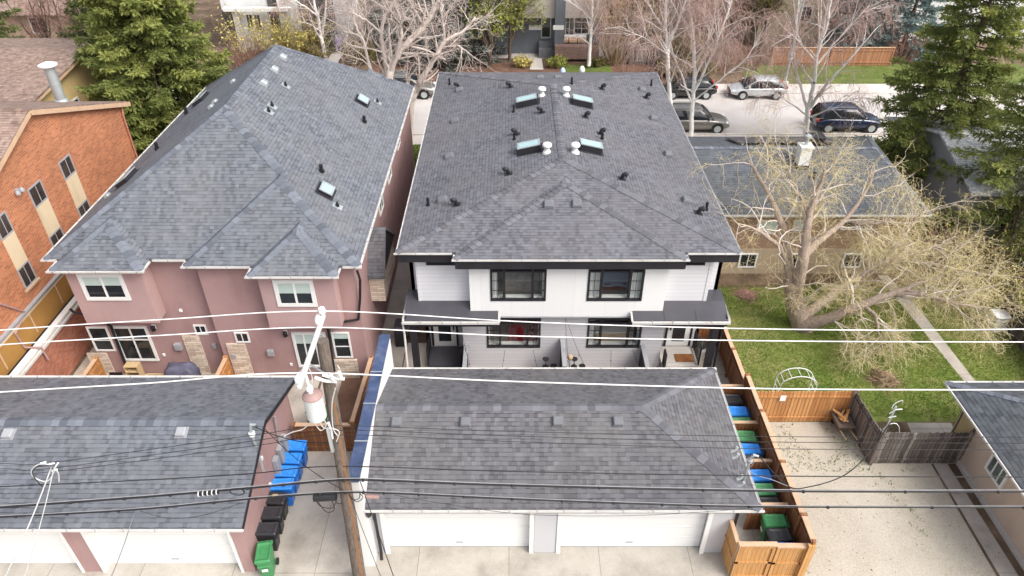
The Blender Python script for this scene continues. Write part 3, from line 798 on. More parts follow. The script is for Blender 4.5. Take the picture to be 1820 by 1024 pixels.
# ================================================================== WHITE DUPLEX
duplex = thing('duplex_house', 'white modern duplex with grey hip roof, black fascia and four skylights', 'house', (2.1, 22.9, 0))
Ez = 6.2; XL, XR, YF, YB = -4.34, 8.6, 22.5, 42.0; XC = 2.13
R1 = (XC, 27.4, 7.7); R2 = (XC, 35.9, 7.7)
FL = (XL, YF, Ez); FR = (XR, YF, Ez); BL = (XL, YB, Ez); BR = (XR, YB, Ez)
bxl, bxr, bY = -2.13, 6.5, 22.05
A = ((bxl + bxr) / 2, 25.82, 7.353); V_ = (A[0], 26.27, 7.353)
vl = (bxl, YF, Ez); vr = (bxr, YF, Ez); bl = (bxl, bY, Ez); br = (bxr, bY, Ez)
f_front = [FL, vl, V_, vr, FR, R1]; f_left = [BL, FL, R1, R2]; f_right = [FR, BR, R2, R1]; f_back = [BR, BL, R2]
f_bf = [bl, br, A]; f_bl = [vl, bl, A, V_]; f_br = [br, vr, V_, A]
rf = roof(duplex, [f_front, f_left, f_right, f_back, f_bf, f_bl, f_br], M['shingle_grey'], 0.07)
pf = [FL, FR, R1]
caps(rf, M['cap_grey'], [(FL, R1, pf, f_left), (FR, R1, pf, f_right), (R1, R2, f_left, f_right), (BL, R2, f_back, f_left), (BR, R2, f_back, f_right),
                         (bl, A, f_bf, f_bl), (br, A, f_bf, f_br), (A, V_, f_bl, f_br)], 0.17)
# fascia and soffit
fa = MB(); ft = Ez - 0.075; fb_ = 5.74
def fascia_run(mb, pts, top, bot, th=0.06):
    for a, b in zip(pts[:-1], pts[1:]):
        a, b = Vector((a[0], a[1], 0)), Vector((b[0], b[1], 0)); d = b - a; l = d.length; d.normalize(); out = d.cross(Vector((0, 0, 1)))
        mb.boxb((a.x, a.y, 0), d, out, (0, 0, 1), 0, l, -th, 0, bot, top)
fascia_run(fa, [(XL, YB - 0.07), (XL, YF)], ft, fb_)
fascia_run(fa, [(XL + 0.065, YF), (bxl, YF)], ft, fb_)
fascia_run(fa, [(bxl, YF + 0.1), (bxl, bY)], ft, fb_)
fascia_run(fa, [(bxl + .065, bY), (bxr - .065, bY)], ft, fb_ - 0.01)
fascia_run(fa, [(bxr, bY), (bxr, YF + 0.1)], ft, fb_)
fascia_run(fa, [(bxr, YF), (XR - .065, YF)], ft, fb_)
fascia_run(fa, [(XR, YF), (XR, YB - 0.07)], ft, fb_)
fascia_run(fa, [(XR, YB), (XL, YB)], ft, fb_)
fa.build('fascia', M['black_trim'], duplex)
so = MB().box(XL + .07, XR - .07, YF + .07, YB - .07, 5.86, 5.9).box(bxl + .07, bxr - .07, bY + .07, YF + .065, 5.86, 5.9)
so.build('soffit', M['black_trim'], duplex)
gutter(duplex, [(XL, YB, Ez), (XL, YF, Ez)], size=.05)
gutter(duplex, [(XL - .1, YF, Ez), (bxl - .14, YF, Ez)]); gutter(duplex, [(bxl, YF - .14, Ez), (bxl, bY, Ez)])
gutter(duplex, [(bxl - .1, bY, Ez), (bxr + .1, bY, Ez)]); gutter(duplex, [(bxr, bY, Ez), (bxr, YF - .14, Ez)])
gutter(duplex, [(bxr + .14, YF, Ez), (XR + .1, YF, Ez)]); gutter(duplex, [(XR, YF, Ez), (XR, YB, Ez)], size=.05)

# walls: main body behind, hollow rear rooms with real openings in front
GW = 22.90; BW = 22.45   # rear ground-floor wall, projecting upper box
body = MB().box(-4.1, 8.4, 27.0, 41.6, 0, 5.87).box(-4.1, -3.95, 23.6, 27.0, 3.3, 5.87).box(8.25, 8.4, 23.6, 27.0, 3.3, 5.87)
body.box(-4.1, -3.75, 23.6, 23.75, 3.3, 5.87).box(8.02, 8.4, 23.6, 23.75, 3.3, 5.87)
body.box(-3.75, -3.6, 24.05, 27.0, 0, 3.2).box(8.0, 8.15, 24.05, 27.0, 0, 3.2)
body.build('wall', M['white_siding'], duplex)
gw = MB()
def wall_y(mb, x0, x1, z0, z1, y, th, holes):
    """wall facing the alley (front face at y), with window openings"""
    xs = sorted(set([x0, x1] + [h[0] for h in holes] + [h[1] for h in holes]))
    for xa, xb in zip(xs[:-1], xs[1:]):
        hs = [h for h in holes if h[0] <= xa + 1e-6 and h[1] >= xb - 1e-6]
        if not hs: mb.box(xa, xb, y, y + th, z0, z1)
        else:
            h = hs[0]
            if h[2] > z0: mb.box(xa, xb, y, y + th, z0, h[2])
            if h[3] < z1: mb.box(xa, xb, y, y + th, h[3], z1)
low = [(-1.05, 1.19, 1.13, 2.72), (3.13, 5.38, 1.13, 2.72)]
upw = [(-0.84, 1.33, 3.95, 5.62), (2.93, 5.10, 3.95, 5.62)]
wall_y(gw, -2.05, 6.3, 0, 3.155, GW, 0.18, low)
gw.box(-2.05, -1.9, GW + .18, 24.05, 0, 3.155).box(6.15, 6.3, GW + .18, 24.05, 0, 3.155)
gw.box(-3.75, -2.05, 24.05, 24.2, 0, 3.155).box(6.3, 8.15, 24.05, 24.2, 0, 3.155)
gw.build('ground_floor_wall', M['grey_siding'], duplex)
MB().box(-3.64, -1.655, GW, GW + .16, 3.45, 5.87).box(-3.75, -3.64, GW - .02, 23.6, 3.45, 5.87).build('upper_wall', M['white_siding'], duplex)
MB().box(6.005, 7.67, GW, GW + .16, 3.45, 5.87).box(7.67, 7.8, GW - .02, 23.6, 3.45, 5.87).build('upper_wall', M['white_siding'], duplex)
bx = MB(); wall_y(bx, -1.65, 6.0, 3.16, 5.85, BW, 0.16, upw)
bx.box(-1.65, -1.5, BW + .16, 23.3, 3.16, 5.85).box(5.85, 6.0, BW + .16, 23.3, 3.16, 5.85)
bx.build('projecting_box', M['white_wall'], duplex)
MB().box(-1.68, 6.03, BW - .02, BW + 0.05, 3.10, 3.157).build('base_trim', M['grey_plastic'], duplex)
# rooms seen through the glass
rm = MB()
rm.box(-1.9, 6.15, GW + .18, 27, 3.16, 3.20); rm.box(-1.9, 6.15, GW + .18, 27, 0.25, 0.3)
rm.build('room_floor', M['room_floor'], duplex)
rm = MB().box(-1.9, 6.15, 26.9, 26.99, 0.3, 5.8).box(2.05, 2.2, GW + .19, 26.9, 0.3, 3.1).box(2.05, 2.2, BW + .2, 26.9, 3.21, 5.8)
rm.box(-1.9, 6.15, GW + .19, 26.9, 3.06, 3.1)
rm.box(-1.90, -1.78, 23.1, 26.9, 3.21, 5.8).box(6.03, 6.14, 23.1, 26.9, 3.21, 5.8)
rm.build('room_wall', M['room'], duplex)
cu = MB()
def curtain(x0, x1, y, z0, z1):
    n = max(6, int((x1 - x0) / 0.045))
    pts = [(x0 + (x1 - x0) * i / n, y + 0.03 * math.sin(i * 1.9) + 0.012 * math.sin(i * 4.3)) for i in range(n + 1)]
    cu.add([(px_, py_, z) for z in (z0, z1) for px_, py_ in pts], [(i, i + 1, n + 1 + i + 1, n + 1 + i) for i in range(n)])
for x0, x1 in ((-0.80, -0.56), (1.18, 1.30), (2.96, 3.42), (4.66, 5.07)): curtain(x0, x1, BW + 0.21, 4.0, 5.6)
for x0, x1 in ((-1.02, -0.92), (1.08, 1.17), (3.16, 3.46), (5.24, 5.35)): curtain(x0, x1, GW + 0.23, 1.2, 2.7)
cu.build('curtain', M['curtain'], duplex)
def bed(name, x0, x1, y0, y1, z, mat, label, drape):
    t = thing(name, label, 'bed', ((x0 + x1) / 2, y0, z))
    MB().box(x0, x1, y0, y1, z, z + 0.32).box(x0 - .03, x1 + .03, y0 - 0.06, y0, z, z + 0.34).build('bed_frame', M['bed_wood'] if mat is M['bed_blue'] else mat, t, bevel=0.02)
    mb = MB(); n = 18
    for j in range(7):
        for i in range(n + 1):
            u = i / n; yy = y0 - 0.12 + (y1 - y0) * j / 6
            zz = z + 0.66 + 0.06 * math.sin(u * 9 + j) + 0.04 * math.sin(u * 23 + j * 2)
            if j == 0: zz = z + 0.28 + drape * (0.10 * math.sin(u * 11) + 0.08 * math.sin(u * 5 + 1))
            mb.v.append((x0 - 0.1 + (x1 - x0 + 0.2) * u, yy, zz))
    for j in range(6):
        for i in range(n):
            a_ = j * (n + 1) + i; mb.f.append((a_, a_ + 1, a_ + n + 2, a_ + n + 1))
    mb.build('quilt', mat, t, smooth=True)
    MB().taper((x0 * .75 + x1 * .25), y1 - .3, z + .66, z + .84, .3, .2, .24, .14).taper((x0 * .25 + x1 * .75), y1 - .3, z + .66, z + .84, .3, .2, .24, .14).build('pillow', mat, t, bevel=.04)
bed('bed', -0.25, 1.35, 24.1, 26.3, 3.2, M['bed_taupe'], 'bed with a rumpled taupe quilt behind the left upstairs window of the white duplex', 1.0)
bed('bed', 3.35, 4.75, 24.2, 26.4, 3.2, M['bed_blue'], 'bed with blue bedding behind the right upstairs window of the white duplex', 0.5)
def armchair(x, y, z, label):
    t = thing('armchair', label, 'chair', (x, y, z))
    MB().box(x - .4, x + .4, y - .35, y + .35, z + .12, z + .45).build('seat', M['red_cloth'], t, bevel=.05)
    MB().box(x - .4, x + .4, y + .352, y + .55, z + .12, z + 1.05).build('backrest', M['red_cloth'], t, bevel=.06)
    for s in (-1, 1): MB().box(x + s * .42 - .09 + (0.0 if s > 0 else 0), x + s * .42 + .09, y - .35, y + .35, z + .12, z + .62).build('armrest', M['red_cloth'], t, bevel=.05)
    for sx in (-1, 1):
        for sy in (-1, 1): MB().box(x + sx * .36 - .03, x + sx * .36 + .03, y + sy * .3 - .03, y + sy * .3 + .03, z, z + .12).build('leg', M['bed_wood'], t)
armchair(0.35, 24.35, 0.3, 'crimson armchair behind the middle of the left ground floor window of the white duplex')
armchair(1.35, 24.1, 0.3, 'crimson armchair at the right end of the left ground floor window of the white duplex')
tb = thing('sideboard', 'pale low sideboard inside the right ground floor window of the white duplex', 'cabinet', (4.3, 23.8, 0.3))
MB().box(3.6, 5.0, 23.6, 24.1, .38, 1.35).build('cabinet_body', M['raw_wood'], tb, bevel=.02)
MB().box(3.57, 5.03, 23.57, 24.13, 1.352, 1.40).build('top', M['white_paint'], tb)
for x0 in (3.65, 4.33): MB().box(x0, x0 + .62, 23.575, 23.598, .45, 1.3).build('cabinet_door', M['cap_wood'], tb)
for x0 in (3.65, 4.9):
    for y0 in (23.64, 24.0): MB().box(x0, x0 + .06, y0, y0 + .06, .3, .38).build('leg', M['raw_wood'], tb)

def big_window(x0, x1, z0, z1, y, rows=(0.84,)):
    w = x1 - x0; h = z1 - z0
    f = MB(); d0, d1 = y - 0.03, y + 0.09
    fr = 0.075
    f.box(x0, x1, d0, d1, z0, z0 + fr).box(x0, x1, d0, d1, z1 - fr, z1).box(x0, x0 + fr, d0, d1, z0 + fr, z1 - fr).box(x1 - fr, x1, d0, d1, z0 + fr, z1 - fr)
    ca, cb = x0 + w * .245, x0 + w * .755; m = .05
    f.box(ca - m, ca + m, d0, d1, z0 + fr, z1 - fr).box(cb - m, cb + m, d0, d1, z0 + fr, z1 - fr)
    zt = z0 + h * rows[0]
    for xa, xb in ((x0 + fr, ca - m), (ca + m, cb - m), (cb + m, x1 - fr)): f.box(xa, xb, d0 + .01, d1, zt - .035, zt + .035)
    for xa, xb in ((x0 + fr, ca - m), (cb + m, x1 - fr)):
        for k in (.28, .56): f.box(xa, xb, y + .02, y + .045, z0 + h * k - .008, z0 + h * k + .008)
        f.box((xa + xb) / 2 - .008, (xa + xb) / 2 + .008, y + .046, y + .06, z0 + fr, zt - .035)
    wo = f.build('window', M['black_trim'], duplex)
    MB().box(x0 + .04, x1 - .04, y + .062, y + .072, z0 + .04, z1 - .04).build('pane', M['clear_glass'], wo)
    MB().box(x0 + fr, x1 - fr, y + .10, y + .30, z0 + fr - .03, z0 + fr + .02).build('sill', M['white_paint'], wo)
for (a0, a1, b0, b1) in low: big_window(a0, a1, b0, b1, GW)
for (a0, a1, b0, b1) in upw: big_window(a0, a1, b0, b1, BW)
for x0 in (-3.32, 6.35):
    window(duplex, (x0, GW, 5.36), (1, 0, 0), (0, -1, 0), 1.12, 0.45, .05, M['black_trim'], M['glass'], cols=())
# porch doors
for x0, hx in ((-3.42, 1), (6.78, 0)):
    d = MB().box(x0, x0 + .98, 24.0, 24.045, .28, 2.36); do = d.build('door', M['white_paint'], duplex)
    fr_ = MB().box(x0 - .09, x0 - .005, 23.98, 24.046, .28, 2.45).box(x0 + .985, x0 + 1.07, 23.98, 24.046, .28, 2.45).box(x0 - .005, x0 + .985, 23.98, 24.046, 2.37, 2.45)
    fr_.build('frame', M['black_trim'], do)
    MB().box(x0 + .22, x0 + .76, 23.985, 23.999, .55, 2.2).build('pane', M['glass'], do)
    MB().box(x0 + (.86 if hx else .07), x0 + (.92 if hx else .13), 23.94, 23.998, 1.2, 1.42).build('handle', M['black_metal'], do)
# porch roofs
def porch(x0, x1, px0, px1):
    pr = MB()
    za, zb = 3.30, 3.61
    P = [(x0, 21.98), (x1, 21.98), (x1, GW), (x0, GW)]
    pr.add([(x0, 21.98, za), (x1, 21.98, za), (x1, 22.44, za + .15), (x0, 22.44, za + .15), (x0, 22.89, zb), (x1, 22.89, zb)], [(0, 1, 2, 3)])
    # membrane in three stretches so it stops against the box
    lo, hi = (x0, -1.66) if x0 < 0 else (6.01, x1)
    pr.add([(lo, 22.44, za + .15), (hi, 22.44, za + .15), (hi, 22.895, zb), (lo, 22.895, zb)], [(0, 1, 2, 3)])
    ox = x0 if x0 < 0 else x1; ix = -3.76 if x0 < 0 else 7.81
    a_, b_ = (ox, ix) if ox < ix else (ix, ox)
    pr.add([(a_, 22.895, zb), (b_, 22.895, zb), (b_, 23.62, zb + .04), (a_, 23.62, zb + .04)], [(0, 1, 2, 3)])
    o = pr.build('porch_roof', M['porch_metal'], duplex)
    for i in (1, 2):
        xx = x0 + (x1 - x0) * i / 3
        MB().bar((xx, 21.99, za + .012), (xx, 22.43, za + .16), .03, .012).build('roof_seam', M['porch_metal'], o)
    fs = MB(); fascia_run(fs, [(x0 + .02, 22.0), (x1 - .02, 22.0)], za - .02, za - .30, .06); 
    if x0 < 0: fascia_run(fs, [(x0 + .02, 23.5), (x0 + .02, 22.07)], za + .1, za - .28, .05); fascia_run(fs, [(x1 - .02, 22.07), (x1 - .02, 22.4)], za - .02, za - .3, .05)
    else: fascia_run(fs, [(x0 + .02, 22.4), (x0 + .02, 22.07)], za - .02, za - .3, .05); fascia_run(fs, [(x1 - .02, 22.07), (x1 - .02, 23.5)], za + .1, za - .28, .05)
    fs.build('porch_fascia', M['black_trim'], duplex)
    MB().box(x0 + .08, x1 - .08, 22.07, GW - .005, za - .16, za - .12).build('porch_soffit', M['black_trim'], duplex)
    gutter(duplex, [(x0 - .05, 21.98, za + .01), (x1 + .05, 21.98, za + .01)], size=.11)
    if x0 < 0: gutter(duplex, [(x0, 23.5, za + .12), (x0, 22.0, za + .01)], size=.09); gutter(duplex, [(x1, 21.99, za + .01), (x1, 22.4, za + .14)], size=.09)
    else: gutter(duplex, [(x1, 22.0, za + .01), (x1, 23.5, za + .12)], size=.09); gutter(duplex, [(x0, 22.4, za + .14), (x0, 21.99, za + .01)], size=.09)
porch(-4.25, -0.55, 0, 0); porch(4.80, 8.55, 0, 0)
for px_ in (-3.98, 8.18):
    MB().box(px_ - .13, px_ + .13, 22.15, 22.41, 0, 3.13).build('porch_post', M['black_trim'], duplex)
MB().tube([(-4.34, 22.0, 3.2), (-4.34, 22.12, 2.9), (-4.34, 22.2, 2.4), (-4.38, 22.2, .2)], .045, 8).build('downspout', M['white_paint'], duplex)
MB().tube([(8.52, 22.0, 3.2), (8.45, 22.2, 2.8), (8.45, 22.25, .2)], .045, 8).build('downspout', M['black_trim'], duplex)
# landings and steps
for x0, x1, mt in ((-3.62, -2.12, M['porch_metal']), (6.42, 8.0, M['sidewalk'])):
    MB().box(x0, x1, 22.72, 23.97, .0, .26).box(x0, x1, 22.42, 22.715, 0, .13).build('landing', mt, duplex)
def rail(x0, x1, y, z0, along='y', y1=None):
    mb = MB()
    a_ = Vector((x0, y, z0)); b_ = Vector((x1, y1 if y1 is not None else y, z0)); n = 9
    up = Vector((0, 0, 1))
    mb.bar(a_ + up * .95, b_ + up * .95, .06, .05); mb.bar(a_ + up * .12, b_ + up * .12, .04, .04)
    for i in range(n + 1):
        p = a_.lerp(b_, i / n); w_ = .055 if i in (0, n) else .02
        mb.boxb(p, (1, 0, 0), (0, 1, 0), up, -w_ / 2, w_ / 2, -w_ / 2, w_ / 2, 0, .93)
    mb.build('railing', M['black_metal'], duplex)
rail(-3.58, -3.58, 22.75, .26, y1=23.9); rail(7.96, 7.96, 22.75, .26, y1=23.9); rail(6.46, 6.46, 22.45, .13, y1=22.85)
rail(-2.16, -2.16, 22.45, .13, y1=22.85)
# black dividers square to the wall
for xx, zz in ((-1.93, 1.25), (2.1, 1.62), (5.5, 1.25)):
    d = MB().box(xx - .05, xx + .05, 21.2, GW - .01, 0.013, zz).build('privacy_divider', M['black_trim'], duplex)
    MB().box(xx - .085, xx + .085, 21.15, GW - .012, zz + .001, zz + .04).build('divider_cap', M['grey_plastic'], d)
# string lights
for p0, p1 in (((2.13, BW + .02, 3.15), (2.35, 21.6, 1.0)), ((2.13, BW + .02, 3.15), (3.3, 21.0, .8)), ((-2.2, GW - .02, 2.9), (-1.6, 21.4, .9)), ((-0.3, GW - .03, 1.0), (-0.5, 21.6, .7)), ((0.9, GW - .03, 1.0), (1.2, 21.5, .7)), ((4.2, GW - .03, 1.0), (4.1, 21.6, .6)), ((5.1, GW - .03, 1.05), (5.5, 21.7, .7))):
    pts = []; bulbs = MB()
    for i in range(9):
        t = i / 8; p = Vector(p0).lerp(Vector(p1), t); p.z -= .18 * math.sin(math.pi * t); pts.append(p)
        if i in (2, 4, 6): bulbs.tube([p - Vector((0, 0, .02)), p - Vector((0, 0, .07)), p - Vector((0, 0, .12))], [.018, .035, .02], 8)
    slo = MB().tube(pts, .008, 5).build('string_lights', M['black_wire'], duplex); bulbs.build('bulb', M['grey_plastic'], slo)
# roof fittings
for px_, py_, f in ((975, 365, f_bf), (1025, 364, f_bf), (799, 279, f_left), (787, 357, f_left), (817, 161, f_left), (809, 216, f_left),
                    (1187, 276, f_right), (1220, 358, f_right), (1141, 161, f_right), (1161, 212, f_right), (960, 139, f_back), (992, 139, f_back)):
    box_vent(duplex, hit(px_, py_, f), f)
for px_, py_, f in ((761, 366, f_left), (913, 200, f_left), (914, 249, f_left), (799, 151, f_left), (1255, 374, f_right), (1157, 153, f_right), (1070, 248, f_right), (1016, 150, f_right)):
    pipe_vent(duplex, hit(px_, py_, f), f)
for px_, py_, f in ((812, 364, f_left), (904, 309, f_left), (963, 200, f_left), (918, 239, f_left), (815, 156, f_left), (907, 155, f_left),
                    (1105, 318, f_right), (1241, 379, f_right), (1069, 158, f_right), (1148, 174, f_right), (1040, 208, f_right), (1067, 238, f_right)):
    hood_vent(duplex, hit(px_, py_, f), f)
for px_, py_, f in ((963, 170, f_left), (1006, 170, f_right), (972, 271, f_left), (1022, 271, f_right)):
    mushroom(duplex, hit(px_, py_, f), .62)
for px_, py_, f in ((938, 184, f_left), (1033, 185, f_right), (942, 267, f_left), (1048, 266, f_right)):
    n_, u_, v_ = slope_basis(f)
    skylight(duplex, hit(px_, py_, f), f, w=.58, l=.98, h=.28)

# ================================================================== WHITE GARAGE
garage = thing('garage', 'wide white garage with grey hip roof and blue capped parapet wall', 'garage', (1.5, 14.0, 0))
gz = 2.89; gl, gr, gf, gb = -4.44, 7.5, 13.45, 19.66
gR = (4.25, 16.55, 4.1); gL = (gl, 16.55, 4.1)
g_f = [(gl, gf, gz), (gr, gf, gz), gR, gL]; g_b = [(gr, gb, gz), (gl, gb, gz), gL, gR]; g_r = [(gr, gf, gz), (gr, gb, gz), gR]
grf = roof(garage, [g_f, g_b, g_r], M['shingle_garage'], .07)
caps(grf, M['cap_grey'], [(gR, gL, g_f, g_b), ((gr, gf, gz), gR, g_f, g_r), ((gr, gb, gz), gR, g_b, g_r)], .17)
gutter(garage, [(gl, gf, gz), (gr + .1, gf, gz)]); gutter(garage, [(gr, gf, gz), (gr, gb, gz)], size=.07); gutter(garage, [(gr + .1, gb, gz), (gl, gb, gz)], size=.08)
MB().box(gl + .01, gr - .05, gf + .05, gb - .05, 2.72, 2.76).build('soffit', M['white_paint'], garage)
fs = MB(); fascia_run(fs, [(gl, gf + .004), (gr - .004, gf + .004), (gr - .004, gb - .004), (gl, gb - .004)], gz - .075, gz - .2, .03); fs.build('fascia', M['black_trim'], garage)
wl = MB()
dl = [(-4.08, 0.62), (1.52, 6.22)]   # door bays
wl.box(-4.44, -4.08, 13.9, 19.2, 0, 2.715).box(6.23, 7.0, 13.9, 19.2, 0, 2.715).box(-4.08, 6.23, 19.05, 19.2, 0, 2.715)
wl.box(0.62, 1.52, 13.92, 19.05, 0, 2.715).box(-4.08, .62, 13.96, 14.4, 2.28, 2.715).box(1.52, 6.23, 13.96, 14.4, 2.28, 2.715)
wl.build('wall', M['grey_panel'], garage)
for xa_, xb_, ya_ in ((.56, .70, 13.86), (1.44, 1.58, 13.86), (6.16, 6.3, 13.84), (-4.15, -4.0, 13.84)): MB().box(xa_, xb_, ya_, ya_ + .058, 0, 2.71).build('door_trim', M['white_paint'], garage)
MB().box(.72, 1.42, 13.895, 13.919, 0.02, 2.70).build('pilaster', M['grey_panel'], garage)
for a_, b_ in dl:
    d = MB()
    for k in range(4): d.box(a_ + .005, b_ - .005, 14.12, 14.17, .01 + k * .568, .01 + (k + 1) * .568 - .012)
    do = d.build('garage_door', M['white_door'], garage, bevel=.008)
    MB().box(a_ + .01, b_ - .01, 14.115, 14.16, .0, .009).build('seal', M['rubber'], do)
    MB().box((a_ + b_) / 2 - .12, (a_ + b_) / 2 + .12, 14.10, 14.119, .25, .29).build('handle', M['grey_plastic'], do)
for px_, py_ in ((705, 748), (827, 748), (991, 747), (1098, 747)):
    box_vent(garage, hit(px_, py_ + 3, g_f), g_f, s=.17, h=.15)
# parapet wall with metal cap
pw = MB().box(-4.78, -4.445, 13.40, 19.95, 0, 4.24); pw.build('parapet', M['white_wall'], garage)
MB().box(-4.82, -4.42, 13.36, 19.99, 4.242, 4.29).build('parapet_cap', M['metal_cap_blue'], garage, bevel=.015)
sm = MB()
for yy in (14.9, 16.5, 18.0): sm.box(-4.825, -4.415, yy - .02, yy + .02, 4.2905, 4.30)
sm.build('cap_seam', M['galv'], garage)
MB().tube([(-4.36, 13.38, 2.78), (-4.36, 13.45, 2.55), (-4.30, 13.84, 2.3), (-4.30, 13.84, .1), (-4.25, 13.6, .05)], .05, 8).build('downspout', M['black_trim'], garage)
MB().tube([(7.3, 13.4, 2.78), (7.2, 13.75, 2.5), (7.05, 13.85, 2.3), (7.05, 13.85, .1)], .05, 8).build('downspout', M['black_trim'], garage)
# power mast and fittings at its corner
ms = at(1318, 868, y=14.4)
m_ = MB().tube([(ms.x, 14.4, 2.7), (ms.x, 14.4, 4.1), (ms.x + .05, 14.35, 4.3), (ms.x + .18, 14.3, 4.28)], .04, 8); mo = m_.build('power_mast', M['galv'], garage)
MB().lathe(ms.x, 14.4, [(.05, 3.9), (.09, 3.92), (.09, 4.02), (.05, 4.04)], 10).build('mast_clamp', M['grey_plastic'], mo)

# ================================================================== MAUVE DUPLEX
red = thing('stucco_house', 'mauve stucco house with steep blue grey hip roof and white framed bay windows', 'house', (-11.6, 22.5, 0))
ez = 6.1
rFL = (-17.5, 22.2, ez); rFR = (-5.65, 22.2, ez); rBL = (-17.5, 40.0, ez); rBR = (-5.65, 40.0, ez)
r1 = (-11.6, 27.5, 9.9); r2 = (-11.6, 35.4, 9.9)
C0 = (-12.1, 21.75, ez); C1 = (-5.65, 21.75, ez); Cv = (-12.1, 22.2, ez)
rA = (-8.94, 24.6, 8.2); Hp = (-8.94, 25.1, 8.2)
# left bay and right bay
b1l, b1r, b1y = -16.9, -13.55, 21.45
b1A = (-15.22, 23.1, 7.15); b1V = (-15.22, 23.66, 7.15)
b2l, b2r, b2y = -9.55, -6.36, 21.1
b2A = (-7.95, 22.65, 7.16); b2V = (-7.95, 23.19, 7.16)
main_front = [rFL, (b1l, 22.2, ez), b1V, (b1r, 22.2, ez), Cv, Hp, r1]
main_left = [rBL, rFL, r1, r2]; main_right = [C1, rBR, r2, r1, Hp, rA]; main_back = [rBR, rBL, r2]
bump_f = [C0, (b2l, 21.75, ez), b2V, (b2r, 21.75, ez), C1, rA]; bump_l = [Cv, C0, rA, Hp]
bay1 = [[(b1l, b1y, ez), (b1r, b1y, ez), b1A], [(b1l, 22.2, ez), (b1l, b1y, ez), b1A, b1V], [(b1r, b1y, ez), (b1r, 22.2, ez), b1V, b1A]]
bay2 = [[(b2l, b2y, ez), (b2r, b2y, ez), b2A], [(b2l, 21.75, ez), (b2l, b2y, ez), b2A, b2V], [(b2r, b2y, ez), (b2r, 21.75, ez), b2V, b2A]]
# planar reference triples
T_front = [rFL, rFR, r1]; T_bump = [C0, C1, rA]
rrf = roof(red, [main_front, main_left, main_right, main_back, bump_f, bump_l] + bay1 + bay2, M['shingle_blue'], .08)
caps(rrf, M['cap_blue'], [(rFL, r1, T_front, main_left), (Hp, r1, T_front, main_right), (r1, r2, main_left, main_right), (rBL, r2, main_back, main_left), (rBR, r2, main_back, main_right),
    (C1, rA, T_bump, main_right), (C0, rA, T_bump, bump_l), (rA, Hp, bump_l, main_right),
    ((b1l, b1y, ez), b1A, bay1[0], bay1[1]), ((b1r, b1y, ez), b1A, bay1[0], bay1[2]), (b1A, b1V, bay1[1], bay1[2]),
    ((b2l, b2y, ez), b2A, bay2[0], bay2[1]), ((b2r, b2y, ez), b2A, bay2[0], bay2[2]), (b2A, b2V, bay2[1], bay2[2])], .2)
# street-side gable of the same roof
sgb = [[(-10.8, 41.6, 5.0), (-8.4, 41.6, 6.6), (-8.4, 39.3, 6.6), (-10.8, 39.3, 5.0)], [(-8.4, 41.6, 6.6), (-6.0, 41.6, 5.0), (-6.0, 39.3, 5.0), (-8.4, 39.3, 6.6)]]
roof(red, sgb, M['shingle_blue'], .08, 'gable_roof')
MB().prism([(-10.6, 41.4, 0), (-6.2, 41.4, 0), (-6.2, 41.4, 5.0), (-8.4, 41.4, 6.42), (-10.6, 41.4, 5.0)], (0, -1.7, 0)).build('gable_wall', M['mauve'], red)
# walls
ww = MB()
ww.box(-17.15, -5.95, 22.55, 39.6, 0, 6.0)
ww.box(-11.85, -5.955, 22.10, 22.545, 0, 6.0)
ww.build('wall', M['mauve'], red)
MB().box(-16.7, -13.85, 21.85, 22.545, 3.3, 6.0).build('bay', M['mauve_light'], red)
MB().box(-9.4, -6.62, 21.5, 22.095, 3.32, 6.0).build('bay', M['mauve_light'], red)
sf = MB().box(-17.35, -5.8, 22.25, 39.8, 6.005, 6.02).box(-12.0, -5.75, 21.8, 22.24, 6.005, 6.02).box(b1l + .08, b1r - .08, b1y + .05, 22.24, 6.005, 6.019).box(b2l + .08, b2r - .08, b2y + .05, 21.79, 6.005, 6.019)
sf.build('soffit', M['white_paint'], red)
for run in ([(-17.5, 40, ez), (-17.5, 22.2, ez)], [(-17.6, 22.2, ez), (b1l - .13, 22.2, ez)], [(b1l, 22.07, ez), (b1l, b1y, ez)], [(b1l - .1, b1y, ez), (b1r + .1, b1y, ez)], [(b1r, b1y, ez), (b1r, 22.07, ez)],
            [(b1r + .13, 22.2, ez), (-12.23, 22.2, ez)], [(-12.1, 22.07, ez), (-12.1, 21.75, ez)], [(-12.2, 21.75, ez), (b2l - .13, 21.75, ez)], [(b2l, 21.62, ez), (b2l, b2y, ez)],
            [(b2l - .1, b2y, ez), (b2r + .1, b2y, ez)], [(b2r, b2y, ez), (b2r, 21.62, ez)], [(b2r + .13, 21.75, ez), (-5.55, 21.75, ez)], [(-5.65, 21.75, ez), (-5.65, 40, ez)]):
    gutter(red, run, size=.08)
UX = (1, 0, 0); UN = (0, -1, 0)
def win_px(house, x0p, y0p, x1p, y1p, Y, frame=.1, **kw):
    """window from its photo corners: lower left and upper right on the wall plane y=Y"""
    a_ = at(x0p, y1p, y=Y); b_ = at(x1p, y1p, y=Y); c_ = at(x0p, y0p, y=Y)
    return window(house, (a_.x, Y, a_.z), UX, UN, b_.x - a_.x, c_.z - a_.z, frame, kw.pop('mf', M['white_paint']), kw.pop('mg', M['glass']), **kw)
win_px(red, 156, 486, 234, 533, 21.85, .15, cols=(.5,), blind=.42)
win_px(red, 495, 497, 565, 544, 21.5, .15, cols=(.5,), blind=.5)
win_px(red, 172, 580, 208, 623, 22.55, .08, cols=(), rows=(.45,))
win_px(red, 222, 579, 284, 640, 22.55, .10, cols=(.5,), rows=(.62,), depth=.07)
win_px(red, 349, 577, 371, 594, 22.55, .06, cols=(.5,))
win_px(red, 421, 590, 446, 608, 22.10, .06, cols=(.5,))
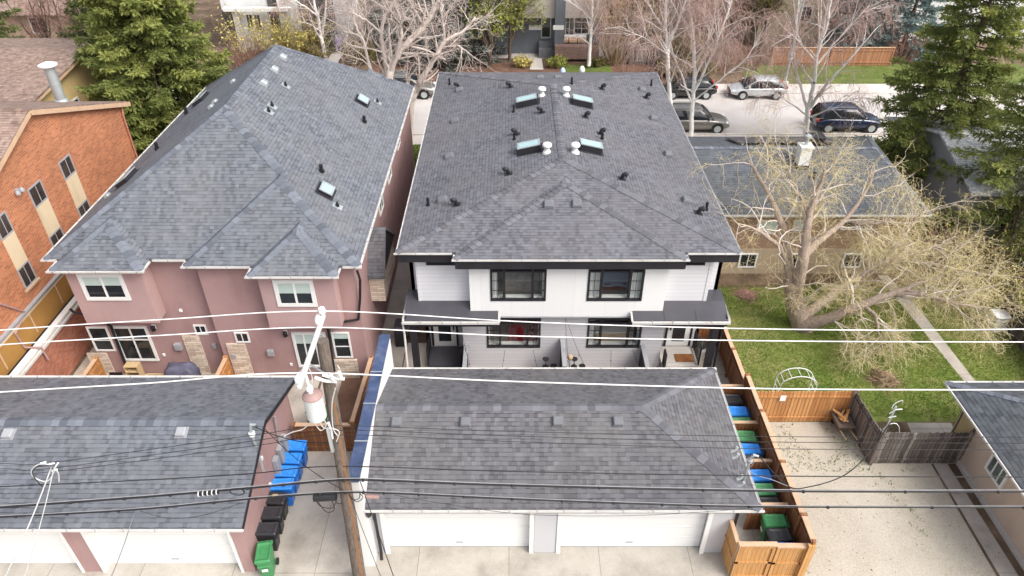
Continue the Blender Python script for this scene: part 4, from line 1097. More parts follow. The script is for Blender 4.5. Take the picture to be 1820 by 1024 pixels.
win_px(red, 532, 590, 590, 651, 22.10, .10, cols=(.33, .66), rows=(), depth=.07, blind=.3)
win_px(red, 597, 590, 628, 635, 22.10, .07, cols=(), rows=(.45,), blind=.22)
def panel_px(house, x0p, y0p, x1p, y1p, Y, mat, name, th=.06):
    a_ = at(x0p, y1p, y=Y); b_ = at(x1p, y1p, y=Y); c_ = at(x0p, y0p, y=Y)
    return MB().box(a_.x, b_.x, Y - th, Y - .002, max(0, a_.z), c_.z).build(name, mat, house)
panel_px(red, 184, 627, 218, 690, 22.55, M['stone'], 'stone_panel')
panel_px(red, 357, 596, 385, 690, 22.55, M['stone'], 'stone_panel')
panel_px(red, 430, 610, 462, 700, 22.10, M['stone'], 'stone_panel')
panel_px(red, 597, 638, 645, 700, 22.10, M['stone'], 'stone_panel', .10)
# side bay with its own little roof on the gap between the houses
MB().box(-5.95, -5.35, 24.2, 27.2, 2.6, 3.9).build('side_bay', M['stone'], red)
sbr = [(-5.95, 24.0, 4.0), (-5.22, 24.0, 4.0), (-5.22, 25.3, 5.6), (-5.95, 25.3, 5.6)]
roof(red, [sbr, [(-5.95, 25.3, 5.6), (-5.22, 25.3, 5.6), (-5.22, 27.4, 4.0), (-5.95, 27.4, 4.0)]], M['shingle_grey'], .12, 'side_roof')
MB().prism([(-5.30, 24.05, 3.9), (-5.30, 27.3, 3.9), (-5.30, 25.3, 5.45)], (-.64, 0, 0)).build('side_gable', M['black_trim'], red)
for px_, py_ in ((691, 303), (676, 358), (707, 245)):
    p = at(px_, py_, x=-5.95)
    window(red, (-5.95, p.y + .5, p.z - .5), (0, -1, 0), (1, 0, 0), 1.0, 1.0, .07, M['white_paint'], M['glass'], cols=(.5,))
# downpipes, lamps, meters
MB().tube([at(635, 482, y=21.75), at(640, 497, y=22.0), at(640, 530, y=22.0), at(637, 568, y=22.0), at(604, 573, y=22.0)], .05, 8).build('downspout', M['black_metal'], red)
MB().tube([at(583, 583, y=22.0), at(594, 660, y=22.0)], .06, 8).build('downspout', M['black_metal'], red)
MB().tube([at(189, 574, y=22.4), at(197, 580, y=22.4), at(230, 665, y=22.4)], .06, 8).build('downspout', M['black_metal'], red)
MB().tube([at(124, 549, y=22.45), at(132, 556, y=22.45), at(147, 558, y=22.45)], .05, 8).build('downspout', M['black_metal'], red)
def small_box(house, px_, py_, Y, w, h, d, mat, name):
    p = at(px_, py_, y=Y); MB().box(p.x - w / 2, p.x + w / 2, Y - d, Y - .002, p.z - h / 2, p.z + h / 2).build(name, mat, house, bevel=.01)
for px_, py_, Y in ((274, 580, 22.55), (508, 590, 22.10)):
    p = at(px_, py_, y=Y)
    lo = MB().lathe(p.x, Y - .12, [(.05, p.z + .1), (.09, p.z + .06), (.09, p.z - .12), (.04, p.z - .16)], 10).build('wall_lamp', M['black_metal'], red)
    MB().box(p.x - .07, p.x + .07, Y - .05, Y - .003, p.z - .1, p.z + .12).build('lamp_plate', M['white_paint'], lo)
small_box(red, 318, 614, 22.55, .28, .32, .16, M['grey_plastic'], 'meter_box')
small_box(red, 482, 625, 22.10, .26, .30, .14, M['grey_plastic'], 'meter_box')
small_box(red, 382, 614, 22.55, .16, .24, .10, M['grey_plastic'], 'meter_box')
small_box(red, 416, 632, 22.10, .16, .24, .10, M['grey_plastic'], 'meter_box')
small_box(red, 322, 551, 22.55, .12, .12, .08, M['white_paint'], 'wall_vent')
small_box(red, 292, 630, 22.55, .10, .14, .06, M['white_paint'], 'wall_outlet')
small_box(red, 518, 647, 22.10, .10, .14, .06, M['white_paint'], 'wall_outlet')
for px_, py_, f in ((503, 103, main_right), (488, 125, main_right), (469, 149, main_right)): box_vent(red, hit(px_, py_, f), f, M['galv'], .17, .17)
for px_, py_ in ((415, 146), (383, 182), (376, 191), (192, 349)): box_vent(red, hit(px_, py_, main_left), main_left, M['galv'], .12, .12)
for px_, py_, f in ((644, 180, main_right), (579, 340, main_right)): skylight(red, hit(px_, py_, f), f, .66, .52, .14)
for px_, py_ in ((358, 178), (227, 319)): skylight(red, hit(px_, py_, main_left), main_left, 1.0, .62, .16)
for px_, py_, f in ((648, 218, main_right), (572, 306, main_right), (280, 266, main_left), (332, 203, main_left)): pipe_vent(red, hit(px_, py_, f), f, .34, .08)
for px_, py_ in ((508, 153), (484, 189), (478, 199), (671, 182), (600, 367)): pipe_vent(red, hit(px_, py_, main_right), main_right, .2, .05, M['galv'])

# ================================================================== MAUVE GARAGE
pg = thing('garage', 'mauve stucco garage with blue grey gable roof and white doors at the lower left', 'garage', (-12.5, 13.2, 0))
qz = 2.89; qf, qb, ql, qr, qm = 12.78, 19.2, -23.5, -7.95, 16.0
q_f = [(ql, qf, qz), (qr, qf, qz), (qr, qm, 4.02), (ql, qm, 4.02)]; q_b = [(qr, qb, qz), (ql, qb, qz), (ql, qm, 4.02), (qr, qm, 4.02)]
qrf = roof(pg, [q_f, q_b], M['shingle_blue'], .07)
caps(qrf, M['cap_blue'], [((ql, qm, 4.02), (qr, qm, 4.02), q_f, q_b)], .2)
gutter(pg, [(ql, qf, qz), (qr + .05, qf, qz)]); gutter(pg, [(qr + .05, qb, qz), (ql, qb, qz)], size=.11)
fs = MB()
fs.bar((qr - .01, qf - .02, qz - .12), (qr - .01, qm, 4.02 - .12), .05, .16); fs.bar((qr - .01, qm, 4.02 - .12), (qr - .01, qb + .02, qz - .12), .05, .16)
fs.build('rake_board', M['black_trim'], pg)
wl = MB()
pd = [(-20.2, -13.75), (-13.15, -8.62)]
wl.prism([(-8.25, 13.2, 0), (-8.25, 18.9, 0), (-8.25, 18.9, 2.78), (-8.25, qm, 3.88), (-8.25, 13.2, 2.78)], (-.35, 0, 0))
wl.box(-23.4, -8.605, 18.7, 18.9, 0, 2.75)
for a_, b_ in ((-23.4, -20.2), (-13.75, -13.15)): wl.box(a_, b_, 13.2, 18.7, 0, 2.76)
for a_, b_ in pd: wl.box(a_, b_, 13.2, 13.7, 2.22, 2.76)
wl.build('wall', M['mauve'], pg)
MB().box(ql + .1, qr - .3, qf + .02, 13.18, 2.73, 2.76).build('soffit', M['mauve'], pg)
for a_, b_ in pd:
    d = MB()
    for k in range(4): d.box(a_ + .09, b_ - .09, 13.5, 13.55, .01 + k * .55, .01 + (k + 1) * .55 - .012)
    do = d.build('garage_door', M['white_door'], pg, bevel=.008)
    MB().box(a_ + .002, a_ + .085, 13.17, 13.56, 0, 2.215).box(b_ - .085, b_ - .002, 13.17, 13.56, 0, 2.215).box(a_ + .085, b_ - .085, 13.17, 13.56, 2.13, 2.215).build('frame', M['white_paint'], do)
    MB().box((a_ + b_) / 2 - .12, (a_ + b_) / 2 + .12, 13.48, 13.499, .25, .29).build('handle', M['grey_plastic'], do)
for px_, py_ in ((16, 768), (323, 765)): box_vent(pg, hit(px_, py_ + 4, q_f), q_f, M['grey_plastic'], .17, .15)
p = at(462, 962, x=-8.25)
lo = MB().box(-8.248, -8.18, p.y - .07, p.y + .07, p.z - .12, p.z + .1).build('wall_lamp', M['white_paint'], pg)
for px_, py_ in ((463, 815), (478, 862)):
    p = at(px_, py_, x=-8.25); MB().box(-8.248, -8.17, p.y - .06, p.y + .06, p.z - .06, p.z + .08).build('wall_outlet', M['white_paint'], pg, bevel=.01)
# meters, conduits and a service mast on the side wall
for k, yy in enumerate((17.4, 16.9, 16.4)):
    MB().box(-8.248, -8.06, yy - .14, yy + .14, 1.0, 1.75).build('meter_box', M['grey_plastic'], pg, bevel=.02)
MB().tube([(-8.2, 17.15, .3), (-8.2, 17.15, 2.2), (-8.12, 17.15, 3.0)], .035, 6).build('conduit', M['grey_plastic'], pg)
mo = MB().tube([(-8.05, 15.2, 2.5), (-8.05, 15.2, 4.5), (-8.0, 15.2, 4.7), (-7.85, 15.2, 4.68)], .045, 8).build('power_mast', M['galv'], pg)
MB().lathe(-8.05, 15.2, [(.05, 4.2), (.1, 4.22), (.1, 4.34), (.05, 4.36)], 10).build('mast_clamp', M['porcelain'], mo)

# ================================================================== BRICK APARTMENTS
XB = -19.5
apt = thing('apartment_building', 'orange brick apartment block with cream window panels and brown gable roof at the left edge', 'building', (-22, 25, 0))
MB().prism([(XB, 15.0, 3.3), (XB, 34.1, 3.3), (XB, 34.1, 7.35), (XB, 27.2, 9.75), (XB, 15.0, 5.5)], (-14, 0, 0)).build('wall', M['brick_orange'], apt)
ap_n = [(-42, 15.0, 5.65), (-19.25, 15.0, 5.65), (-19.25, 27.2, 9.92), (-42, 27.2, 9.92)]; ap_f = [(-19.25, 34.6, 7.33), (-42, 34.6, 7.33), (-42, 27.2, 9.92), (-19.25, 27.2, 9.92)]
arf = roof(apt, [ap_n, ap_f], M['shingle_brown'], .06); caps(arf, M['cap_brown'], [((-42, 27.2, 9.92), (-19.25, 27.2, 9.92), ap_n, ap_f)])
MB().bar((-19.28, 15.0, 5.50), (-19.28, 27.2, 9.77), .07, .2).bar((-19.28, 27.2, 9.77), (-19.28, 34.6, 7.18), .07, .2).build('rake_board', M['cap_wood'], apt)
def apt_win(tl, tr, bl_, br_, pb_l, lower):
    a_ = at(tl[0], tl[1], x=XB); b_ = at(tr[0], tr[1], x=XB); c_ = at(bl_[0], bl_[1], x=XB)
    y0, y1, zt, zb_ = (a_.y + c_.y) / 2, b_.y, (a_.z + b_.z) / 2, c_.z
    pz = at(pb_l[0], pb_l[1], x=XB).z; lz = at(lower[0], lower[1], x=XB).z
    window(apt, (XB, y0, zb_), (0, 1, 0), (1, 0, 0), y1 - y0, zt - zb_, .06, M['grey_plastic'], M['glass_brown'], cols=(.55,), depth=.04)
    MB().box(XB + .002, XB + .035, y0 + .02, y1 - .02, pz, zb_ - .005).build('window_panel', M['cream'], apt)
    window(apt, (XB, y0, lz), (0, 1, 0), (1, 0, 0), y1 - y0, pz - lz - .005, .06, M['grey_plastic'], M['glass_brown'], cols=(.5,), depth=.04, sill=M['cap_wood'])
apt_win((102, 290), (122, 273), (116, 321), (133, 309), (134, 372), (146, 400))
apt_win((48, 337), (70, 319), (62, 372), (82, 358), (84, 424), (95, 450))
apt_win((-14, 392), (8, 376), (2, 430), (20, 416), (27, 483), (47, 514))
p = at(28, 340, x=XB)
lo = MB().box(XB + .002, XB + .12, p.y - .08, p.y + .08, p.z - .05, p.z + .1).build('wall_lamp', M['grey_plastic'], apt)
for s in (-.14, .14): MB().lathe(XB + .16, p.y + s, [(.03, p.z + .1), (.09, p.z + .02), (.10, p.z - .06)], 10).build('lamp_shade', M['grey_plastic'], lo)
# lower storey: cornice, ochre wall, white ledge, old brick
MB().box(XB, XB + .10, 14, 34, 3.26, 3.36).box(XB, XB + .16, 14, 34, 3.362, 3.42).build('cornice', M['grey_plastic'], apt)
MB().box(-33, XB + .06, 14, 34, 2.0, 3.258).build('lower_wall', M['ochre'], apt)
MB().box(XB + .062, XB + .09, 14, 34, 3.15, 3.255).build('cream_band', M['cream'], apt)
MB().box(-19.2, -18.95, 14, 34, 2.06, 2.19).build('ledge', M['white_paint'], apt)
MB().box(-18.86, -18.76, 14, 34, 2.04, 2.14).build('ledge_gutter', M['gutter_white'], apt)
MB().box(XB + .062, -18.90, 14, 34, 1.98, 2.058).build('ledge_shade_strip', M['black_trim'], apt)  # black strip stands in for the shadow along the ledge
MB().box(-33, -18.87, 14, 34, 0, 1.978).build('basement_wall', M['brick_red'], apt)
for yy in (20.4, 22.6, 24.6): MB().box(XB + .061, XB + .075, yy - .03, yy + .03, 2.2, 3.14).build('panel_joint', M['cap_wood'], apt)
MB().tube([at(0, 540, x=XB + .05), at(45, 555, x=XB + .1), (XB + .13, 21.45, 3.1), (XB + .13, 21.55, 2.3), (-18.78, 21.6, 2.25), (-18.72, 21.6, 1.6)], .045, 8).build('downspout', M['mauve'], apt)
MB().tube([(XB + .1, 34.0, 7.2), (XB + .08, 33.9, 6.9), (XB + .08, 33.9, 3.4)], .05, 8).build('downspout', M['brick_red'], apt)
ch = hit(110, 181, ap_f)
co = MB().lathe(ch.x, ch.y, [(.36, ch.z - .05), (.30, ch.z + .12), (.25, ch.z + .16), (.25, ch.z + 1.75)], 20).build('chimney_pipe', M['galv'], apt, smooth=False)
MB().lathe(ch.x, ch.y, [(.30, ch.z + 1.72), (.42, ch.z + 1.80), (.43, ch.z + 1.86), (.10, ch.z + 1.98)], 20).build('chimney_cap', M['white_paint'], co)
MB().lathe(ch.x, ch.y, [(.262, ch.z + .9), (.262, ch.z + .95)], 20).build('chimney_band', M['galv'], co)
# building behind it
ap2 = thing('apartment_building', 'yellow walled building with a shallow brown roof behind the orange brick block', 'building', (-30, 38, 0))
ra = [(-48, 34.8, 7.2), (-24.3, 34.8, 7.2), (-24.3, 41.1, 7.9), (-48, 41.1, 7.9)]; rb = [(-24.3, 46, 7.0), (-48, 46, 7.0), (-48, 41.1, 7.9), (-24.3, 41.1, 7.9)]
roof(ap2, [ra, rb], M['shingle_brown'], .1)
MB().prism([(-24.7, 35.2, 0), (-24.7, 45.6, 0), (-24.7, 45.6, 6.95), (-24.7, 41.1, 7.78), (-24.7, 35.2, 7.1)], (-20, 0, 0)).build('wall', M['yellow_stucco'], ap2)
MB().bar((-24.33, 34.8, 7.05), (-24.33, 41.1, 7.75), .05, .2).bar((-24.33, 41.1, 7.75), (-24.33, 46, 6.85), .05, .2).build('rake_board', M['cap_wood'], ap2)
window(ap2, (-24.7, 38, 4.6), (0, 1, 0), (1, 0, 0), 1.2, 1.2, .08, M['white_paint'], M['glass'])

# ================================================================== BUNGALOW
bun = thing('bungalow', 'tan bungalow with slate grey hip roof and a white chimney behind the bare yellow tree', 'house', (15, 31, 0))
hz = 3.8
p_r = at(1655, 381, z=hz); hf = p_r.y
hA = (8.8, hf, hz); hB = (p_r.x, hf, hz); hyb = 38.2
hC = (20.5, hyb, hz); hD = (8.8, hyb, hz)
rz = 5.25; ym = 33.7
hR = (18.6, ym, rz); hL = (8.8, ym, rz)
h_f = [hA, hB, hR, hL]; h_b = [hC, hD, hL, hR]; h_r = [hB, hC, hR]
hrf = roof(bun, [h_f, h_b, h_r], M['shingle_slate'], .08)
caps(hrf, M['cap_blue'], [(hL, hR, h_f, h_b), (hB, hR, h_f, h_r), (hC, hR, h_b, h_r)], .16)
gutter(bun, [hA, hB], size=.08); gutter(bun, [hB, hC], size=.05)
MB().box(8.9, p_r.x - .15, hf + .05, hyb - .1, hz - .2, hz - .16).build('soffit', M['white_paint'], bun)
wy = hf + .55
MB().box(9.2, 19.5, wy, 37.8, 1.50, hz - .2).build('wall', M['tan_stucco'], bun)
MB().box(9.2, 19.5, wy - .04, 37.8, 0, 1.498).build('lower_wall', M['sand_stucco'], bun)
for x0, x1, y0, y1, bl_ in ((1342, 1378, 391, 415, .95), (1407, 1432, 391, 410, .95), (1493, 1548, 391, 408, .2)):
    win_px(bun, x0, y0, x1, y1, wy, .07, cols=(.5,) if x1 - x0 > 40 else (), blind=bl_)
for x0, x1, y0, y1 in ((1310, 1342, 450, 475), (1400, 1425, 450, 475), (1493, 1527, 450, 475)):
    win_px(bun, x0, y0, x1, y1, wy - .04, .08, cols=(.5,))
p = hit(1424, 292, h_f)
co = MB().box(p.x - .27, p.x + .27, p.y - .27, p.y + .27, p.z - .3, p.z + .95).box(p.x - .33, p.x + .33, p.y - .33, p.y + .33, p.z + .952, p.z + 1.05).build('chimney', M['white_paint'], bun, bevel=.01)
MB().box(p.x - .36, p.x + .36, p.y - .36, p.y + .36, p.z - .2, p.z + .06).build('flashing', M['black_metal'], co)
MB().lathe(p.x, p.y, [(.09, p.z + 1.05), (.09, p.z + 1.4), (.16, p.z + 1.42), (.16, p.z + 1.55), (.05, p.z + 1.6)], 12).build('flue', M['galv'], co)
p = at(1447, 262, y=ym + .4)
MB().box(p.x - .35, p.x + .35, ym + .2, ym + .8, rz - .2, rz + .35).box(p.x - .42, p.x + .42, ym + .12, ym + .88, rz + .352, rz + .42).build('swamp_cooler', M['black_metal'], bun)
for px_, py_ in ((1445, 318), (1420, 350)): pipe_vent(bun, hit(px_, py_, h_f), h_f, .4, .07)
p = hit(1360, 253, h_b); n_, u_, v_ = slope_basis(h_b)
sp = MB().boxb(p, u_, v_, n_, -3.4, 1.8, -1.2, 1.2, .10, .14).build('solar_panel', M['porch_metal'], bun)
MB().boxb(p, u_, v_, n_, -3.2, -3.1, -1.1, 1.1, 0, .098).boxb(p, u_, v_, n_, 1.5, 1.6, -1.1, 1.1, 0, .098).build('panel_rail', M['galv'], sp)

# ================================================================== BEIGE GARAGE lower right
ng = thing('garage', 'beige stucco garage with slate blue shingle roof at the lower right corner', 'garage', (19, 16, 0))
nz = 2.75
c1 = at(1683, 680, z=nz); c2 = at(1845, 905, z=nz)   # left eave line
xe0, ye0, xe1, ye1 = c1.x, c1.y, c2.x, c2.y
nw0, nw1, ncx = 15.92, 22.6, 19.26
nf, nb = 11.4, 19.08
nrz = 4.05
nA, nB, nC, nD = (nw0, nf, nz), (nw1, nf, nz), (nw1, nb, nz), (nw0, nb, nz)
nR1, nR2 = (ncx, nf + 3.2, nrz), (ncx, nb - 3.2, nrz)
n_l = [nD, nA, nR1, nR2]; n_b = [nC, nD, nR2]; n_r = [nB, nC, nR2, nR1]; n_f = [nA, nB, nR1]
nrf = roof(ng, [n_l, n_b, n_r, n_f], M['shingle_slate'], .07)
caps(nrf, M['cap_blue'], [(nD, nR2, n_l, n_b), (nA, nR1, n_l, n_f), (nR1, nR2, n_l, n_r), (nC, nR2, n_b, n_r)], .14)
gutter(ng, [nD, nA], size=.08); gutter(ng, [nC, nD], size=.08)
MB().box(nw0 + .04, nw1 - .04, nf + .04, nb - .04, nz - .14, nz - .10).build('soffit', M['cap_wood'], ng)
MB().box(16.6, 22.2, 11.9, 18.62, .0, nz - .145).build('wall', M['beige_stucco'], ng)
MB().box(16.5, 16.595, 11.9, 18.62, .0, .22).build('footing', M['sidewalk'], ng)
MB().box(16.565, 16.597, 17.72, 18.45, .23, 2.2).build('side_door', M['raw_wood'], ng)
MB().box(16.555, 16.598, 17.64, 17.715, .23, 2.28).box(16.555, 16.598, 18.455, 18.53, .23, 2.28).build('door_frame', M['bark_brown'], ng)
wa, wb_, wc = at(1752, 831, x=16.6), at(1766, 807, x=16.6), at(1781, 871, x=16.6)
wd = at(1795, 841, x=16.6)
yn, yf = (wc.y + wd.y) / 2, (wa.y + wb_.y) / 2
window(ng, (16.6, yf, min(wa.z, wc.z)), (0, -1, 0), (-1, 0, 0), yf - yn if yf > yn else 1.0, .98, .08, M['white_paint'], M['window_grey'], cols=(.35, .68), depth=.06)

# ------------------------------------------------------------------ fences
def fence(name, label, segs, mat, capm=None, post=True, th=.05, posts_m=None, rail=True):
    """segs: ((x0,y0),(x1,y1),ztop) board panels, each with posts and a cap rail"""
    t = thing(name, label, 'fence', (segs[0][0][0], segs[0][0][1], 0))
    for (p, q, zt) in segs:
        a, b = Vector((p[0], p[1], 0)), Vector((q[0], q[1], 0)); d = b - a; l = d.length; d.normalize(); s_ = d.cross(Vector((0, 0, 1)))
        n = max(1, int(l / .142)); mb = MB()
        for i in range(n):
            w = l / n; o = a + d * (i * w)
            j = random.uniform(-.006, .006); zz = zt + (random.uniform(-.02, .02) if capm is None else 0)
            mb.boxb(o, d, s_, (0, 0, 1), .004, w - .004, -th / 2 + j, th / 2 - .02 + j, .03, zz)
        mb.build('board_panel', mat, t)
        if rail:
            r_ = MB()
            for z in (.3, zt - .25): r_.boxb(a, d, s_, (0, 0, 1), 0, l, th / 2 - .012, th / 2 + .028, z - .045, z + .045)
            for z in (.3, zt - .25, (zt + .0) / 2): r_.boxb(a, d, s_, (0, 0, 1), 0, l, -th / 2 - .048, -th / 2 - .008, z - .045, z + .045)
            r_.build('rail', posts_m or mat, t)
        if capm:
            MB().boxb(a, d, s_, (0, 0, 1), -.02, l + .02, -.08, .08, zt + .002, zt + .04).build('cap_rail', capm, t)
        if post:
            MB().boxb(a, d, s_, (0, 0, 1), -.05, .05, -.05 - th, .05 + th, 0, zt + .08).build('post', posts_m or mat, t)
    p, q, zt = segs[-1]
    MB().box(q[0] - .05, q[0] + .05, q[1] - .05, q[1] + .05, 0, zt + .08).build('post', posts_m or mat, t)
    return t
fence('wooden_fence', 'long brown board fence with pale cap rail stepping up beside the cart stalls and lawn',
      [((9.15, 24.3), (9.15, 22.3), 1.45), ((9.15, 22.3), (9.15, 20.4), 1.52), ((9.15, 20.4), (9.15, 18.45), 1.86), ((9.15, 18.45), (9.15, 16.05), 1.90), ((9.15, 16.05), (9.15, 13.9), 1.94), ((9.15, 13.9), (9.15, 12.95), 1.98)],
      M['cedar_dark'], M['cap_wood'])
fence('wooden_fence', 'short brown board fence between the white duplex and the long cap railed fence', [((8.2, 24.25), (9.05, 24.25), 1.5)], M['cedar_dark'])
fence('wooden_fence', 'orange cedar board fence with a white notice at the head of the gravel pad', [((9.22, 19.72), (13.08, 19.72), 1.66)], M['cedar'])
_f = bpy.data.objects['wooden_fence.002']
MB().box(10.30, 10.52, 19.655, 19.668, 1.22, 1.50).build('notice', M['white_paint'], _f)
fence('wooden_fence', 'weathered grey board fence running from the orange fence towards the alley', [((13.15, 19.70), (13.25, 17.72), 1.66)], M['grey_boards'], None)
fence('wooden_fence', 'weathered grey board fence leaning between the gravel pad and the beige garage', [((13.3, 17.62), (16.5, 17.62), 1.66)], M['grey_boards'], None)
fence('wooden_fence', 'grey board fence at the right edge beyond the garden walk', [((22.6, 26.0), (22.6, 20.0), 1.6)], M['grey_boards'], None)
# cart stalls: rails square to the long fence
for yy, nm in ((20.35, 'brown board partition behind the first black cart in the stalls'), (18.42, 'pale railed partition between the first green cart and the second green cart'), (16.62, 'pale railed partition in front of the second black cart in the stalls'), (14.78, 'pale railed partition behind the green cart nearest the alley gate')):
    t = thing('stall_partition', nm, 'partition', (8.4, yy, 0))
    mb = MB()
    for i in range(9): mb.box(7.85 + i * .136, 7.85 + i * .136 + .13, yy - .02, yy + .02, .03, 1.34)
    mb.build('board_panel', M['cedar_dark'], t); MB().box(7.82, 9.09, yy - .06, yy + .06, 1.342, 1.385).build('cap_rail', M['cap_wood'], t)
# alley gate
gt = thing('wooden_gate', 'honey cedar double gate with cap rails closing the cart stalls at the alley', 'gate', (8.0, 13.0, 0))
for x0, x1, zt in ((6.95, 8.08, 1.80), (8.12, 9.05, 1.72)):
    mb = MB(); n = int((x1 - x0) / .14)
    for i in range(n): mb.box(x0 + (x1 - x0) * i / n + .003, x0 + (x1 - x0) * (i + 1) / n - .003, 12.98, 13.01, .06, zt)
    p_ = mb.build('gate_panel', M['cedar_honey'], gt)
    f = MB().box(x0, x1, 12.94, 12.978, zt - .14, zt - .02).box(x0, x1, 12.94, 12.978, .08, .2).box(x0, x1, 12.94, 12.978, zt * .5 - .05, zt * .5 + .05)
    f.box(x0, x0 + .1, 12.94, 12.979, .2, zt - .14).box(x1 - .1, x1, 12.94, 12.979, .2, zt - .14)
    f.build('gate_frame', M['cedar_honey'], gt)
    MB().box(x0 - .03, x1 + .02, 12.90, 13.06, zt + .003, zt + .045).build('cap_rail', M['cap_wood'], gt)
MB().box(9.0, 9.22, 12.84, 12.96, 0, 1.9).build('gate_post', M['cedar_honey'], gt)
mb = MB()
for i in range(8): mb.box(6.90, 6.94, 13.06 + i * .142, 13.06 + i * .142 + .136, .06, 1.74)
mb.build('side_panel', M['cedar_honey'], gt); MB().box(6.86, 6.98, 13.06, 14.2, 1.742, 1.785).build('cap_rail', M['cap_wood'], gt)
MB().box(6.86, 6.899, 13.06, 14.2, .9, 1.0).build('rail', M['cedar_honey'], gt)
# small yard enclosure behind the pole
fence('wooden_fence', 'brown board fence with pale cap around the gravel bed by the mauve house', [((-8.0, 18.2), (-6.75, 18.2), 1.45), ((-6.7, 18.2), (-5.95, 18.2), 1.45), ((-5.9, 18.25), (-5.75, 21.9), 1.45)], M['cedar_dark'], M['cap_wood'])
struct('gravel_bed', [(-7.0, 18.3), (-5.95, 18.3), (-5.85, 21.7), (-7.0, 21.7)], M['mulch'], 0.5)
MB().box(-7.02, -5.97, 18.26, 21.7, 0, .498).build('planter_soil', M['soil'], bpy.data.objects['wooden_fence.006'])
fence('wooden_fence', 'narrow brown fence panel beside the covered grill on the mauve house patio', [((-11.75, 22.0), (-11.75, 19.3), 1.35)], M['cedar'], M['cap_wood'])
fence('wooden_fence', 'brown board fence with cap rail at the left end of the mauve house patio', [((-17.1, 22.0), (-17.1, 19.2), 1.3)], M['cedar'], M['cap_wood'])
struct('patio_slab', [(-17.0, 19.2), (-8.1, 19.2), (-8.1, 22.5), (-17.0, 22.5)], M['concrete'], 0.013)

# ------------------------------------------------------------------ carts
def make_cart(x, y, rz, mat, label, group, lid=None):
    lid = M[{'blue cart plastic': 'lid_blue', 'green cart plastic': 'bin_green', 'dark green cart plastic': 'lid_green'}.get(mat.name, 'lid_black')]
    t = thing('wheelie_bin', label, 'bin', (0, 0, 0), group)
    b = MB().taper(0, 0, .06, .95, .18, .25, .215, .34)
    b.taper(0, .0, .951, .985, .23, .355, .23, .355)
    b.box(-.2, .2, -.36, -.30, .72, .78)
    b.build('body', mat, t, bevel=.025)
    # lid: shallow dome with ribs, hinged at the wheel side (+y)
    l_ = MB()
    P = []
    for k, (z, a, b_) in enumerate(((.99, .238, .375), (1.03, .238, .375), (1.085, .205, .32), (1.045, .165, .25))):
        P += [(-a, -b_, z), (a, -b_, z), (a, b_ + .0, z), (-a, b_, z)]
    l_.add(P, [(3, 2, 1, 0), (12, 13, 14, 15)] + [(i + 4 * r, (i + 1) % 4 + 4 * r, (i + 1) % 4 + 4 * r + 4, i + 4 * r + 4) for r in range(3) for i in range(4)])
    lo = l_.build('lid', lid or mat, t, bevel=.015)
    MB().box(-.10, .10, -.05, .12, 1.0455, 1.062).build('lid_plate', lid or mat, lo, bevel=.003)
    h = MB().tube([(-.22, .36, .93), (-.22, .44, .97), (.22, .44, .97), (.22, .36, .93)], .018, 6); h.build('handle', mat, t)
    for s in (-1, 1):
        w = MB()
        n = 16; vs = []; 
        pts = [(s * .215, .25, .115), (s * .265, .25, .115)]
        w.tube(pts, .115, 14); wo = w.build('wheel', M['rubber'], t)
    MB().box(-.09, .09, -.351, -.338, .5, .62).build('label_plate', M['white_paint'], t) if mat is M['bin_green'] else None
    t.location = (x, y, 0.012); t.rotation_euler = (0, 0, rz)
    return t
gB = 'wheeled carts lined up beside the mauve garage'; gS = 'wheeled carts in the wooden stalls'
row = [(-7.86, 17.6, 'bin_blue', 'bright blue cart farthest from the alley in the row beside the mauve garage'), (-7.88, 17.0, 'bin_blue', 'second blue cart from the back of the row beside the mauve garage'),
       (-7.90, 16.42, 'bin_blue', 'third blue cart from the back of the row beside the mauve garage'), (-7.93, 15.86, 'bin_blue', 'blue cart standing next to the black carts in the row beside the mauve garage'),
       (-7.98, 15.28, 'bin_black', 'black cart next to the blue carts with a yellow scrap on its lid'), (-7.98, 14.70, 'bin_black', 'middle one of the three black carts beside the mauve garage'),
       (-7.97, 14.08, 'bin_black', 'black cart standing next to the light green cart by the mauve garage'), (-7.83, 13.22, 'bin_green', 'light green cart at the alley end of the row beside the mauve garage')]
for x, y, m, lb in row:
    make_cart(x + random.uniform(-.03, .03), y, R(90) + random.uniform(-.06, .06) + (R(-80) if m == 'bin_green' else 0), M[m], lb, gB)
sc_ = MB().box(-.1, .08, -.06, .06, 0, .03).build('yellow_scrap', M['raw_wood'], None); sc_.location = (-7.98, 15.32, 1.095); tag(sc_, 'scrap of yellow packaging lying on the lid of a black cart', 'scrap')
stall = [(19.95, 'bin_black', 'black cart at the back end of the wooden stalls'), (19.3, 'bin_blue', 'blue cart between the back black cart and a green cart in the stalls'), (18.72, 'bin_dark_green', 'dark green cart in the back stall beside the partition'),
         (18.05, 'bin_dark_green', 'dark green cart at the back of the second stall'), (17.43, 'bin_blue', 'blue cart in the middle of the second stall'), (16.88, 'bin_black', 'black cart at the front of the second stall under the white cable loop'),
         (16.25, 'bin_blue', 'blue cart at the back of the third stall'), (15.65, 'bin_dark_green', 'dark green cart in the middle of the third stall'), (15.08, 'bin_black', 'black cart at the front of the third stall'),
         (14.40, 'bin_green', 'green cart at the back of the stall behind the alley gate'), (13.85, 'bin_black', 'black cart between the green and blue carts behind the alley gate'), (13.33, 'bin_blue', 'blue cart tucked right behind the alley gate')]
for y, m, lb in stall:
    make_cart(8.62 + random.uniform(-.04, .04), y, R(-90) + random.uniform(-.05, .05), M[m], lb, gS)
make_cart(-8.55 + 1.1, 19.4, R(80), M['bin_green'], 'green cart by the brown fence behind the pole transformer', None)

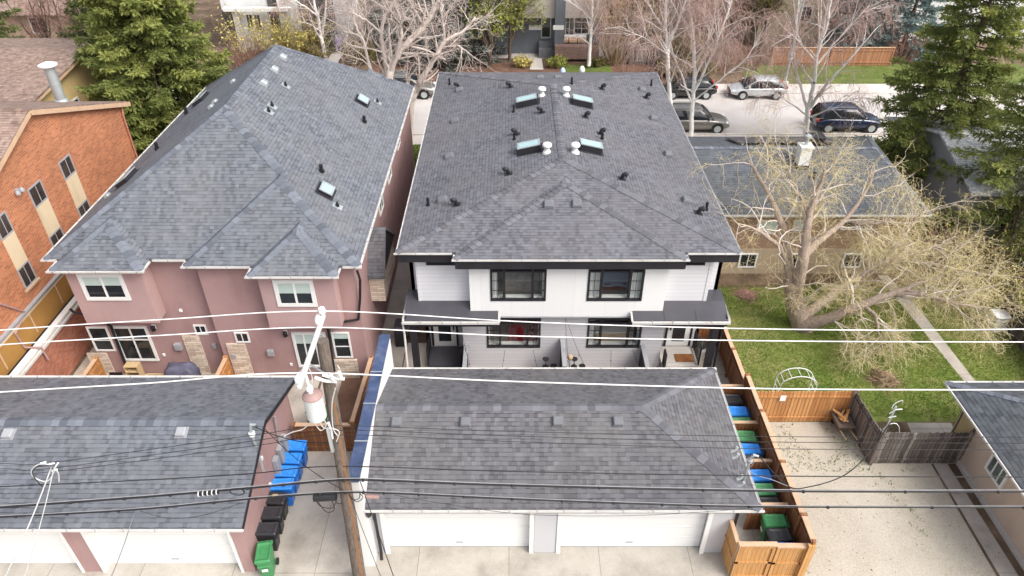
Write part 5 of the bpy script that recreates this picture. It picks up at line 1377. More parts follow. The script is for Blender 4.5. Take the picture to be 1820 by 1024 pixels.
# ------------------------------------------------------------------ utility pole
PX, PY = -4.80, 12.75
pole = thing('utility_pole', 'tall weathered wooden utility pole with white crossarm and grey transformer', 'utility pole', (PX, PY, 0))
ptop = at(573, 605, y=13.55)
pts = [Vector((PX, PY, 0)).lerp(ptop, i / 14) for i in range(15)]
MB().tube(pts, [.205 - .055 * i / 14 for i in range(15)], 16).build('pole_timber', M['pole_wood'], pole, smooth=False)
def on_pole(z):
    return Vector((PX, PY, 0)).lerp(ptop, z / ptop.z)
b = MB(); q0, q1 = on_pole(.05), on_pole(7.6)
b.bar(q0 + Vector((.12, -.15, 0)), q1 + Vector((.08, -.11, 0)), .06, .075, (1, 0, 0)); b.build('conduit_board', M['rust_wood'], pole)
arm0, arm1 = at(531, 690, y=11.85), at(575, 560, y=14.45)
ar = MB().bar(arm0, arm1, .115, .135); ar.build('crossarm', M['arm_paint'], pole, bevel=.03)
ins_tops = []
for f, hh in ((.04, .30), (.83, .34), (.98, .22)):
    p = arm0.lerp(arm1, f)
    i_ = MB().lathe(p.x, p.y, [(.04, p.z + .07), (.04, p.z + .12), (.095, p.z + .14), (.06, p.z + .18), (.095, p.z + .20), (.06, p.z + .24), (.085, p.z + .26), (.045, p.z + hh), (.02, p.z + hh + .02)], 14)
    i_.build('insulator', M['porcelain'], pole, smooth=False); ins_tops.append(Vector((p.x, p.y, p.z + hh)))
br = MB().bar(arm0.lerp(arm1, .35) - Vector((0, 0, .1)), on_pole(ptop.z - 1.1), .06, .03); br.build('brace', M['galv'], pole)
# transformer hung on the alley-left side of the pole
tc = at(558, 715, y=13.0)
tz = at(558, 742, y=13.0).z
tank = MB().lathe(tc.x, tc.y, [(.20, tz - .02), (.24, tz + .02), (.25, tz + .06), (.25, tz + .72), (.265, tz + .74), (.265, tz + .78)], 22)
to = tank.build('transformer', M['transformer'], pole, smooth=False)
MB().lathe(tc.x, tc.y, [(.265, tz + .785), (.25, tz + .82), (.16, tz + .90), (.05, tz + .94)], 22).build('transformer_lid', M['transformer_top'], to)
MB().lathe(tc.x - .02, tc.y - .03, [(.06, tz + .93), (.05, tz + 1.0), (.09, tz + 1.03), (.05, tz + 1.07), (.09, tz + 1.10), (.05, tz + 1.14), (.03, tz + 1.22)], 12).build('bushing', M['porcelain'], to)
MB().box(tc.x + .2, on_pole(tz).x - .1, tc.y - .05, tc.y + .05, tz + .12, tz + .2).box(tc.x + .2, on_pole(tz).x - .1, tc.y - .05, tc.y + .05, tz + .55, tz + .63).build('bracket', M['galv'], pole)
# cutouts and arresters
ck = MB()
for px_, py_ in ((578, 677), (592, 672)):
    p = at(px_, py_, y=13.15)
    ck.tube([p + Vector((-.25, 0, .12)), p, p + Vector((.28, .02, -.05))], .045, 8); ck.tube([p + Vector((.2, 0, 0)), p + Vector((.2, -.05, .25))], .05, 8)
ck.build('fuse_cutout', M['porcelain'], pole)
pz = MB()
for px_, py_ in ((588, 765), (545, 672)):
    p = at(px_, py_, y=13.1); pz.tube([p + Vector((0, -.05, .35)), p, p + Vector((0, -.02, -.3))], [.035, .045, .035], 8)
pz.build('arrester', M['porcelain'], pole)
rack = at(590, 768, y=13.2)
MB().box(rack.x - .04, rack.x + .04, rack.y - .28, rack.y - .2, rack.z - .5, rack.z + .4).build('secondary_rack', M['galv'], pole)
lw = MB()
def pxpath(pp, Y, sub=6): return catmull([at(a, b_, y=(c if c else Y)) for a, b_, c in [(p + (None,))[:3] for p in pp]], sub)
for pp in ([(556, 745), (540, 762), (520, 768), (505, 775)], [(556, 748), (570, 765), (580, 755), (575, 745)], [(593, 680), (604, 660), (600, 650)], [(596, 690), (590, 720), (592, 760), (600, 775)],
           [(530, 664), (545, 650), (555, 672), (552, 690)], [(565, 742), (575, 760), (592, 762), (603, 768), (598, 785)]):
    lw.tube(pxpath(pp, 13.0), .014, 5)
lw.build('jumper_wire', M['pale_wire'], pole)
bx_ = MB(); p = at(578, 884, y=12.95)
bx_.tube([p + Vector((-.32, 0, 0)), p + Vector((.32, 0, .05))], .13, 10); bx_.build('splice_box', M['black_wire'], pole, bevel=.0)
bx_ = MB(); p = at(652, 882, y=12.95); bx_.tube([p + Vector((-.05, 0, 0)), p + Vector((.35, 0, -.02))], .07, 8); bx_.build('splice_box', M['transformer_top'], pole)
lw = MB()
for pp in ([(595, 885), (600, 895), (610, 893), (612, 880)], [(560, 888), (570, 900), (590, 903), (598, 890)], [(565, 892), (580, 910), (594, 906), (590, 888)], [(620, 880), (628, 888), (638, 886), (640, 876)], [(622, 882), (634, 892), (645, 884), (636, 874)]):
    lw.tube(pxpath(pp, 12.95), .012, 5)
lw.build('cable_loop', M['black_wire'], pole)

def wire(name, label, pp, Y, r, mat, sub=8, sides=6, group=None, extra=None):
    """one cable through the measured points, in the vertical plane of its run"""
    c = pxpath(pp, Y, sub)
    if pp[-1][0] > 2000:                       # the run carries on past both edges of the view
        c = [c[0] + (c[0] - c[2]) * 40] + c + [c[-1] + (c[-1] - c[-3]) * 40]
        for q in (0, -1): c[q].z = max(c[q].z, c[1 if q == 0 else -2].z - .4)
    mb = MB().tube(c, r, sides)
    if extra: extra(mb)
    o = mb.build(name, mat, None, smooth=True)
    return tag(o, label, 'wire', group)
wire('power_line', 'topmost white power line, on the far end of the crossarm', [(-200, 607), (0, 587), (290, 568), (575, 553), (910, 571), (1220, 582), (1550, 587), (1820, 585), (2050, 580)], 14.4, .016, M['bare_wire'])
wire('power_line', 'second white power line from the top, crossing just behind the pole head', [(-200, 632), (0, 613), (290, 596), (570, 582), (910, 597), (1370, 606), (1820, 608), (2050, 607)], 14.0, .016, M['bare_wire'])
wire('power_line', 'lowest white power line, on the near end of the crossarm above the garage roofs', [(-200, 713), (0, 697), (265, 681), (530, 663), (910, 678), (1370, 691), (1820, 693), (2050, 692)], 11.95, .017, M['bare_wire'])
for k, (l_, r_) in enumerate((([(-200, 826), (0, 824), (92, 822), (455, 773), (590, 757)], [(910, 767), (1370, 776), (1820, 777), (2050, 777)]),
                              ([(-200, 835), (0, 833), (95, 832), (455, 783), (592, 765)], [(910, 775), (1310, 785), (1820, 788), (2050, 788)]),
                              ([(-200, 843), (0, 841), (98, 838), (455, 792), (594, 773)], [(910, 785), (1310, 797), (1820, 800), (2050, 800)]))):
    wire('service_wire', ('upper', 'middle', 'lower')[k] + ' of the three thin dark service wires on the pole rack', l_ + r_, 13.1, .009, M['black_wire'])
wire('cable', 'single black cable between the thin service wires and the thick bundles', [(-200, 872), (0, 865), (300, 851), (455, 841), (597, 829), (910, 838), (1370, 846), (1820, 848), (2050, 848)], 13.05, .016, M['black_wire'])
def lash(pp, Y):
    def f(mb):
        c = pxpath(pp, Y, 8)
        for i in range(6, len(c) - 2, 3):
            d = (c[i + 1] - c[i]).normalized(); mb.tube([c[i] - d * .03, c[i] + d * .03], .052, 8)
    return f
T3 = [(-200, 915), (0, 902), (250, 884), (440, 868), (597, 854), (700, 855), (910, 863), (1370, 873), (1820, 874), (2050, 874)]
wire('cable_bundle', 'thick black telephone bundle, upper of the two lowest cables', T3, 12.95, .029, M['black_wire'], extra=lash(T3, 12.95))
wire('messenger_wire', 'pale steel strand carrying the upper thick bundle', [(a, b_ - 3) for a, b_ in T3], 12.95, .012, M['grey_wire'])
T4 = [(-200, 926), (0, 919), (240, 906), (455, 886), (600, 876), (700, 877), (910, 887), (1150, 896), (1370, 901), (1820, 902), (2050, 902)]
wire('cable_bundle', 'lowest black telephone cable, passing just above the garage gutter', T4, 12.9, .024, M['black_wire'], extra=lash(T4, 12.9))
wire('messenger_wire', 'pale steel strand carrying the lowest telephone cable', [(a, b_ - 2.5) for a, b_ in T4], 12.9, .010, M['grey_wire'])
wire('telephone_wire', 'thin sagging wire below the lowest cable along the white garage front', [(700, 880), (800, 897), (930, 914), (1100, 917), (1250, 910), (1340, 902)], 12.9, .007, M['black_wire'])
wire('service_cable', 'pale twisted service cable dropping from the left wire cluster to the bottom edge', [(92, 832), (80, 866), (55, 935), (12, 1024), (-20, 1090)], None, .018, M['pale_wire']) if False else None
def drop(name, label, P, Q, r, mat, sag=.25, n=14):
    P, Q = Vector(P), Vector(Q); pts = []
    for i in range(n + 1):
        t = i / n; p = P.lerp(Q, t); p.z -= sag * 4 * t * (1 - t); pts.append(p)
    o = MB().tube(pts, r, 6).build(name, mat, None, smooth=True); return tag(o, label, 'wire')
drop('service_cable', 'left one of two pale service cables running from the wire cluster to the lower left', at(92, 828, y=13.1), at(-8, 1060, y=8.6), .018, M['pale_wire'], .1)
drop('service_cable', 'right one of two pale service cables running from the wire cluster to the lower left', at(96, 830, y=13.1), at(32, 1060, y=8.6), .014, M['pale_wire'], .1)
drop('service_cable', 'dark service cable dropping from the lowest bundle in front of the mauve garage door', at(240, 906, y=12.9), at(182, 1060, y=8.6), .013, M['grey_wire'], .1)
drop('guy_wire', 'thin dark guy wire running down to the right from the utility pole', at(640, 855, y=12.95), at(712, 1060, y=9.5), .011, M['black_wire'], .02)
drop('guy_wire', 'second thin dark guy wire beside the first at the foot of the pole', at(620, 877, y=12.9), at(690, 1060, y=9.2), .008, M['black_wire'], .02)
drop('service_cable', 'black drop cable from the pole rack to the mast on the mauve garage', on_pole(6.1), (-7.9, 15.2, 4.6), .014, M['black_wire'], .3)
drop('service_cable', 'second black drop cable from the pole down to the meters on the mauve garage', on_pole(4.2), (-8.1, 16.2, 3.4), .012, M['black_wire'], .35)
# cluster of clamps and a drip loop on the left wires
cl = thing('cable_clamp', 'white cable clamps with a drip loop on the left span of wires', 'clamp', at(92, 828, y=13.1))
mb = MB()
for px_, py_ in ((77, 823), (92, 824), (97, 836)):
    p = at(px_, py_, y=13.1); mb.tube([p - Vector((.07, 0, .02)), p + Vector((.07, 0, .03))], .035, 7)
mb.tube([at(103, 823, y=13.1), at(93, 838, y=13.1)], .025, 6); mb.build('clamp_body', M['porcelain'], cl)
MB().tube(pxpath([(92, 826), (70, 825), (56, 836), (60, 848), (80, 856), (90, 850), (98, 836), (104, 842), (105, 856)], 13.08), .016, 6).build('drip_loop', M['pale_wire'], cl)
MB().tube(pxpath([(92, 828), (66, 830), (58, 842), (70, 860), (80, 868)], 13.05), .013, 6).build('drip_loop', M['black_wire'], cl)
cl2 = thing('cable_clamp', 'black splice and cable coil on the thick bundle over the mauve garage', 'clamp', at(400, 876, y=12.95))
mb = MB(); mb.tube([at(352, 878, y=12.95), at(388, 874, y=12.95)], .07, 8); mb.build('splice', M['black_wire'], cl2)
mb = MB()
for k in range(5):
    p = at(354 + k * 8, 877.6 - k * .9, y=12.95); d = Vector((1, 0, .06)).normalized(); mb.tube([p - d * .012, p + d * .012], .085, 8)
mb.build('clamp_ring', M['porcelain'], cl2)
mb = MB()
for k in range(3):
    p = at(421, 874 + k * .8, y=12.95); n = 20
    mb.tube([p + Vector((.20 * math.cos(2 * math.pi * i / n), .02 * k, (.15 + .01 * k) * math.sin(2 * math.pi * i / n))) for i in range(n)], .013, 5, closed=True)
mb.build('coil', M['black_wire'], cl2)
wire('telephone_wire', 'thin dark wire sagging from the lowest bundle to the edge of the mauve garage roof', [(248, 908), (300, 921), (360, 916), (432, 893)], 12.9, .008, M['black_wire'])
# service mast and drop on the gravel pad side
sm_ = thing('service_mast', 'white insulators and wire loops at the corner of the grey fence', 'mast', (13.4, 17.7, 0))
MB().tube([(13.42, 17.72, 0), (13.42, 17.72, 2.9)], .035, 8).build('mast', M['galv'], sm_)
p = Vector((13.42, 17.72, 2.7))
MB().tube([p + Vector((-.12, 0, -.15)), p + Vector((0, -.05, .1)), p + Vector((.22, -.05, .12))], .02, 6).tube([p + Vector((-.12, -.05, -.3)), p + Vector((.1, -.08, -.2))], .02, 6).build('insulator', M['porcelain'], sm_)
MB().tube(catmull([p, p + Vector((-.12, 0, .15)), p + Vector((.0, .1, .25)), p + Vector((.28, .2, .3)), p + Vector((.32, .2, .15))], 6), .011, 6).build('wire_loop', M['pale_wire'], sm_)
w = MB().tube(catmull([(13.4, 17.6, 2.3), at(1545, 805, y=17.0), at(1500, 845, y=16.0), at(1440, 865, y=15.2), at(1400, 864, y=14.8), (ms.x + .3, 14.4, 4.1)], 8), .02, 6).build('service_cable', M['black_wire'], None, smooth=True)
tag(w, 'black service cable sagging over the gravel pad to the corner mast of the white garage', 'wire')
cl3 = thing('cable_clamp', 'cluster of grey insulators and jumper wires at the right end of the white garage roof', 'clamp', (ms.x, 14.3, 4.0))
mb = MB()
for px_, py_ in ((1306, 800), (1308, 812), (1318, 862), (1316, 850)):
    q = at(px_, py_, y=13.1); mb.tube([q - Vector((.09, 0, .05)), q, q + Vector((.05, 0, .12))], .045, 7)
mb.build('insulator', M['galv'], cl3)
mb = MB()
for pp in ([(1308, 797), (1316, 815), (1312, 835), (1318, 862)], [(1308, 785), (1304, 800), (1310, 812)], [(1318, 850), (1322, 830), (1332, 815), (1340, 812), (1338, 825), (1330, 833)], [(1330, 835), (1345, 845), (1370, 852), (1400, 864)]):
    mb.tube(pxpath(pp, 13.2), .009, 5)
mb.build('jumper_wire', M['grey_wire'], cl3)

# ------------------------------------------------------------------ yard things
g = thing('covered_grill', 'barbecue grill under a slate blue cover on the mauve house patio', 'grill', (0, 0, 0))
p0, p1 = at(292, 655, y=21.6), at(348, 655, y=21.6)
cx_, w_ = (p0.x + p1.x) / 2, (p1.x - p0.x)
V = []; F = []; n = 28
prof = [(.98, .05), (1.02, .5), (1.0, .95), (.96, 1.02), (.84, 1.22), (.55, 1.30), (.2, 1.33)]
for k, (s, z) in enumerate(prof):
    for i in range(n):
        t = 2 * math.pi * i / n
        ex = abs(math.cos(t)) ** .45 * (1 if math.cos(t) > 0 else -1); ey = abs(math.sin(t)) ** .45 * (1 if math.sin(t) > 0 else -1)
        wr = 1 + (.05 * math.sin(i * 2.3 + k * 1.7) if k < 4 else .02 * math.sin(i * 1.9 + k))
        V.append((cx_ + ex * w_ / 2 * s * wr, 21.6 + ey * .36 * s * wr, z + .03 * math.sin(i * .9 + k)))
mb = MB(); mb.add(V, [(k * n + i, k * n + (i + 1) % n, (k + 1) * n + (i + 1) % n, (k + 1) * n + i) for k in range(len(prof) - 1) for i in range(n)] + [tuple(range((len(prof) - 1) * n, len(prof) * n))])
mb.build('cover', M['grill_cover'], g, smooth=True)
mb = MB()
for sx in (-1, 1):
    for sy in (-1, 1): mb.box(cx_ + sx * w_ * .38 - .03, cx_ + sx * w_ * .38 + .03, 21.6 + sy * .26 - .03, 21.6 + sy * .26 + .03, .013, .14)
mb.build('leg', M['black_metal'], g)
sh = thing('shelf', 'small pale wooden shelf unit standing beside the sliding door', 'shelf', (0, 0, 0))
p = at(236, 655, y=21.9)
mb = MB().box(p.x - .28, p.x - .25, 21.75, 22.1, .02, 1.05).box(p.x + .25, p.x + .28, 21.75, 22.1, .02, 1.05); mb.build('side_panel', M['raw_wood'], sh)
for z in (.1, .42, .74, 1.02): MB().box(p.x - .249, p.x + .249, 21.75, 22.1, z, z + .03).build('shelf_board', M['raw_wood'], sh)
MB().box(p.x - .249, p.x + .249, 22.08, 22.099, .131, 1.019).build('back_panel', M['cap_wood'], sh)
pc = thing('planter_box', 'raw lumber planter box beside the covered grill', 'planter', (0, 0, 0))
p = at(264, 655, y=21.4)
x0, x1 = p.x - .45, p.x + .6
MB().box(x0, x1, 21.0, 21.06, .02, .62).box(x0, x1, 21.8, 21.86, .02, .62).box(x0, x0 + .06, 21.061, 21.799, .02, .62).box(x1 - .06, x1, 21.061, 21.799, .02, .62).build('side_board', M['raw_wood'], pc, bevel=.01)
MB().box(x0 + .062, x1 - .062, 21.062, 21.798, .45, .52).build('soil', M['soil'], pc)
ch_ = thing('patio_chair', 'black metal patio chair by the mauve house stone panel', 'chair', (0, 0, 0))
p = at(196, 660, y=21.3); x, y = p.x, 21.3
MB().box(x - .25, x + .25, y - .25, y + .25, .43, .46).build('seat', M['black_metal'], ch_)
MB().box(x - .25, x + .25, y + .23, y + .26, .5, .95).build('backrest', M['black_metal'], ch_)
for sx in (-1, 1):
    for sy in (-1, 1): MB().tube([(x + sx * .24, y + sy * .24, .02), (x + sx * .23, y + sy * .23, .43)], .015, 6).build('leg', M['black_metal'], ch_)
# hoop trellis on the lawn
ah = thing('garden_arch', 'white metal garden arch on the lawn behind the orange fence', 'arch', (11.75, 21.0, 0))
a0, a1 = at(1378, 705, y=20.9), at(1443, 700, y=20.9)
for yy in (20.75, 21.25):
    cx_, rr = (a0.x + a1.x) / 2, (a1.x - a0.x) / 2
    MB().tube([(cx_ - rr, yy, 0), (cx_ - rr, yy, .95)] + [(cx_ - rr * math.cos(t * math.pi / 12), yy, .95 + rr * .72 * math.sin(t * math.pi / 12)) for t in range(1, 12)] + [(cx_ + rr, yy, .95), (cx_ + rr, yy, 0)], .018, 6).build('hoop', M['white_paint'], ah)
mb = MB()
for t in range(0, 13, 2):
    q = Vector((cx_ - rr * math.cos(t * math.pi / 12), 20.75, .95 + rr * .72 * math.sin(t * math.pi / 12))); mb.tube([q, q + Vector((0, .5, 0))], .012, 5)
for z in (.3, .65):
    for s in (-1, 1): mb.tube([(cx_ + s * rr, 20.75, z), (cx_ + s * rr, 21.25, z)], .012, 5)
mb.build('rung', M['white_paint'], ah)
hp = thing('wire_hoop', 'thin white wire hoop sticking up behind the grey fence', 'hoop', (13.9, 18.2, 0))
MB().tube([(13.6 + .38 - .38 * math.cos(t * math.pi / 10), 18.2, .7 + .85 * math.sin(t * math.pi / 10)) for t in range(11)], .018, 6).build('hoop', M['white_paint'], hp)
def sticks(name, label, c, r, h, n, mat, seed):
    rg = np.random.default_rng(seed); A = []; B = []
    for i in range(n):
        t = rg.uniform(0, 2 * np.pi); q = abs(rg.normal(0, .45)) * r; d = rg.uniform(0, 2 * np.pi); l = rg.uniform(.2, .7) * r
        z = .02 + h * max(0, 1 - q / r) * rg.uniform(0.1, 1)
        p = np.array([c[0] + q * np.cos(t), c[1] + q * np.sin(t), z]); v = np.array([np.cos(d), np.sin(d), rg.uniform(-.15, .25)]) * l / 2
        A.append(p - v); B.append(p + v); A[-1][2] = max(.01, A[-1][2]); B[-1][2] = max(.01, B[-1][2])
    o = segs_mesh(name, A, B, .018, .010, mat, None, 4, rg.uniform(0, 1, n)); return tag(o, label, 'branch pile')
sticks('branch_pile', 'heap of cut branches lying on the middle of the right lawn', at(1570, 676, z=0), .75, .35, 420, M['tan_twig'], 3)
sticks('branch_pile', 'round bed of brown twigs on the lawn near the bungalow wall', at(1325, 524, z=0), .62, .06, 500, M['red_twig'], 4)
wb = thing('wheelbarrow', 'wheelbarrow full of wood scraps in the corner of the orange fence', 'wheelbarrow', (12.75, 19.2, 0))
mb = MB().taper(12.75, 19.25, .35, .68, .22, .3, .34, .48); mb.build('tray', M['bark_brown'], wb, bevel=.02)
mb = MB()
for k in range(9): mb.bar((12.55 + random.uniform(0, .4), 18.95 + random.uniform(0, .3), .72 + k * .012), (12.6 + random.uniform(-.2, .5), 19.4 + random.uniform(0, .3), .74 + k * .012), .07, .03)
mb.build('wood_scrap', M['cedar_honey'], wb)
MB().tube([(12.62, 19.7, .17), (12.70, 19.7, .17)], .17, 14).build('wheel', M['rubber'], wb)
MB().tube([(12.55, 18.3, .55), (12.55, 19.3, .36), (12.66, 19.72, .2)], .02, 6).tube([(12.95, 18.3, .55), (12.95, 19.3, .36), (12.68, 19.72, .2)], .02, 6).build('handle', M['raw_wood'], wb)
tag(MB().box(7.05, 7.85, 22.95, 23.45, .262, .285).build('door_mat', M['mat_brown'], None, bevel=.005), 'brown coir mat in front of the right porch door of the white duplex', 'door mat')
tag(MB().lathe(8.35, 23.75, [(.12, .013), (.17, .3), (.16, .32), (.12, .3)], 14).build('flower_pot', M['white_paint'], None), 'white pot with pale leaves at the corner of the right porch', 'flower pot')
_pot = bpy.data.objects['flower_pot']
rg = np.random.default_rng(9)
A_ = np.array([[8.35, 23.75, .3]]).repeat(60, 0); B_ = A_ + rg.normal(0, 1, (60, 3)) * [.18, .18, .12] + [0, 0, .3]
segs_mesh('leaves', A_, B_, .02, .006, M['spruce_grey'], _pot, 3, rg.uniform(0, 1, 60))
# potted plant stands and lamp posts by the duplex wall
for (px_, py_, lb) in ((975, 640, 'black tiered plant stand against the siding left of the middle divider'), (1026, 640, 'black tiered plant stand against the siding right of the middle divider')):
    p = at(px_, py_, y=22.2); st = thing('plant_stand', lb, 'plant stand', (p.x, 22.2, 0))
    for dx, h in ((-.12, 1.1), (.22, .72)):
        MB().tube([(p.x + dx, 22.2, .013), (p.x + dx, 22.2, h)], .02, 6).build('stem', M['black_metal'], st)
        for z in ((h, h * .62, h * .36) if h > 1 else (h, h * .55)):
            MB().lathe(p.x + dx, 22.2, [(.13, z - .02), (.14, z + .01), (.12, z + .015)], 12).build('tray', M['black_metal'], st)
tl = thing('garden_torch', 'garden torch with a copper coloured globe right of the middle divider', 'torch', at(1014, 640, y=22.0))
p = at(1014, 625, y=22.0)
MB().tube([(p.x, 22.0, .013), (p.x, 22.0, 1.25)], .014, 6).build('stem', M['black_metal'], tl); MB().lathe(p.x, 22.0, [(.03, 1.25), (.1, 1.31), (.12, 1.38), (.09, 1.46), (.03, 1.5)], 12).build('globe', M['cap_wood'], tl)
pb = thing('planter_box', 'cedar planter box beside the middle divider of the white duplex', 'planter', (2.6, 21.6, 0))
MB().box(2.25, 3.0, 21.3, 21.9, .013, .55).build('box', M['cedar_honey'], pb, bevel=.01); MB().box(2.3, 2.95, 21.35, 21.85, .551, .56).build('soil', M['soil'], pb)
tag(MB().lathe(0.35, 21.4, [(.1, .45), (.17, .55), (.17, .72), (.08, .84), (.03, .9)], 12).add([(0.2, 21.3, .013), (.5, 21.3, .013), (.5, 21.5, .013), (.2, 21.5, .013), (.25, 21.3, .46), (.45, 21.3, .46), (.45, 21.5, .46), (.25, 21.5, .46)], [(0, 1, 5, 4), (1, 2, 6, 5), (2, 3, 7, 6), (3, 0, 4, 7)]).build('toy', M['red_plastic'], None), 'red plastic toy showing above the gutter of the white garage', 'toy')
tag(MB().box(0, .9, 0, .5, 0, .1).box(.1, .6, .1, .4, .1, .3).build('sled', M['red_plastic'], None, bevel=.05), 'red plastic sled against the bungalow wall by the white duplex', 'sled')
bpy.data.objects['sled'].location = (9.35, 30.0, .013)
ac = thing('gas_grill', 'dark grill and chairs crowded in the gap between the two houses', 'grill', (-4.9, 24.5, 0))
MB().box(-5.2, -4.75, 24.2, 25.0, .013, .85).build('cabinet', M['black_metal'], ac, bevel=.03); MB().box(-5.2, -4.75, 24.2, 25.0, .852, 1.1).build('hood', M['porch_metal'], ac, bevel=.08)
MB().tube([(-4.7, 24.25, .95), (-4.7, 24.95, .95)], .015, 6).build('handle', M['galv'], ac)
ld = thing('ladder', 'pale aluminium ladder leaning in the gap by the blue capped parapet', 'ladder', (-5.2, 20.5, 0))
mb = MB()
for s in (0, .38): mb.bar((-5.35, 20.2 + s, .013), (-4.85, 20.2 + s, 2.4), .05, .03, (0, 1, 0))
for k in range(8): q = k / 8; mb.bar((-5.35 + .5 * q, 20.2, .2 + 2.2 * q), (-5.35 + .5 * q, 20.58, .2 + 2.2 * q), .03, .03)
mb.build('ladder_frame', M['galv'], ld)
tag(MB().box(21.9, 22.5, 25.2, 25.8, 0, .85).box(21.85, 22.55, 25.15, 25.85, .851, .9).build('storage_bin', M['white_paint'], None, bevel=.03), 'white storage tub by the grey fence at the right edge', 'tub')

# ------------------------------------------------------------------ cars
def make_car(x, y, heading, kind, body, label):
    t = thing('parked_car', label, 'car', (0, 0, 0), 'cars parked along the street')
    if kind == 'hatch': L_, W, H, belt, hood = 4.3, 1.78, 1.50, .92, .98
    else: L_, W, H, belt, hood = 4.75, 1.90, 1.74, 1.06, 1.08
    h2 = L_ / 2
    st = [(-h2, .42, .80, .80), (-h2 + .12, .30, .95, .92), (-h2 + .6, .22, belt + .02, 1.0), (-.6, .20, belt, 1.0), (.55, .20, belt - .02, 1.0), (.95, .20, hood - .04, .99), (h2 - .75, .22, hood - .14, .97), (h2 - .22, .26, hood - .26, .90), (h2, .36, .66, .76)]
    mb = MB(); ring = []
    for (xx, zb, zt, k) in st:
        w = W / 2 * k
        P = [(xx, -w * .8, zb), (xx, -w * .97, zb + .12), (xx, -w, (zb + zt) / 2), (xx, -w * .97, zt - .12), (xx, -w * .86, zt), (xx, -w * .4, zt + .03), (xx, w * .4, zt + .03), (xx, w * .86, zt), (xx, w * .97, zt - .12), (xx, w, (zb + zt) / 2), (xx, w * .97, zb + .12), (xx, w * .8, zb)]
        mb.v += P
    n = 12; m = len(st)
    mb.f += [(i * n + k, i * n + (k + 1) % n, (i + 1) * n + (k + 1) % n, (i + 1) * n + k) for i in range(m - 1) for k in range(n)]
    mb.f += [tuple(range(n)), tuple(reversed(range((m - 1) * n, m * n)))]
    bo = mb.build('body', body, t, smooth=True)
    sb = bo.modifiers.new('round', 'SUBSURF'); sb.levels = 1; sb.render_levels = 1
    # glasshouse: an arched shell of dark glass with a painted roof skin over it
    xr0, xr1, xf1, xf0 = (-h2 + .12, -h2 + .75, .25, 1.22) if kind == 'hatch' else (-h2 + .10, -h2 + .5, .30, 1.2)
    wb_, wt_ = W / 2 * .88, W / 2 * .66
    st2 = [(xr0, belt + .0, .0), ((xr0 + xr1) / 2, belt, .58), (xr1, belt, .93), ((xr1 + xf1) / 2 - .2, belt, 1.0), (xf1 - .1, belt, .985), (xf1 + .25, belt - .01, .82), ((xf1 + xf0) / 2 + .15, belt - .02, .48), (xf0, hood - .05, .0)]
    gl_ = MB(); rf_ = MB(); nn = 8
    for (xx, zb, k) in st2:
        zt = zb + (H - zb) * k + .01; wt = wb_ + (wt_ - wb_) * k
        gl_.v += [(xx, -wb_, zb - .06), (xx, -wb_ * .99, zb), (xx, -wt - .02, zt - .10 * k), (xx, -wt * .8, zt), (xx, wt * .8, zt), (xx, wt + .02, zt - .10 * k), (xx, wb_ * .99, zb), (xx, wb_, zb - .06)]
    gl_.f += [(i * nn + k, i * nn + (k + 1) % nn, (i + 1) * nn + (k + 1) % nn, (i + 1) * nn + k) for i in range(len(st2) - 1) for k in range(nn)]
    gl_.build('window', M['glass'], t, smooth=True)
    rs = [(xr1 - .1, .90), (xr1, .93), ((xr1 + xf1) / 2 - .2, 1.0), (xf1 - .1, .985), (xf1 + .08, .91)]
    for (xx, k) in rs:
        zt = belt + (H - belt) * k + .022; wt = wb_ + (wt_ - wb_) * k
        rf_.v += [(xx, -wt - .035, zt - .12 * k), (xx, -wt * .82, zt), (xx, wt * .82, zt), (xx, wt + .035, zt - .12 * k)]
    rf_.f += [(i * 4 + k, i * 4 + k + 1, i * 4 + k + 5, i * 4 + k + 4) for i in range(len(rs) - 1) for k in range(3)]
    rf_.build('roof', body, t, smooth=True)
    for s in (-1, 1):
        for (xa, za, xb, zb, w) in ((xf0 - .05, hood - .05, xf1 + .02, H - .09, .06), (xr0 + .08, belt + .02, xr1 - .02, H - .1, .20), ((xr0 + xf0) / 2 - .05, belt, (xr1 + xf1) / 2 + .02, H - .08, .06)):
            MB().bar((xa, s * (wb_ + .005), za), (xb, s * (wt_ + .03), zb), w, .03, (0, 1, 0)).build('pillar', body, t)
    if kind == 'suv':
        for s in (-1, 1): MB().bar((xr1 + .1, s * wt_ * .92, H + .04), (xf1 - .2, s * wt_ * .92, H + .04), .04, .03).build('roof_rail', M['galv'], t)
    for sx in (-1, 1):
        for s in (-1, 1):
            xx = h2 - .88 if sx > 0 else -h2 + .82; yy = s * (W / 2 - .02); rw = .33 if kind == 'hatch' else .37
            wh = MB().tube([(xx, yy - s * .2, rw), (xx, yy + s * .015, rw)], rw, 20); wo = wh.build('wheel', M['rubber'], t)
            MB().tube([(xx, yy + s * .016, rw), (xx, yy + s * .03, rw)], rw * .66, 12).build('rim', M['galv'], wo)
            MB().tube([(xx, yy - s * .02, rw + .02), (xx, yy + s * .005, rw + .02)], rw * 1.16, 20).build('wheel_arch', M['black_metal'], t)
    for s in (-1, 1):
        MB().box(h2 - .30, h2 - .10, s * W * .32 - .18, s * W * .32 + .18, hood - .40, hood - .28).build('headlight', M['porcelain'], t, bevel=.03)
        MB().box(-h2 - .01, -h2 + .14, s * W * .36 - .13, s * W * .36 + .13, .82, 1.02).build('tail_light', M['red_plastic'], t, bevel=.02)
        MB().box(.80, .95, s * (W / 2 + .02) - .08, s * (W / 2 + .02) + .08, hood - .02, hood + .12).build('mirror', body, t, bevel=.03)
    MB().box(h2 - .06, h2 + .02, -.5, .5, .34, .58).build('grille', M['black_metal'], t)
    dh = MB()
    for s in (-1, 1):
        for xx in (-.55, .45): dh.box(xx, xx + .16, s * (W / 2 + .005) - .012, s * (W / 2 + .005) + .012, .80, .83)
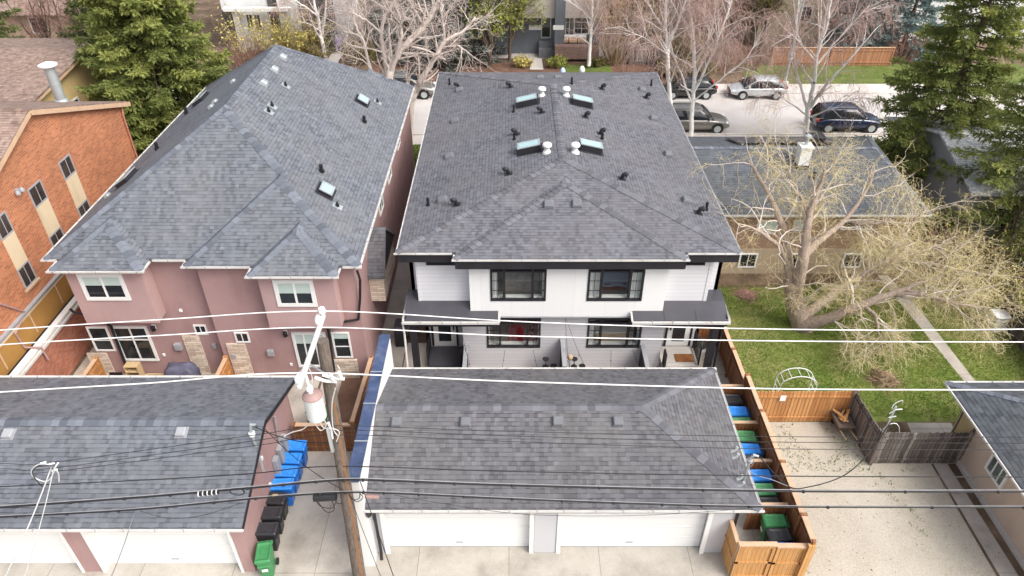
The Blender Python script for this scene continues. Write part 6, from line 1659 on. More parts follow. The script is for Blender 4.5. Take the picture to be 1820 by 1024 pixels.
    dh.build('door_handle', M['galv'], t)
    t.location = (x, y, 0.005); t.rotation_euler = (0, 0, heading)
    return t
def paint(name, c, metal=.3):
    m = m_plain(name, c, .28, .04, 2, 30, metal=metal, spec=.6); m.node_tree.nodes['Principled BSDF'].inputs['Coat Weight'].default_value = .6; return m
silver, grey_p, navy, black_p = paint('silver car paint', (.55, .57, .58)), paint('grey car paint', (.20, .19, .175)), paint('navy car paint', (.012, .022, .065), .2), paint('black car paint', (.015, .016, .017), .2)
make_car(19.1, 54.25, R(180), 'hatch', silver, 'silver hatchback parked at the far kerb below the street lamp')
make_car(12.9, 47.95, 0, 'suv', grey_p, 'grey sport utility car at the near kerb half hidden by the white birch')
make_car(23.75, 48.05, 0, 'suv', navy, 'dark navy sport utility car at the near kerb beside the large spruces')
make_car(-8.3, 54.4, 0, 'suv', grey_p, 'grey and black car seen between the two big roofs behind the leaning tree')
make_car(13.7, 54.3, R(180), 'hatch', black_p, 'black car at the far kerb behind the birch trunks')
make_car(-25.0, 48.4, 0, 'hatch', silver, 'silver car behind the left spruce near the yellow building')

# ------------------------------------------------------------------ street lamp and far side of the street
lp = thing('street_lamp', 'tall grey street lamp post by the silver hatchback', 'street lamp', at(1394, 150, z=0.1))
p = at(1394, 150, z=0.1)
MB().tube([p, p + Vector((0, 0, 3)), p + Vector((0, 0, 9))], [.12, .10, .07], 10).build('post', M['galv'], lp)
MB().lathe(p.x, p.y, [(.3, p.z), (.28, p.z + .25), (.15, p.z + .3)], 12).build('base', M['sidewalk'], lp)
MB().lathe(p.x, p.y, [(.13, p.z + 2.0), (.19, p.z + 2.1), (.19, p.z + 2.6), (.13, p.z + 2.7)], 12).build('band', M['white_paint'], lp)
MB().tube([p + Vector((0, 0, 8.9)), p + Vector((0, -.6, 9.2)), p + Vector((0, -1.6, 9.3))], .05, 8).build('arm', M['galv'], lp)
MB().box(p.x - .12, p.x + .12, p.y - 2.2, p.y - 1.6, 9.3, 9.45).build('lamp_head', M['grey_plastic'], lp, bevel=.03)

def px_box(mb, x0p, x1p, y0p, y1p, Y, th, off=0.0):
    a_ = at(x0p, y1p, y=Y); b_ = at(x1p, y1p, y=Y); c_ = at(x0p, y0p, y=Y)
    mb.box(a_.x, b_.x, Y - th - off, Y - off, max(0.0, a_.z), c_.z); return mb
fh = thing('house', 'grey house with a glass door and beige beam across the street', 'house', (4, 64.5, 0))
HY = 64.4
M['far_grey'] = m_plain('blue grey cladding', (.135, .15, .17), .8, .1, 1, 20); M['far_beam'] = m_plain('beige beam', (.50, .46, .42), .8, .06, 1, 20)
a0_, a1_ = at(862, 90, y=HY), at(1064, 90, y=HY)
MB().box(a0_.x, a1_.x, HY, HY + 9, 0, 8.5).build('wall', M['far_grey'], fh)
b = MB(); px_box(b, 905, 1062, -60, 27, HY, .9); b.build('beam', M['far_beam'], fh)
b = MB(); px_box(b, 984, 1001, -60, 97, HY - .95, .5); b.build('pillar', M['far_grey'], fh)
b = MB(); px_box(b, 983, 1002, 45, 53, HY - 1.44, .03); px_box(b, 940, 962, 45, 53, HY, .06); px_box(b, 900, 920, 45, 53, HY, .06); b.build('white_band', M['white_paint'], fh)
win_px(fh, 1004, 28, 1012, 62, HY, .08, cols=(), rows=(.33, .66)); win_px(fh, 1019, 28, 1047, 61, HY, .10, cols=(.5,), rows=(.33, .66))
win_px(fh, 872, 28, 898, 60, HY, .10, cols=(.5,))
b = MB(); px_box(b, 961, 979, 28, 68, HY, .05); do = b.build('door', M['galv'], fh)
b = MB(); px_box(b, 963, 977, 30, 65, HY, .03, .051); b.build('pane', M['glass'], do)
b = MB(); px_box(b, 957, 984, 71, 100, HY - .02, .7); b.build('step', M['vent_grey'], fh)
b = MB(); px_box(b, 957, 984, 84, 100, HY - .73, .5); b.build('step', M['vent_grey'], fh)
M['far_brick'] = m_brick('brown brick', (.20, .11, .085), (.29, .18, .15), (.25, .2, .18))
b = MB(); px_box(b, 985, 1062, 78, 100, HY - 1.5, .8); b.build('planter_wall', M['far_brick'], fh)
sf_ = thing('outdoor_sofa', 'outdoor sofa with brown cushions on the terrace of the grey house', 'sofa', at(1018, 72, y=HY - 1.0))
p = at(1018, 74, y=HY - .9)
MB().box(p.x - 1.2, p.x + 1.2, p.y + .2, p.y + .45, p.z, p.z + .5).build('backrest', M['white_paint'], sf_, bevel=.05)
for k in range(3): MB().box(p.x - 1.15 + k * .78, p.x - .45 + k * .78, p.y - .4, p.y + .19, p.z, p.z + .3).build('cushion', M['cap_wood'], sf_, bevel=.05)
tag(MB().lathe(at(949, 84, z=.03).x, at(949, 84, z=.03).y, [(.1, .03), (.35, .15), (.42, .4), (.3, .65), (.1, .75)], 14).build('covered_pot', M['blue_paint'], None, smooth=True), 'round bright blue pot on the terrace by the far glass door', 'pot')
p = at(1034, 131, z=.02)
tag(MB().lathe(p.x, p.y, [(.24, .02), (.25, .35), (.17, .58), (.06, .68)], 12).build('garden_ornament', M['white_paint'], None, smooth=True), 'white rounded garden ornament just above the far eave of the white duplex', 'ornament')
p = at(1000, 132, z=.02)
tag(MB().lathe(p.x, p.y, [(.22, .02), (.24, .3), (.15, .5), (.06, .58)], 12).build('garden_ornament', M['bed_blue'], None, smooth=True), 'pale blue rounded garden ornament just above the far eave of the white duplex', 'ornament')

fl = thing('house', 'white and grey modern townhouse at the top left across the street', 'house', (-26, 65.4, 0))
LY = 65.4
M['far_white'] = m_plain('pale far cladding', (.70, .71, .71), .8, .06, .6, 20); M['far_panel'] = m_plain('dark panel', (.10, .095, .09), .8, .2, .8, 20)
a0_, a1_ = at(404, 60, y=LY), at(600, 60, y=LY)
MB().box(a0_.x, a1_.x, LY, LY + 10, 0, 9).build('wall', M['far_white'], fl)
b = MB(); px_box(b, 488, 515, -60, 70, LY, .1); px_box(b, 408, 432, 18, 80, LY, .1); px_box(b, 540, 600, -60, 60, LY, .1); b.build('dark_panel', M['far_panel'], fl)
b = MB(); px_box(b, 510, 524, -60, 90, LY - .12, .4); b.build('pillar', M['far_white'], fl)
b = MB(); px_box(b, 430, 440, 14, 90, LY - .12, .4); b.build('pillar', M['far_white'], fl)
win_px(fl, 455, 25, 468, 55, LY, .08, mg=M['glass']); win_px(fl, 441, 25, 453, 50, LY, .06, mg=M['glass'])
b = MB(); px_box(b, 400, 520, 12, 18, LY - .42, .5); b.build('canopy', M['white_paint'], fl)
b = MB(); px_box(b, 540, 600, 60, 95, LY - .2, .6); b.build('porch_wall', M['far_panel'], fl)
cvr = thing('covered_scooter', 'lilac covered scooter at the end of the far driveway', 'scooter', at(603, 88, z=0))
p = at(603, 88, z=.02)
MB().taper(p.x, p.y, .15, 1.1, .5, .8, .28, .5, 0, 0).build('cover', m_plain('lilac cover', (.45, .36, .62), .6, .1), cvr, bevel=.12, seg=2)
MB().tube([(p.x, p.y - .5, .17), (p.x + .12, p.y - .5, .17)], .16, 12).tube([(p.x, p.y + .5, .17), (p.x + .12, p.y + .5, .17)], .16, 12).build('wheel', M['rubber'], cvr)
p = at(567, 90, z=.02)
tag(MB().taper(p.x, p.y, .02, 1.2, .45, .4, .4, .35).taper(p.x, p.y, 1.2, 1.28, .45, .42, .38, .3).build('recycling_box', M['metal_cap_blue'], None, bevel=.05), 'dark blue box by the birch across the street', 'box')

fr_ = thing('house', 'pale stucco house with olive wall behind the far orange fence', 'house', (25, 70, 0))
M['far_olive'] = m_plain('pale olive stucco', (.40, .37, .25), .85, .08, .8, 20)
a0_, a1_ = at(1345, 60, y=66.5), at(1470, 60, y=66.5)
MB().box(a0_.x, a1_.x, 66.5, 75, 0, 7).build('wall', M['far_olive'], fr_)
win_px(fr_, 1415, 10, 1440, 40, 66.5, .1)
fw = thing('house', 'white house showing between the spruces at the upper right', 'house', (45, 72, 0))
a0_, a1_ = at(1560, 60, y=68), at(1900, 60, y=68)
MB().box(a0_.x, a1_.x, 68, 78, 0, 7).build('wall', M['far_white'], fw)
win_px(fw, 1740, 20, 1765, 50, 68, .1)
rd = thing('house', 'red brown house behind the bare thicket across the street', 'house', (14, 70, 0))
a0_, a1_ = at(1090, 60, y=66.5), at(1262, 60, y=66.5)
MB().box(a0_.x, a1_.x, 66.5, 76, 0, 7.5).build('wall', m_plain('red brown cladding', (.20, .105, .075), .85, .15, .7, 20), rd)
win_px(rd, 1240, 45, 1258, 75, 66.5, .1); win_px(rd, 1130, 10, 1160, 40, 66.5, .1)
cg = thing('house', 'brown brick house at the top left behind the reddish shrubs', 'house', (-44, 66, 0))
a0_, a1_ = at(-80, 60, y=67), at(170, 60, y=67)
MB().box(a0_.x, a1_.x, 67, 78, 0, 3.0).build('wall', M['sand_stucco'], cg)
rfc = [(a0_.x - .5, 66.2, 2.9), (a1_.x + .5, 66.2, 2.9), (a1_.x + .5, 73, 5.0), (a0_.x - .5, 73, 5.0)]
roof(cg, [rfc], M['shingle_brown'], .1); win_px(cg, 128, 5, 152, 20, 67, .1) ; win_px(cg, 60, 30, 90, 60, 67, .1)
fence('wooden_fence', 'red orange board fence along the lawn across the street', [((22.3, 61.2), (27.3, 61.2), 1.55), ((27.3, 61.2), (32.6, 61.2), 1.55)], M['far_fence'], M['cap_wood'])
fence('wooden_fence', 'grey brown board fence across the street behind the white birch trunk', [((10.2, 61.5), (13.0, 61.5), 1.5)], M['grey_boards'], None)
# white roofed house right, between the spruces
wh = thing('house', 'pale roofed grey house between the large spruces at the right edge', 'house', (30, 38, 0))
q0 = at(1660, 265, z=3.6)
ra = [(q0.x, q0.y - 4.5, 3.2), (q0.x + 9, q0.y - 4.5, 3.2), (q0.x + 9, q0.y, 4.6), (q0.x, q0.y, 4.6)]; rb = [(q0.x + 9, q0.y + 6, 3.0), (q0.x, q0.y + 6, 3.0), (q0.x, q0.y, 4.6), (q0.x + 9, q0.y, 4.6)]
M['pale_roof'] = m_shingle('pale grey shingles', (.60, .60, .61), (.74, .74, .75))
roof(wh, [ra, rb], M['pale_roof'], .12)
MB().prism([(q0.x + .4, q0.y - 4.0, 0), (q0.x + .4, q0.y + 5.5, 0), (q0.x + .4, q0.y + 5.5, 2.95), (q0.x + .4, q0.y, 4.4), (q0.x + .4, q0.y - 4.0, 3.2)], (8.2, 0, 0)).build('wall', M['grey_plastic'], wh)
window(wh, (q0.x + 1.6, q0.y - 4.0, .9), (1, 0, 0), (0, -1, 0), 1.8, 1.3, .1, M['white_paint'], M['glass'])
# ================================================================== vegetation
def polys_mesh(name, lines, mat, parent, sides=5, tone=None):
    """many tapering branches, each a ring-built tube: lines of (points, radii)"""
    V = []; F = []; T = []; off = 0
    ang = 2 * np.pi * np.arange(sides) / sides; c, s = np.cos(ang), np.sin(ang)
    for li, (P, rad) in enumerate(lines):
        P = np.asarray(P, float); rad = np.asarray(rad, float); m = len(P)
        d = np.empty_like(P); d[1:-1] = P[2:] - P[:-2]; d[0] = P[1] - P[0]; d[-1] = P[-1] - P[-2]
        d /= (np.linalg.norm(d, axis=1, keepdims=True) + 1e-9)
        ref = np.array([0.31, 0.95, 0.05]) if abs(d[:, 2]).mean() > .6 else np.array([0, 0, 1.0])
        e1 = np.cross(d, ref); e1 /= (np.linalg.norm(e1, axis=1, keepdims=True) + 1e-9); e2 = np.cross(d, e1)
        V.append((P[:, None, :] + (e1[:, None, :] * c[None, :, None] + e2[:, None, :] * s[None, :, None]) * rad[:, None, None]).reshape(-1, 3))
        i = np.arange(m - 1)[:, None] * sides; k = np.arange(sides)[None, :]; k2 = (k + 1) % sides
        F.append((np.stack([i + k, i + k2, i + sides + k2, i + sides + k], axis=2).reshape(-1, 4)) + off)
        T.append(np.full((m - 1) * sides, tone[li] if tone is not None else .5)); off += m * sides
    return np_mesh(name, np.concatenate(V), np.concatenate(F), mat, parent, np.concatenate(T), smooth=True)

def rot_about(v, axis, a):
    axis = axis / (np.linalg.norm(axis) + 1e-9)
    return v * math.cos(a) + np.cross(axis, v) * math.sin(a) + axis * np.dot(axis, v) * (1 - math.cos(a))
def unit(v): return v / (np.linalg.norm(v) + 1e-9)
def branch_path(rg, p, d, l, n, wig, grav):
    pts = [np.array(p, float)]; d = unit(np.array(d, float))
    for i in range(n):
        d = unit(d + rg.normal(0, wig, 3) + np.array([0, 0, grav]))
        pts.append(pts[-1] + d * l / n)
    return np.array(pts), d
def grow_on(rg, P, rad, level, spec, out):
    """children of a branch whose path is P; spec[level] = dict of how the next order grows"""
    if level >= len(spec): return
    s = spec[level]; m = len(P) - 1
    L_ = np.linalg.norm(np.diff(P, axis=0), axis=1).sum()
    k = s['n'] if s.get('abs') else max(1, int(rg.poisson(s['n'] * L_)))
    for i in range(k):
        f = s.get('from', .25) + (1 - s.get('from', .25)) * (i + rg.uniform(0, 1)) / k
        x = min(m - 1e-3, f * m); j = int(x); q = P[j] * (1 - (x - j)) + P[j + 1] * (x - j)
        d = unit(P[j + 1] - P[j])
        ax = unit(np.cross(d, rg.normal(0, 1, 3)))
        d2 = rot_about(d, ax, math.radians(rg.uniform(*s['ang'])))
        d2 = unit(d2 + np.array([0, 0, s.get('lift', 0)]))
        r = np.interp(x, np.arange(m + 1), rad) * s.get('rr', .55)
        r = max(min(r, s.get('rmax', 9)), s.get('rmin', .004))
        l = s['len'] * rg.uniform(.55, 1.25) * (1 - s.get('short', .4) * f)
        C, _ = branch_path(rg, q, d2, l, s.get('seg', 5), s['wig'], s['grav'])
        rr = np.linspace(r, max(r * .3, s.get('rtip', .003)), len(C))
        out.setdefault(level, []).append((C, rr))
        grow_on(rg, C, rr, level + 1, spec, out)

def bare_tree(name, label, base, limbs, spec, bark, twig, seed, group=None, leaf=None, nleaf=0, leafsize=.05, coarse=1, cat='tree', limb_mat=None):
    """limbs: hand-placed main branches (points, r0, r1); finer orders grow from them"""
    rg = np.random.default_rng(seed)
    t = thing(name, label, cat, base, group)
    lines = []; out = {}
    fac = []
    for pts, r0, r1, *k_ in limbs:
        fac.append(k_[0] if k_ else 1.0)
        P = np.array([tuple(p) for p in catmull(pts, 5)]); P[1:-1] += rg.normal(0, .02, (len(P) - 2, 3))
        rad = np.linspace(r0, r1, len(P)); lines.append((P, rad))
    polys_mesh('trunk', lines, bark, t, 10)
    for (P, rad), k_ in zip(lines, fac): grow_on(rg, P, rad, 0, [dict(s, n=s['n'] * k_) for s in spec], out)
    lv = sorted(out)
    big = [b for l in lv if l < coarse for b in out[l]]
    if big: polys_mesh('limb', big, limb_mat or bark, t, 6)
    fine = [b for l in lv if l >= coarse for b in out[l]]
    if fine: polys_mesh('twigs', fine, twig, t, 3, rg.uniform(0, 1, len(fine)))
    if leaf is not None and nleaf:
        src = fine if fine else big
        idx = rg.integers(0, len(src), nleaf); f = rg.uniform(.3, 1, nleaf)
        pos = np.array([src[i][0][min(len(src[i][0]) - 1, int(f_ * len(src[i][0])))] for i, f_ in zip(idx, f)]) + rg.normal(0, .04, (nleaf, 3))
        leaves('leaves', pos, leafsize, leaf, t, rg)
    return t
def leaves(name, pos, size, mat, parent, rg, flat=0.0):
    n = len(pos); a = rg.normal(0, 1, (n, 3)); a[:, 2] *= (1 - flat); a /= np.linalg.norm(a, axis=1, keepdims=True) + 1e-9
    b = np.cross(a, rg.normal(0, 1, (n, 3))); b /= np.linalg.norm(b, axis=1, keepdims=True) + 1e-9
    s = size * rg.uniform(.6, 1.4, (n, 1))
    V = np.stack([pos - a * s, pos + b * s * .5, pos + a * s, pos - b * s * .5], axis=1).reshape(-1, 3)
    F = np.arange(4 * n).reshape(n, 4)
    return np_mesh(name, V, F, mat, parent, rg.uniform(0, 1, n))

def spruce(name, label, x, y, H, Rr, seed, mat, z0=1.0, dens=1.0, droop=.35, blade=.2, group=None, lean=(0, 0)):
    rg = np.random.default_rng(seed)
    t = thing(name, label, 'tree', (x, y, 0), group)
    tp = np.array([[x + lean[0] * i / 10, y + lean[1] * i / 10, H * i / 10] for i in range(11)])
    polys_mesh('trunk', [(tp, np.linspace(.028 * H * .6, .02, 11))], M['bark_brown'], t, 9)
    O = []; D = []; Ln = []; Tn = []; wood = []
    nb = int(H * 13 * dens); ga = 2.39996
    for i in range(nb):
        f = (i + rg.uniform(0, 1)) / nb
        z = z0 + (H - z0) * f
        l = Rr * (1 - f) ** .82 * rg.uniform(.62, 1.14) + .15
        az = i * ga + rg.normal(0, .25)
        out_ = np.array([math.cos(az), math.sin(az), 0]); side = np.array([-out_[1], out_[0], 0])
        base = np.array([x + lean[0] * z / H, y + lean[1] * z / H, z])
        n = 9; s = np.linspace(0, 1, n)
        up = .32 * f - .05
        P = base + out_ * (l * s)[:, None] + np.array([0, 0, 1.0]) * (l * (up * s - droop * 1.2 * s ** 1.6 + droop * .75 * s ** 3.2))[:, None] + side * (rg.normal(0, .06) * l * s ** 2)[:, None]
        wood.append((P, np.linspace(.012 * l + .01, .004, n)))
        tone = rg.uniform(0, .6)
        k = int(l * 13 * dens) + 4
        u = rg.uniform(.18, 1.0, k) ** .8
        q = np.array([np.interp(u * (n - 1), np.arange(n), P[:, a]) for a in range(3)]).T
        sg = rg.choice([-1, 1], k)
        dd = out_ * rg.uniform(.35, .9, (k, 1)) + side * (sg * rg.uniform(.35, 1.0, k))[:, None] + np.array([0, 0, 1.0]) * rg.uniform(-.55, .18, (k, 1))
        dd /= np.linalg.norm(dd, axis=1, keepdims=True)
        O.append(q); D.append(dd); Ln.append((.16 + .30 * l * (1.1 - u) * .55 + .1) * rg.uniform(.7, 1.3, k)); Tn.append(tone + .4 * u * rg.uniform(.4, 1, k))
        # the tip itself
        O.append(P[-3:-1]); D.append(np.repeat([unit(P[-1] - P[-3])], 2, 0)); Ln.append(np.array([.3, .3])); Tn.append(np.array([tone + .4] * 2))
    O, D, Ln, Tn = map(np.concatenate, (O, D, Ln, Tn))
    polys_mesh('branches', wood, M['bark_brown'], t, 4)
    # every twig carries needle blades fanning along it
    K = 7; n = len(O)
    f = (np.arange(K) + .5)[None, :] / K + rg.uniform(-.07, .07, (n, K))
    base = O[:, None, :] + D[:, None, :] * (Ln[:, None] * f)[:, :, None]
    dr = D[:, None, :] + rg.normal(0, .5, (n, K, 3)) + np.array([0, 0, -.10]); dr /= np.linalg.norm(dr, axis=2, keepdims=True)
    sd = np.cross(dr, rg.normal(0, 1, (n, K, 3)) * [.5, .5, 1.0] + [0, 0, .6]); sd /= np.linalg.norm(sd, axis=2, keepdims=True) + 1e-9
    bl = (blade * rg.uniform(.6, 1.3, (n, K)))[:, :, None]; bw = bl * .17
    V = np.stack([base - sd * bw * .5, base + dr * bl * .55 - sd * bw, base + dr * bl, base + dr * bl * .5 + sd * bw], axis=2).reshape(-1, 3)
    F = np.arange(len(V)).reshape(-1, 4)
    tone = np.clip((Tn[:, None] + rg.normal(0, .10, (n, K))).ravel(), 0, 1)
    np_mesh('needles', V, F, mat, t, tone)
    return t

def bush(name, label, x, y, rx, ry, h, nst, mat_twig, seed, leaf=None, nleaf=0, size=.06, z0=0.0, r=.012, spread=.5, group=None, sub=3, cat='shrub'):
    rg = np.random.default_rng(seed)
    t = thing(name, label, cat, (x, y, z0), group)
    st = []; tw = []
    for i in range(nst):
        a = rg.uniform(0, 6.283); q = math.sqrt(rg.uniform(0, 1)) * .45
        p = np.array([x + rx * q * math.cos(a), y + ry * q * math.sin(a), z0])
        d = np.array([math.cos(a) * spread * q * 2, math.sin(a) * spread * q * 2, 1.0])
        C, e = branch_path(rg, p, d, h * rg.uniform(.6, 1.1), 7, .10, .0)
        rr = np.linspace(r * rg.uniform(.8, 1.8), .005, len(C)); st.append((C, rr))
        for k in range(sub):
            j = rg.integers(2, 7); C2, _ = branch_path(rg, C[j], e + rg.normal(0, .55, 3), h * rg.uniform(.15, .4), 4, .15, .02)
            tw.append((C2, np.linspace(r * .6, .004, len(C2))))
    polys_mesh('stems', st + tw, mat_twig, t, 4, rg.uniform(0, 1, len(st) + len(tw)))
    if leaf is not None:
        src = tw if tw else st
        idx = rg.integers(0, len(src), nleaf)
        pos = np.array([src[i][0][rg.integers(0, len(src[i][0]))] for i in idx]) + rg.normal(0, .1, (nleaf, 3)) * [rx * .5, ry * .5, h * .25]
        pos[:, 2] = np.maximum(pos[:, 2], z0 + .05)
        leaves('leaves', pos, size, leaf, t, rg)
    return t

def PL(*pp):
    """limb control points measured in the photo: (px, py, distance)"""
    return [at(a, b, y=c) for a, b, c in pp]

# --- big conifers
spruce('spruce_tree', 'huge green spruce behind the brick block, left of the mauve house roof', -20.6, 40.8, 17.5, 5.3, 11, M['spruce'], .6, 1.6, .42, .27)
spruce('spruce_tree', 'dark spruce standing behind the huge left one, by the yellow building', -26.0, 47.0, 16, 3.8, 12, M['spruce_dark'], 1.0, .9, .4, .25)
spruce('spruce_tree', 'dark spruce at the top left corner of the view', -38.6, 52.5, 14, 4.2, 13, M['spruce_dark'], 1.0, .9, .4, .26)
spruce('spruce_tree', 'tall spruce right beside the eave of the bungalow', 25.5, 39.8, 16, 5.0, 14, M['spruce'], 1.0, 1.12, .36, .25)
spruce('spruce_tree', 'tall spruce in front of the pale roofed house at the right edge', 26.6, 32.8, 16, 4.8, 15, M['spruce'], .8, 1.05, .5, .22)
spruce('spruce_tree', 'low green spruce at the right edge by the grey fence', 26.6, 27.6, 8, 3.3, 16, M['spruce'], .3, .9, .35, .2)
spruce('blue_spruce', 'blue spruce in front of the white house across the street', 35.0, 64.5, 12, 3.6, 17, M['spruce_blue'], .6, .8, .3, .3)
spruce('blue_spruce', 'slimmer blue spruce left of the other one behind the far orange fence', 30.6, 65.0, 11, 2.8, 18, M['spruce_blue'], .6, .8, .3, .3)
spruce('spruce_tree', 'grey green spruce behind the pale cottonwood across the street', -4.6, 62.0, 12, 4.4, 19, M['spruce_grey'], .9, .85, .35, .3)
spruce('spruce_tree', 'second grey green spruce behind the cottonwood, farther left', -9.5, 64.0, 12, 4.0, 20, M['spruce_grey'], .9, .8, .35, .3)

# --- the yellow twigged tree of the right yard
wil_spec = [dict(n=2.9, len=2.4, ang=(25, 75), wig=.20, grav=-.02, rr=.36, rmax=.04, rmin=.013, seg=6, lift=.1, short=.2),
            dict(n=5.4, len=1.1, ang=(20, 80), wig=.28, grav=-.05, rr=.5, rmax=.014, rmin=.0075, seg=5, short=.2),
            dict(n=4.6, len=.62, ang=(20, 85), wig=.30, grav=-.12, rr=.6, rmin=.0055, rtip=.004, seg=4, short=.2)]
limbs = [(PL((1428, 590, 25.6), (1420, 560, 25.7), (1412, 530, 25.8), (1406, 500, 25.9)), .50, .34),
         (PL((1410, 515, 25.85), (1402, 470, 26.1), (1396, 425, 26.5), (1380, 375, 26.9), (1352, 320, 27.4), (1330, 285, 27.8)), .27, .05, .75),
         (PL((1402, 475, 26.1), (1385, 440, 25.7), (1350, 412, 25.3), (1312, 398, 25.1)), .14, .03, .6),
         (PL((1415, 520, 25.8), (1425, 470, 25.6), (1434, 420, 25.8), (1440, 380, 26.2), (1456, 335, 26.8), (1470, 290, 27.2)), .28, .05),
         (PL((1428, 455, 25.7), (1460, 425, 26.3), (1500, 392, 26.9), (1535, 345, 27.6), (1555, 300, 28)), .18, .04, .85),
         (PL((1440, 385, 26.2), (1420, 345, 27.0), (1405, 310, 27.6), (1380, 270, 28.2)), .11, .03, .8),
         (PL((1424, 578, 25.5), (1455, 572, 25.1), (1500, 556, 24.8), (1550, 535, 24.6), (1610, 512, 24.6), (1670, 492, 24.8)), .34, .06, 1.2),
         (PL((1432, 560, 25.7), (1470, 530, 26.2), (1520, 498, 26.8), (1580, 470, 27.2), (1640, 445, 27.6), (1690, 430, 28)), .25, .04, 1.2),
         (PL((1580, 523, 24.6), (1640, 525, 24.0), (1700, 540, 23.8), (1760, 548, 23.8)), .13, .03, 1.3),
         (PL((1530, 543, 24.7), (1555, 560, 24.0), (1562, 590, 23.4), (1568, 622, 23.0)), .10, .02, 1.2),
         (PL((1500, 556, 24.8), (1530, 560, 24.0), (1512, 590, 23.6)), .08, .02),
         (PL((1600, 462, 27.3), (1650, 470, 26.6), (1710, 480, 26.2), (1770, 490, 26.2)), .11, .03),
         (PL((1560, 480, 27.0), (1590, 440, 27.4), (1620, 400, 27.9), (1640, 375, 28.2)), .10, .02, .8),
         (PL((1500, 392, 26.9), (1545, 400, 26.4), (1590, 390, 26.2)), .09, .02)]
bare_tree('yard_tree', 'spreading bare tree with pale yellow twigs and a leaning second trunk on the right lawn', (13.4, 25.7, 0), limbs, wil_spec, M['bark_grey'], M['willow_twig'], 31, leaf=M['willow_bud'], nleaf=6000, leafsize=.026, limb_mat=M['bark_pale'])

# --- boulevard trees in front of the houses
birch_spec = [dict(n=2.3, len=3.0, ang=(25, 60), wig=.11, grav=.0, rr=.42, rmax=.06, rmin=.022, seg=6, lift=.25, short=.45, **{'from': .3}),
              dict(n=3.2, len=1.6, ang=(20, 60), wig=.14, grav=-.05, rr=.5, rmax=.02, rmin=.011, seg=5),
              dict(n=5.4, len=1.3, ang=(15, 70), wig=.12, grav=-.42, rr=.6, rmin=.007, rtip=.005, seg=5)]
gb_ = 'white barked birches along the street'
bare_tree('birch_tree', 'white birch rising straight beside the right eave of the white duplex', (11.2, 45.6, 0),
          [(PL((1203, 250, 45.6), (1190, 170, 45.6), (1186, 90, 45.7), (1183, 30, 45.8), (1186, -30, 46)), .17, .07), (PL((1186, 85, 45.7), (1205, 40, 45.2), (1222, -10, 45)), .08, .04), (PL((1187, 60, 45.8), (1160, 20, 46.3), (1145, -20, 46.5)), .07, .03), (PL((1188, 100, 45.7), (1150, 70, 45), (1115, 55, 44.6)), .05, .02)], birch_spec, M['bark_birch'], M['birch_twig'], 41, gb_)
bare_tree('birch_tree', 'white birch with three slim stems in front of the grey car at the kerb', (12.4, 46.4, 0),
          [(PL((1228, 242, 46.4), (1230, 200, 46.4), (1234, 140, 46.5), (1232, 70, 46.6), (1222, 0, 46.8), (1225, -40, 47)), .16, .07), (PL((1231, 170, 46.4), (1255, 120, 46.0), (1280, 60, 45.6), (1300, 0, 45.4)), .09, .04), (PL((1230, 185, 46.4), (1210, 130, 46.8), (1190, 70, 47.2), (1200, 10, 47.5)), .08, .03), (PL((1232, 180, 46.4), (1270, 150, 45.6), (1320, 110, 45.2), (1345, 75, 45.2)), .06, .02), (PL((1233, 120, 46.5), (1262, 60, 46.6), (1275, 0, 46.8)), .06, .03)], birch_spec, M['bark_birch'], M['birch_twig'], 42, gb_)
bare_tree('birch_tree', 'weeping birch with a dark forked trunk behind the bungalow chimney', (20.2, 46.2, 0),
          [(PL((1431, 247, 46.2), (1434, 215, 46.2), (1437, 190, 46.2), (1446, 150, 46.1), (1452, 100, 46), (1470, 40, 46), (1480, -20, 46)), .20, .06), (PL((1436, 200, 46.2), (1425, 160, 46.4), (1412, 110, 46.6), (1415, 50, 46.8), (1420, 0, 47)), .10, .04), (PL((1437, 195, 46.2), (1470, 150, 45.8), (1510, 105, 45.6), (1550, 60, 45.6)), .10, .03), (PL((1434, 205, 46.2), (1400, 180, 45.6), (1375, 165, 45.2)), .07, .02), (PL((1448, 120, 46), (1490, 70, 46.4), (1545, 10, 46.8)), .07, .03), (PL((1435, 210, 46.1), (1475, 195, 45), (1500, 190, 44.4)), .06, .02), (PL((1450, 110, 46), (1420, 75, 45.4), (1400, 55, 45)), .06, .02)], birch_spec, M['bark_birch'], M['birch_twig'], 43, gb_)
bare_tree('birch_tree', 'white birch in front of the grey house across the street', (6.5, 60.6, 0),
          [(PL((1046, 117, 60.6), (1049, 80, 60.6), (1052, 20, 60.8), (1052, -40, 61)), .17, .07), (PL((1051, 50, 60.7), (1062, 15, 60.4), (1072, -25, 60.2)), .08, .04), (PL((1051, 35, 60.7), (1030, 15, 60.2), (1008, 0, 60)), .05, .02)], birch_spec, M['bark_birch'], M['birch_twig'], 44, gb_)
bare_tree('birch_tree', 'pale birch at the end of the far driveway left of the cottonwood', (-16.4, 62.2, 0),
          [(PL((578, 105, 62.2), (572, 70, 62.2), (565, 30, 62.3), (552, -20, 62.5)), .2, .08), (PL((572, 65, 62.2), (578, 25, 61.8), (580, -20, 61.6)), .09, .05), (PL((566, 30, 62.3), (540, 10, 62), (510, -8, 61.8)), .08, .04), (PL((574, 62, 62.2), (555, 45, 61.6), (530, 38, 61.4)), .06, .02)], birch_spec, M['bark_birch'], M['birch_twig'], 45, gb_)
cot_spec = [dict(n=2.2, len=2.9, ang=(25, 70), wig=.16, grav=.01, rr=.45, rmax=.09, rmin=.03, seg=6, lift=.2, short=.3),
            dict(n=3.3, len=1.5, ang=(20, 75), wig=.22, grav=0, rr=.5, rmax=.03, rmin=.013, seg=5),
            dict(n=3.3, len=.8, ang=(20, 75), wig=.24, grav=0, rr=.6, rmin=.009, rtip=.006, seg=4)]
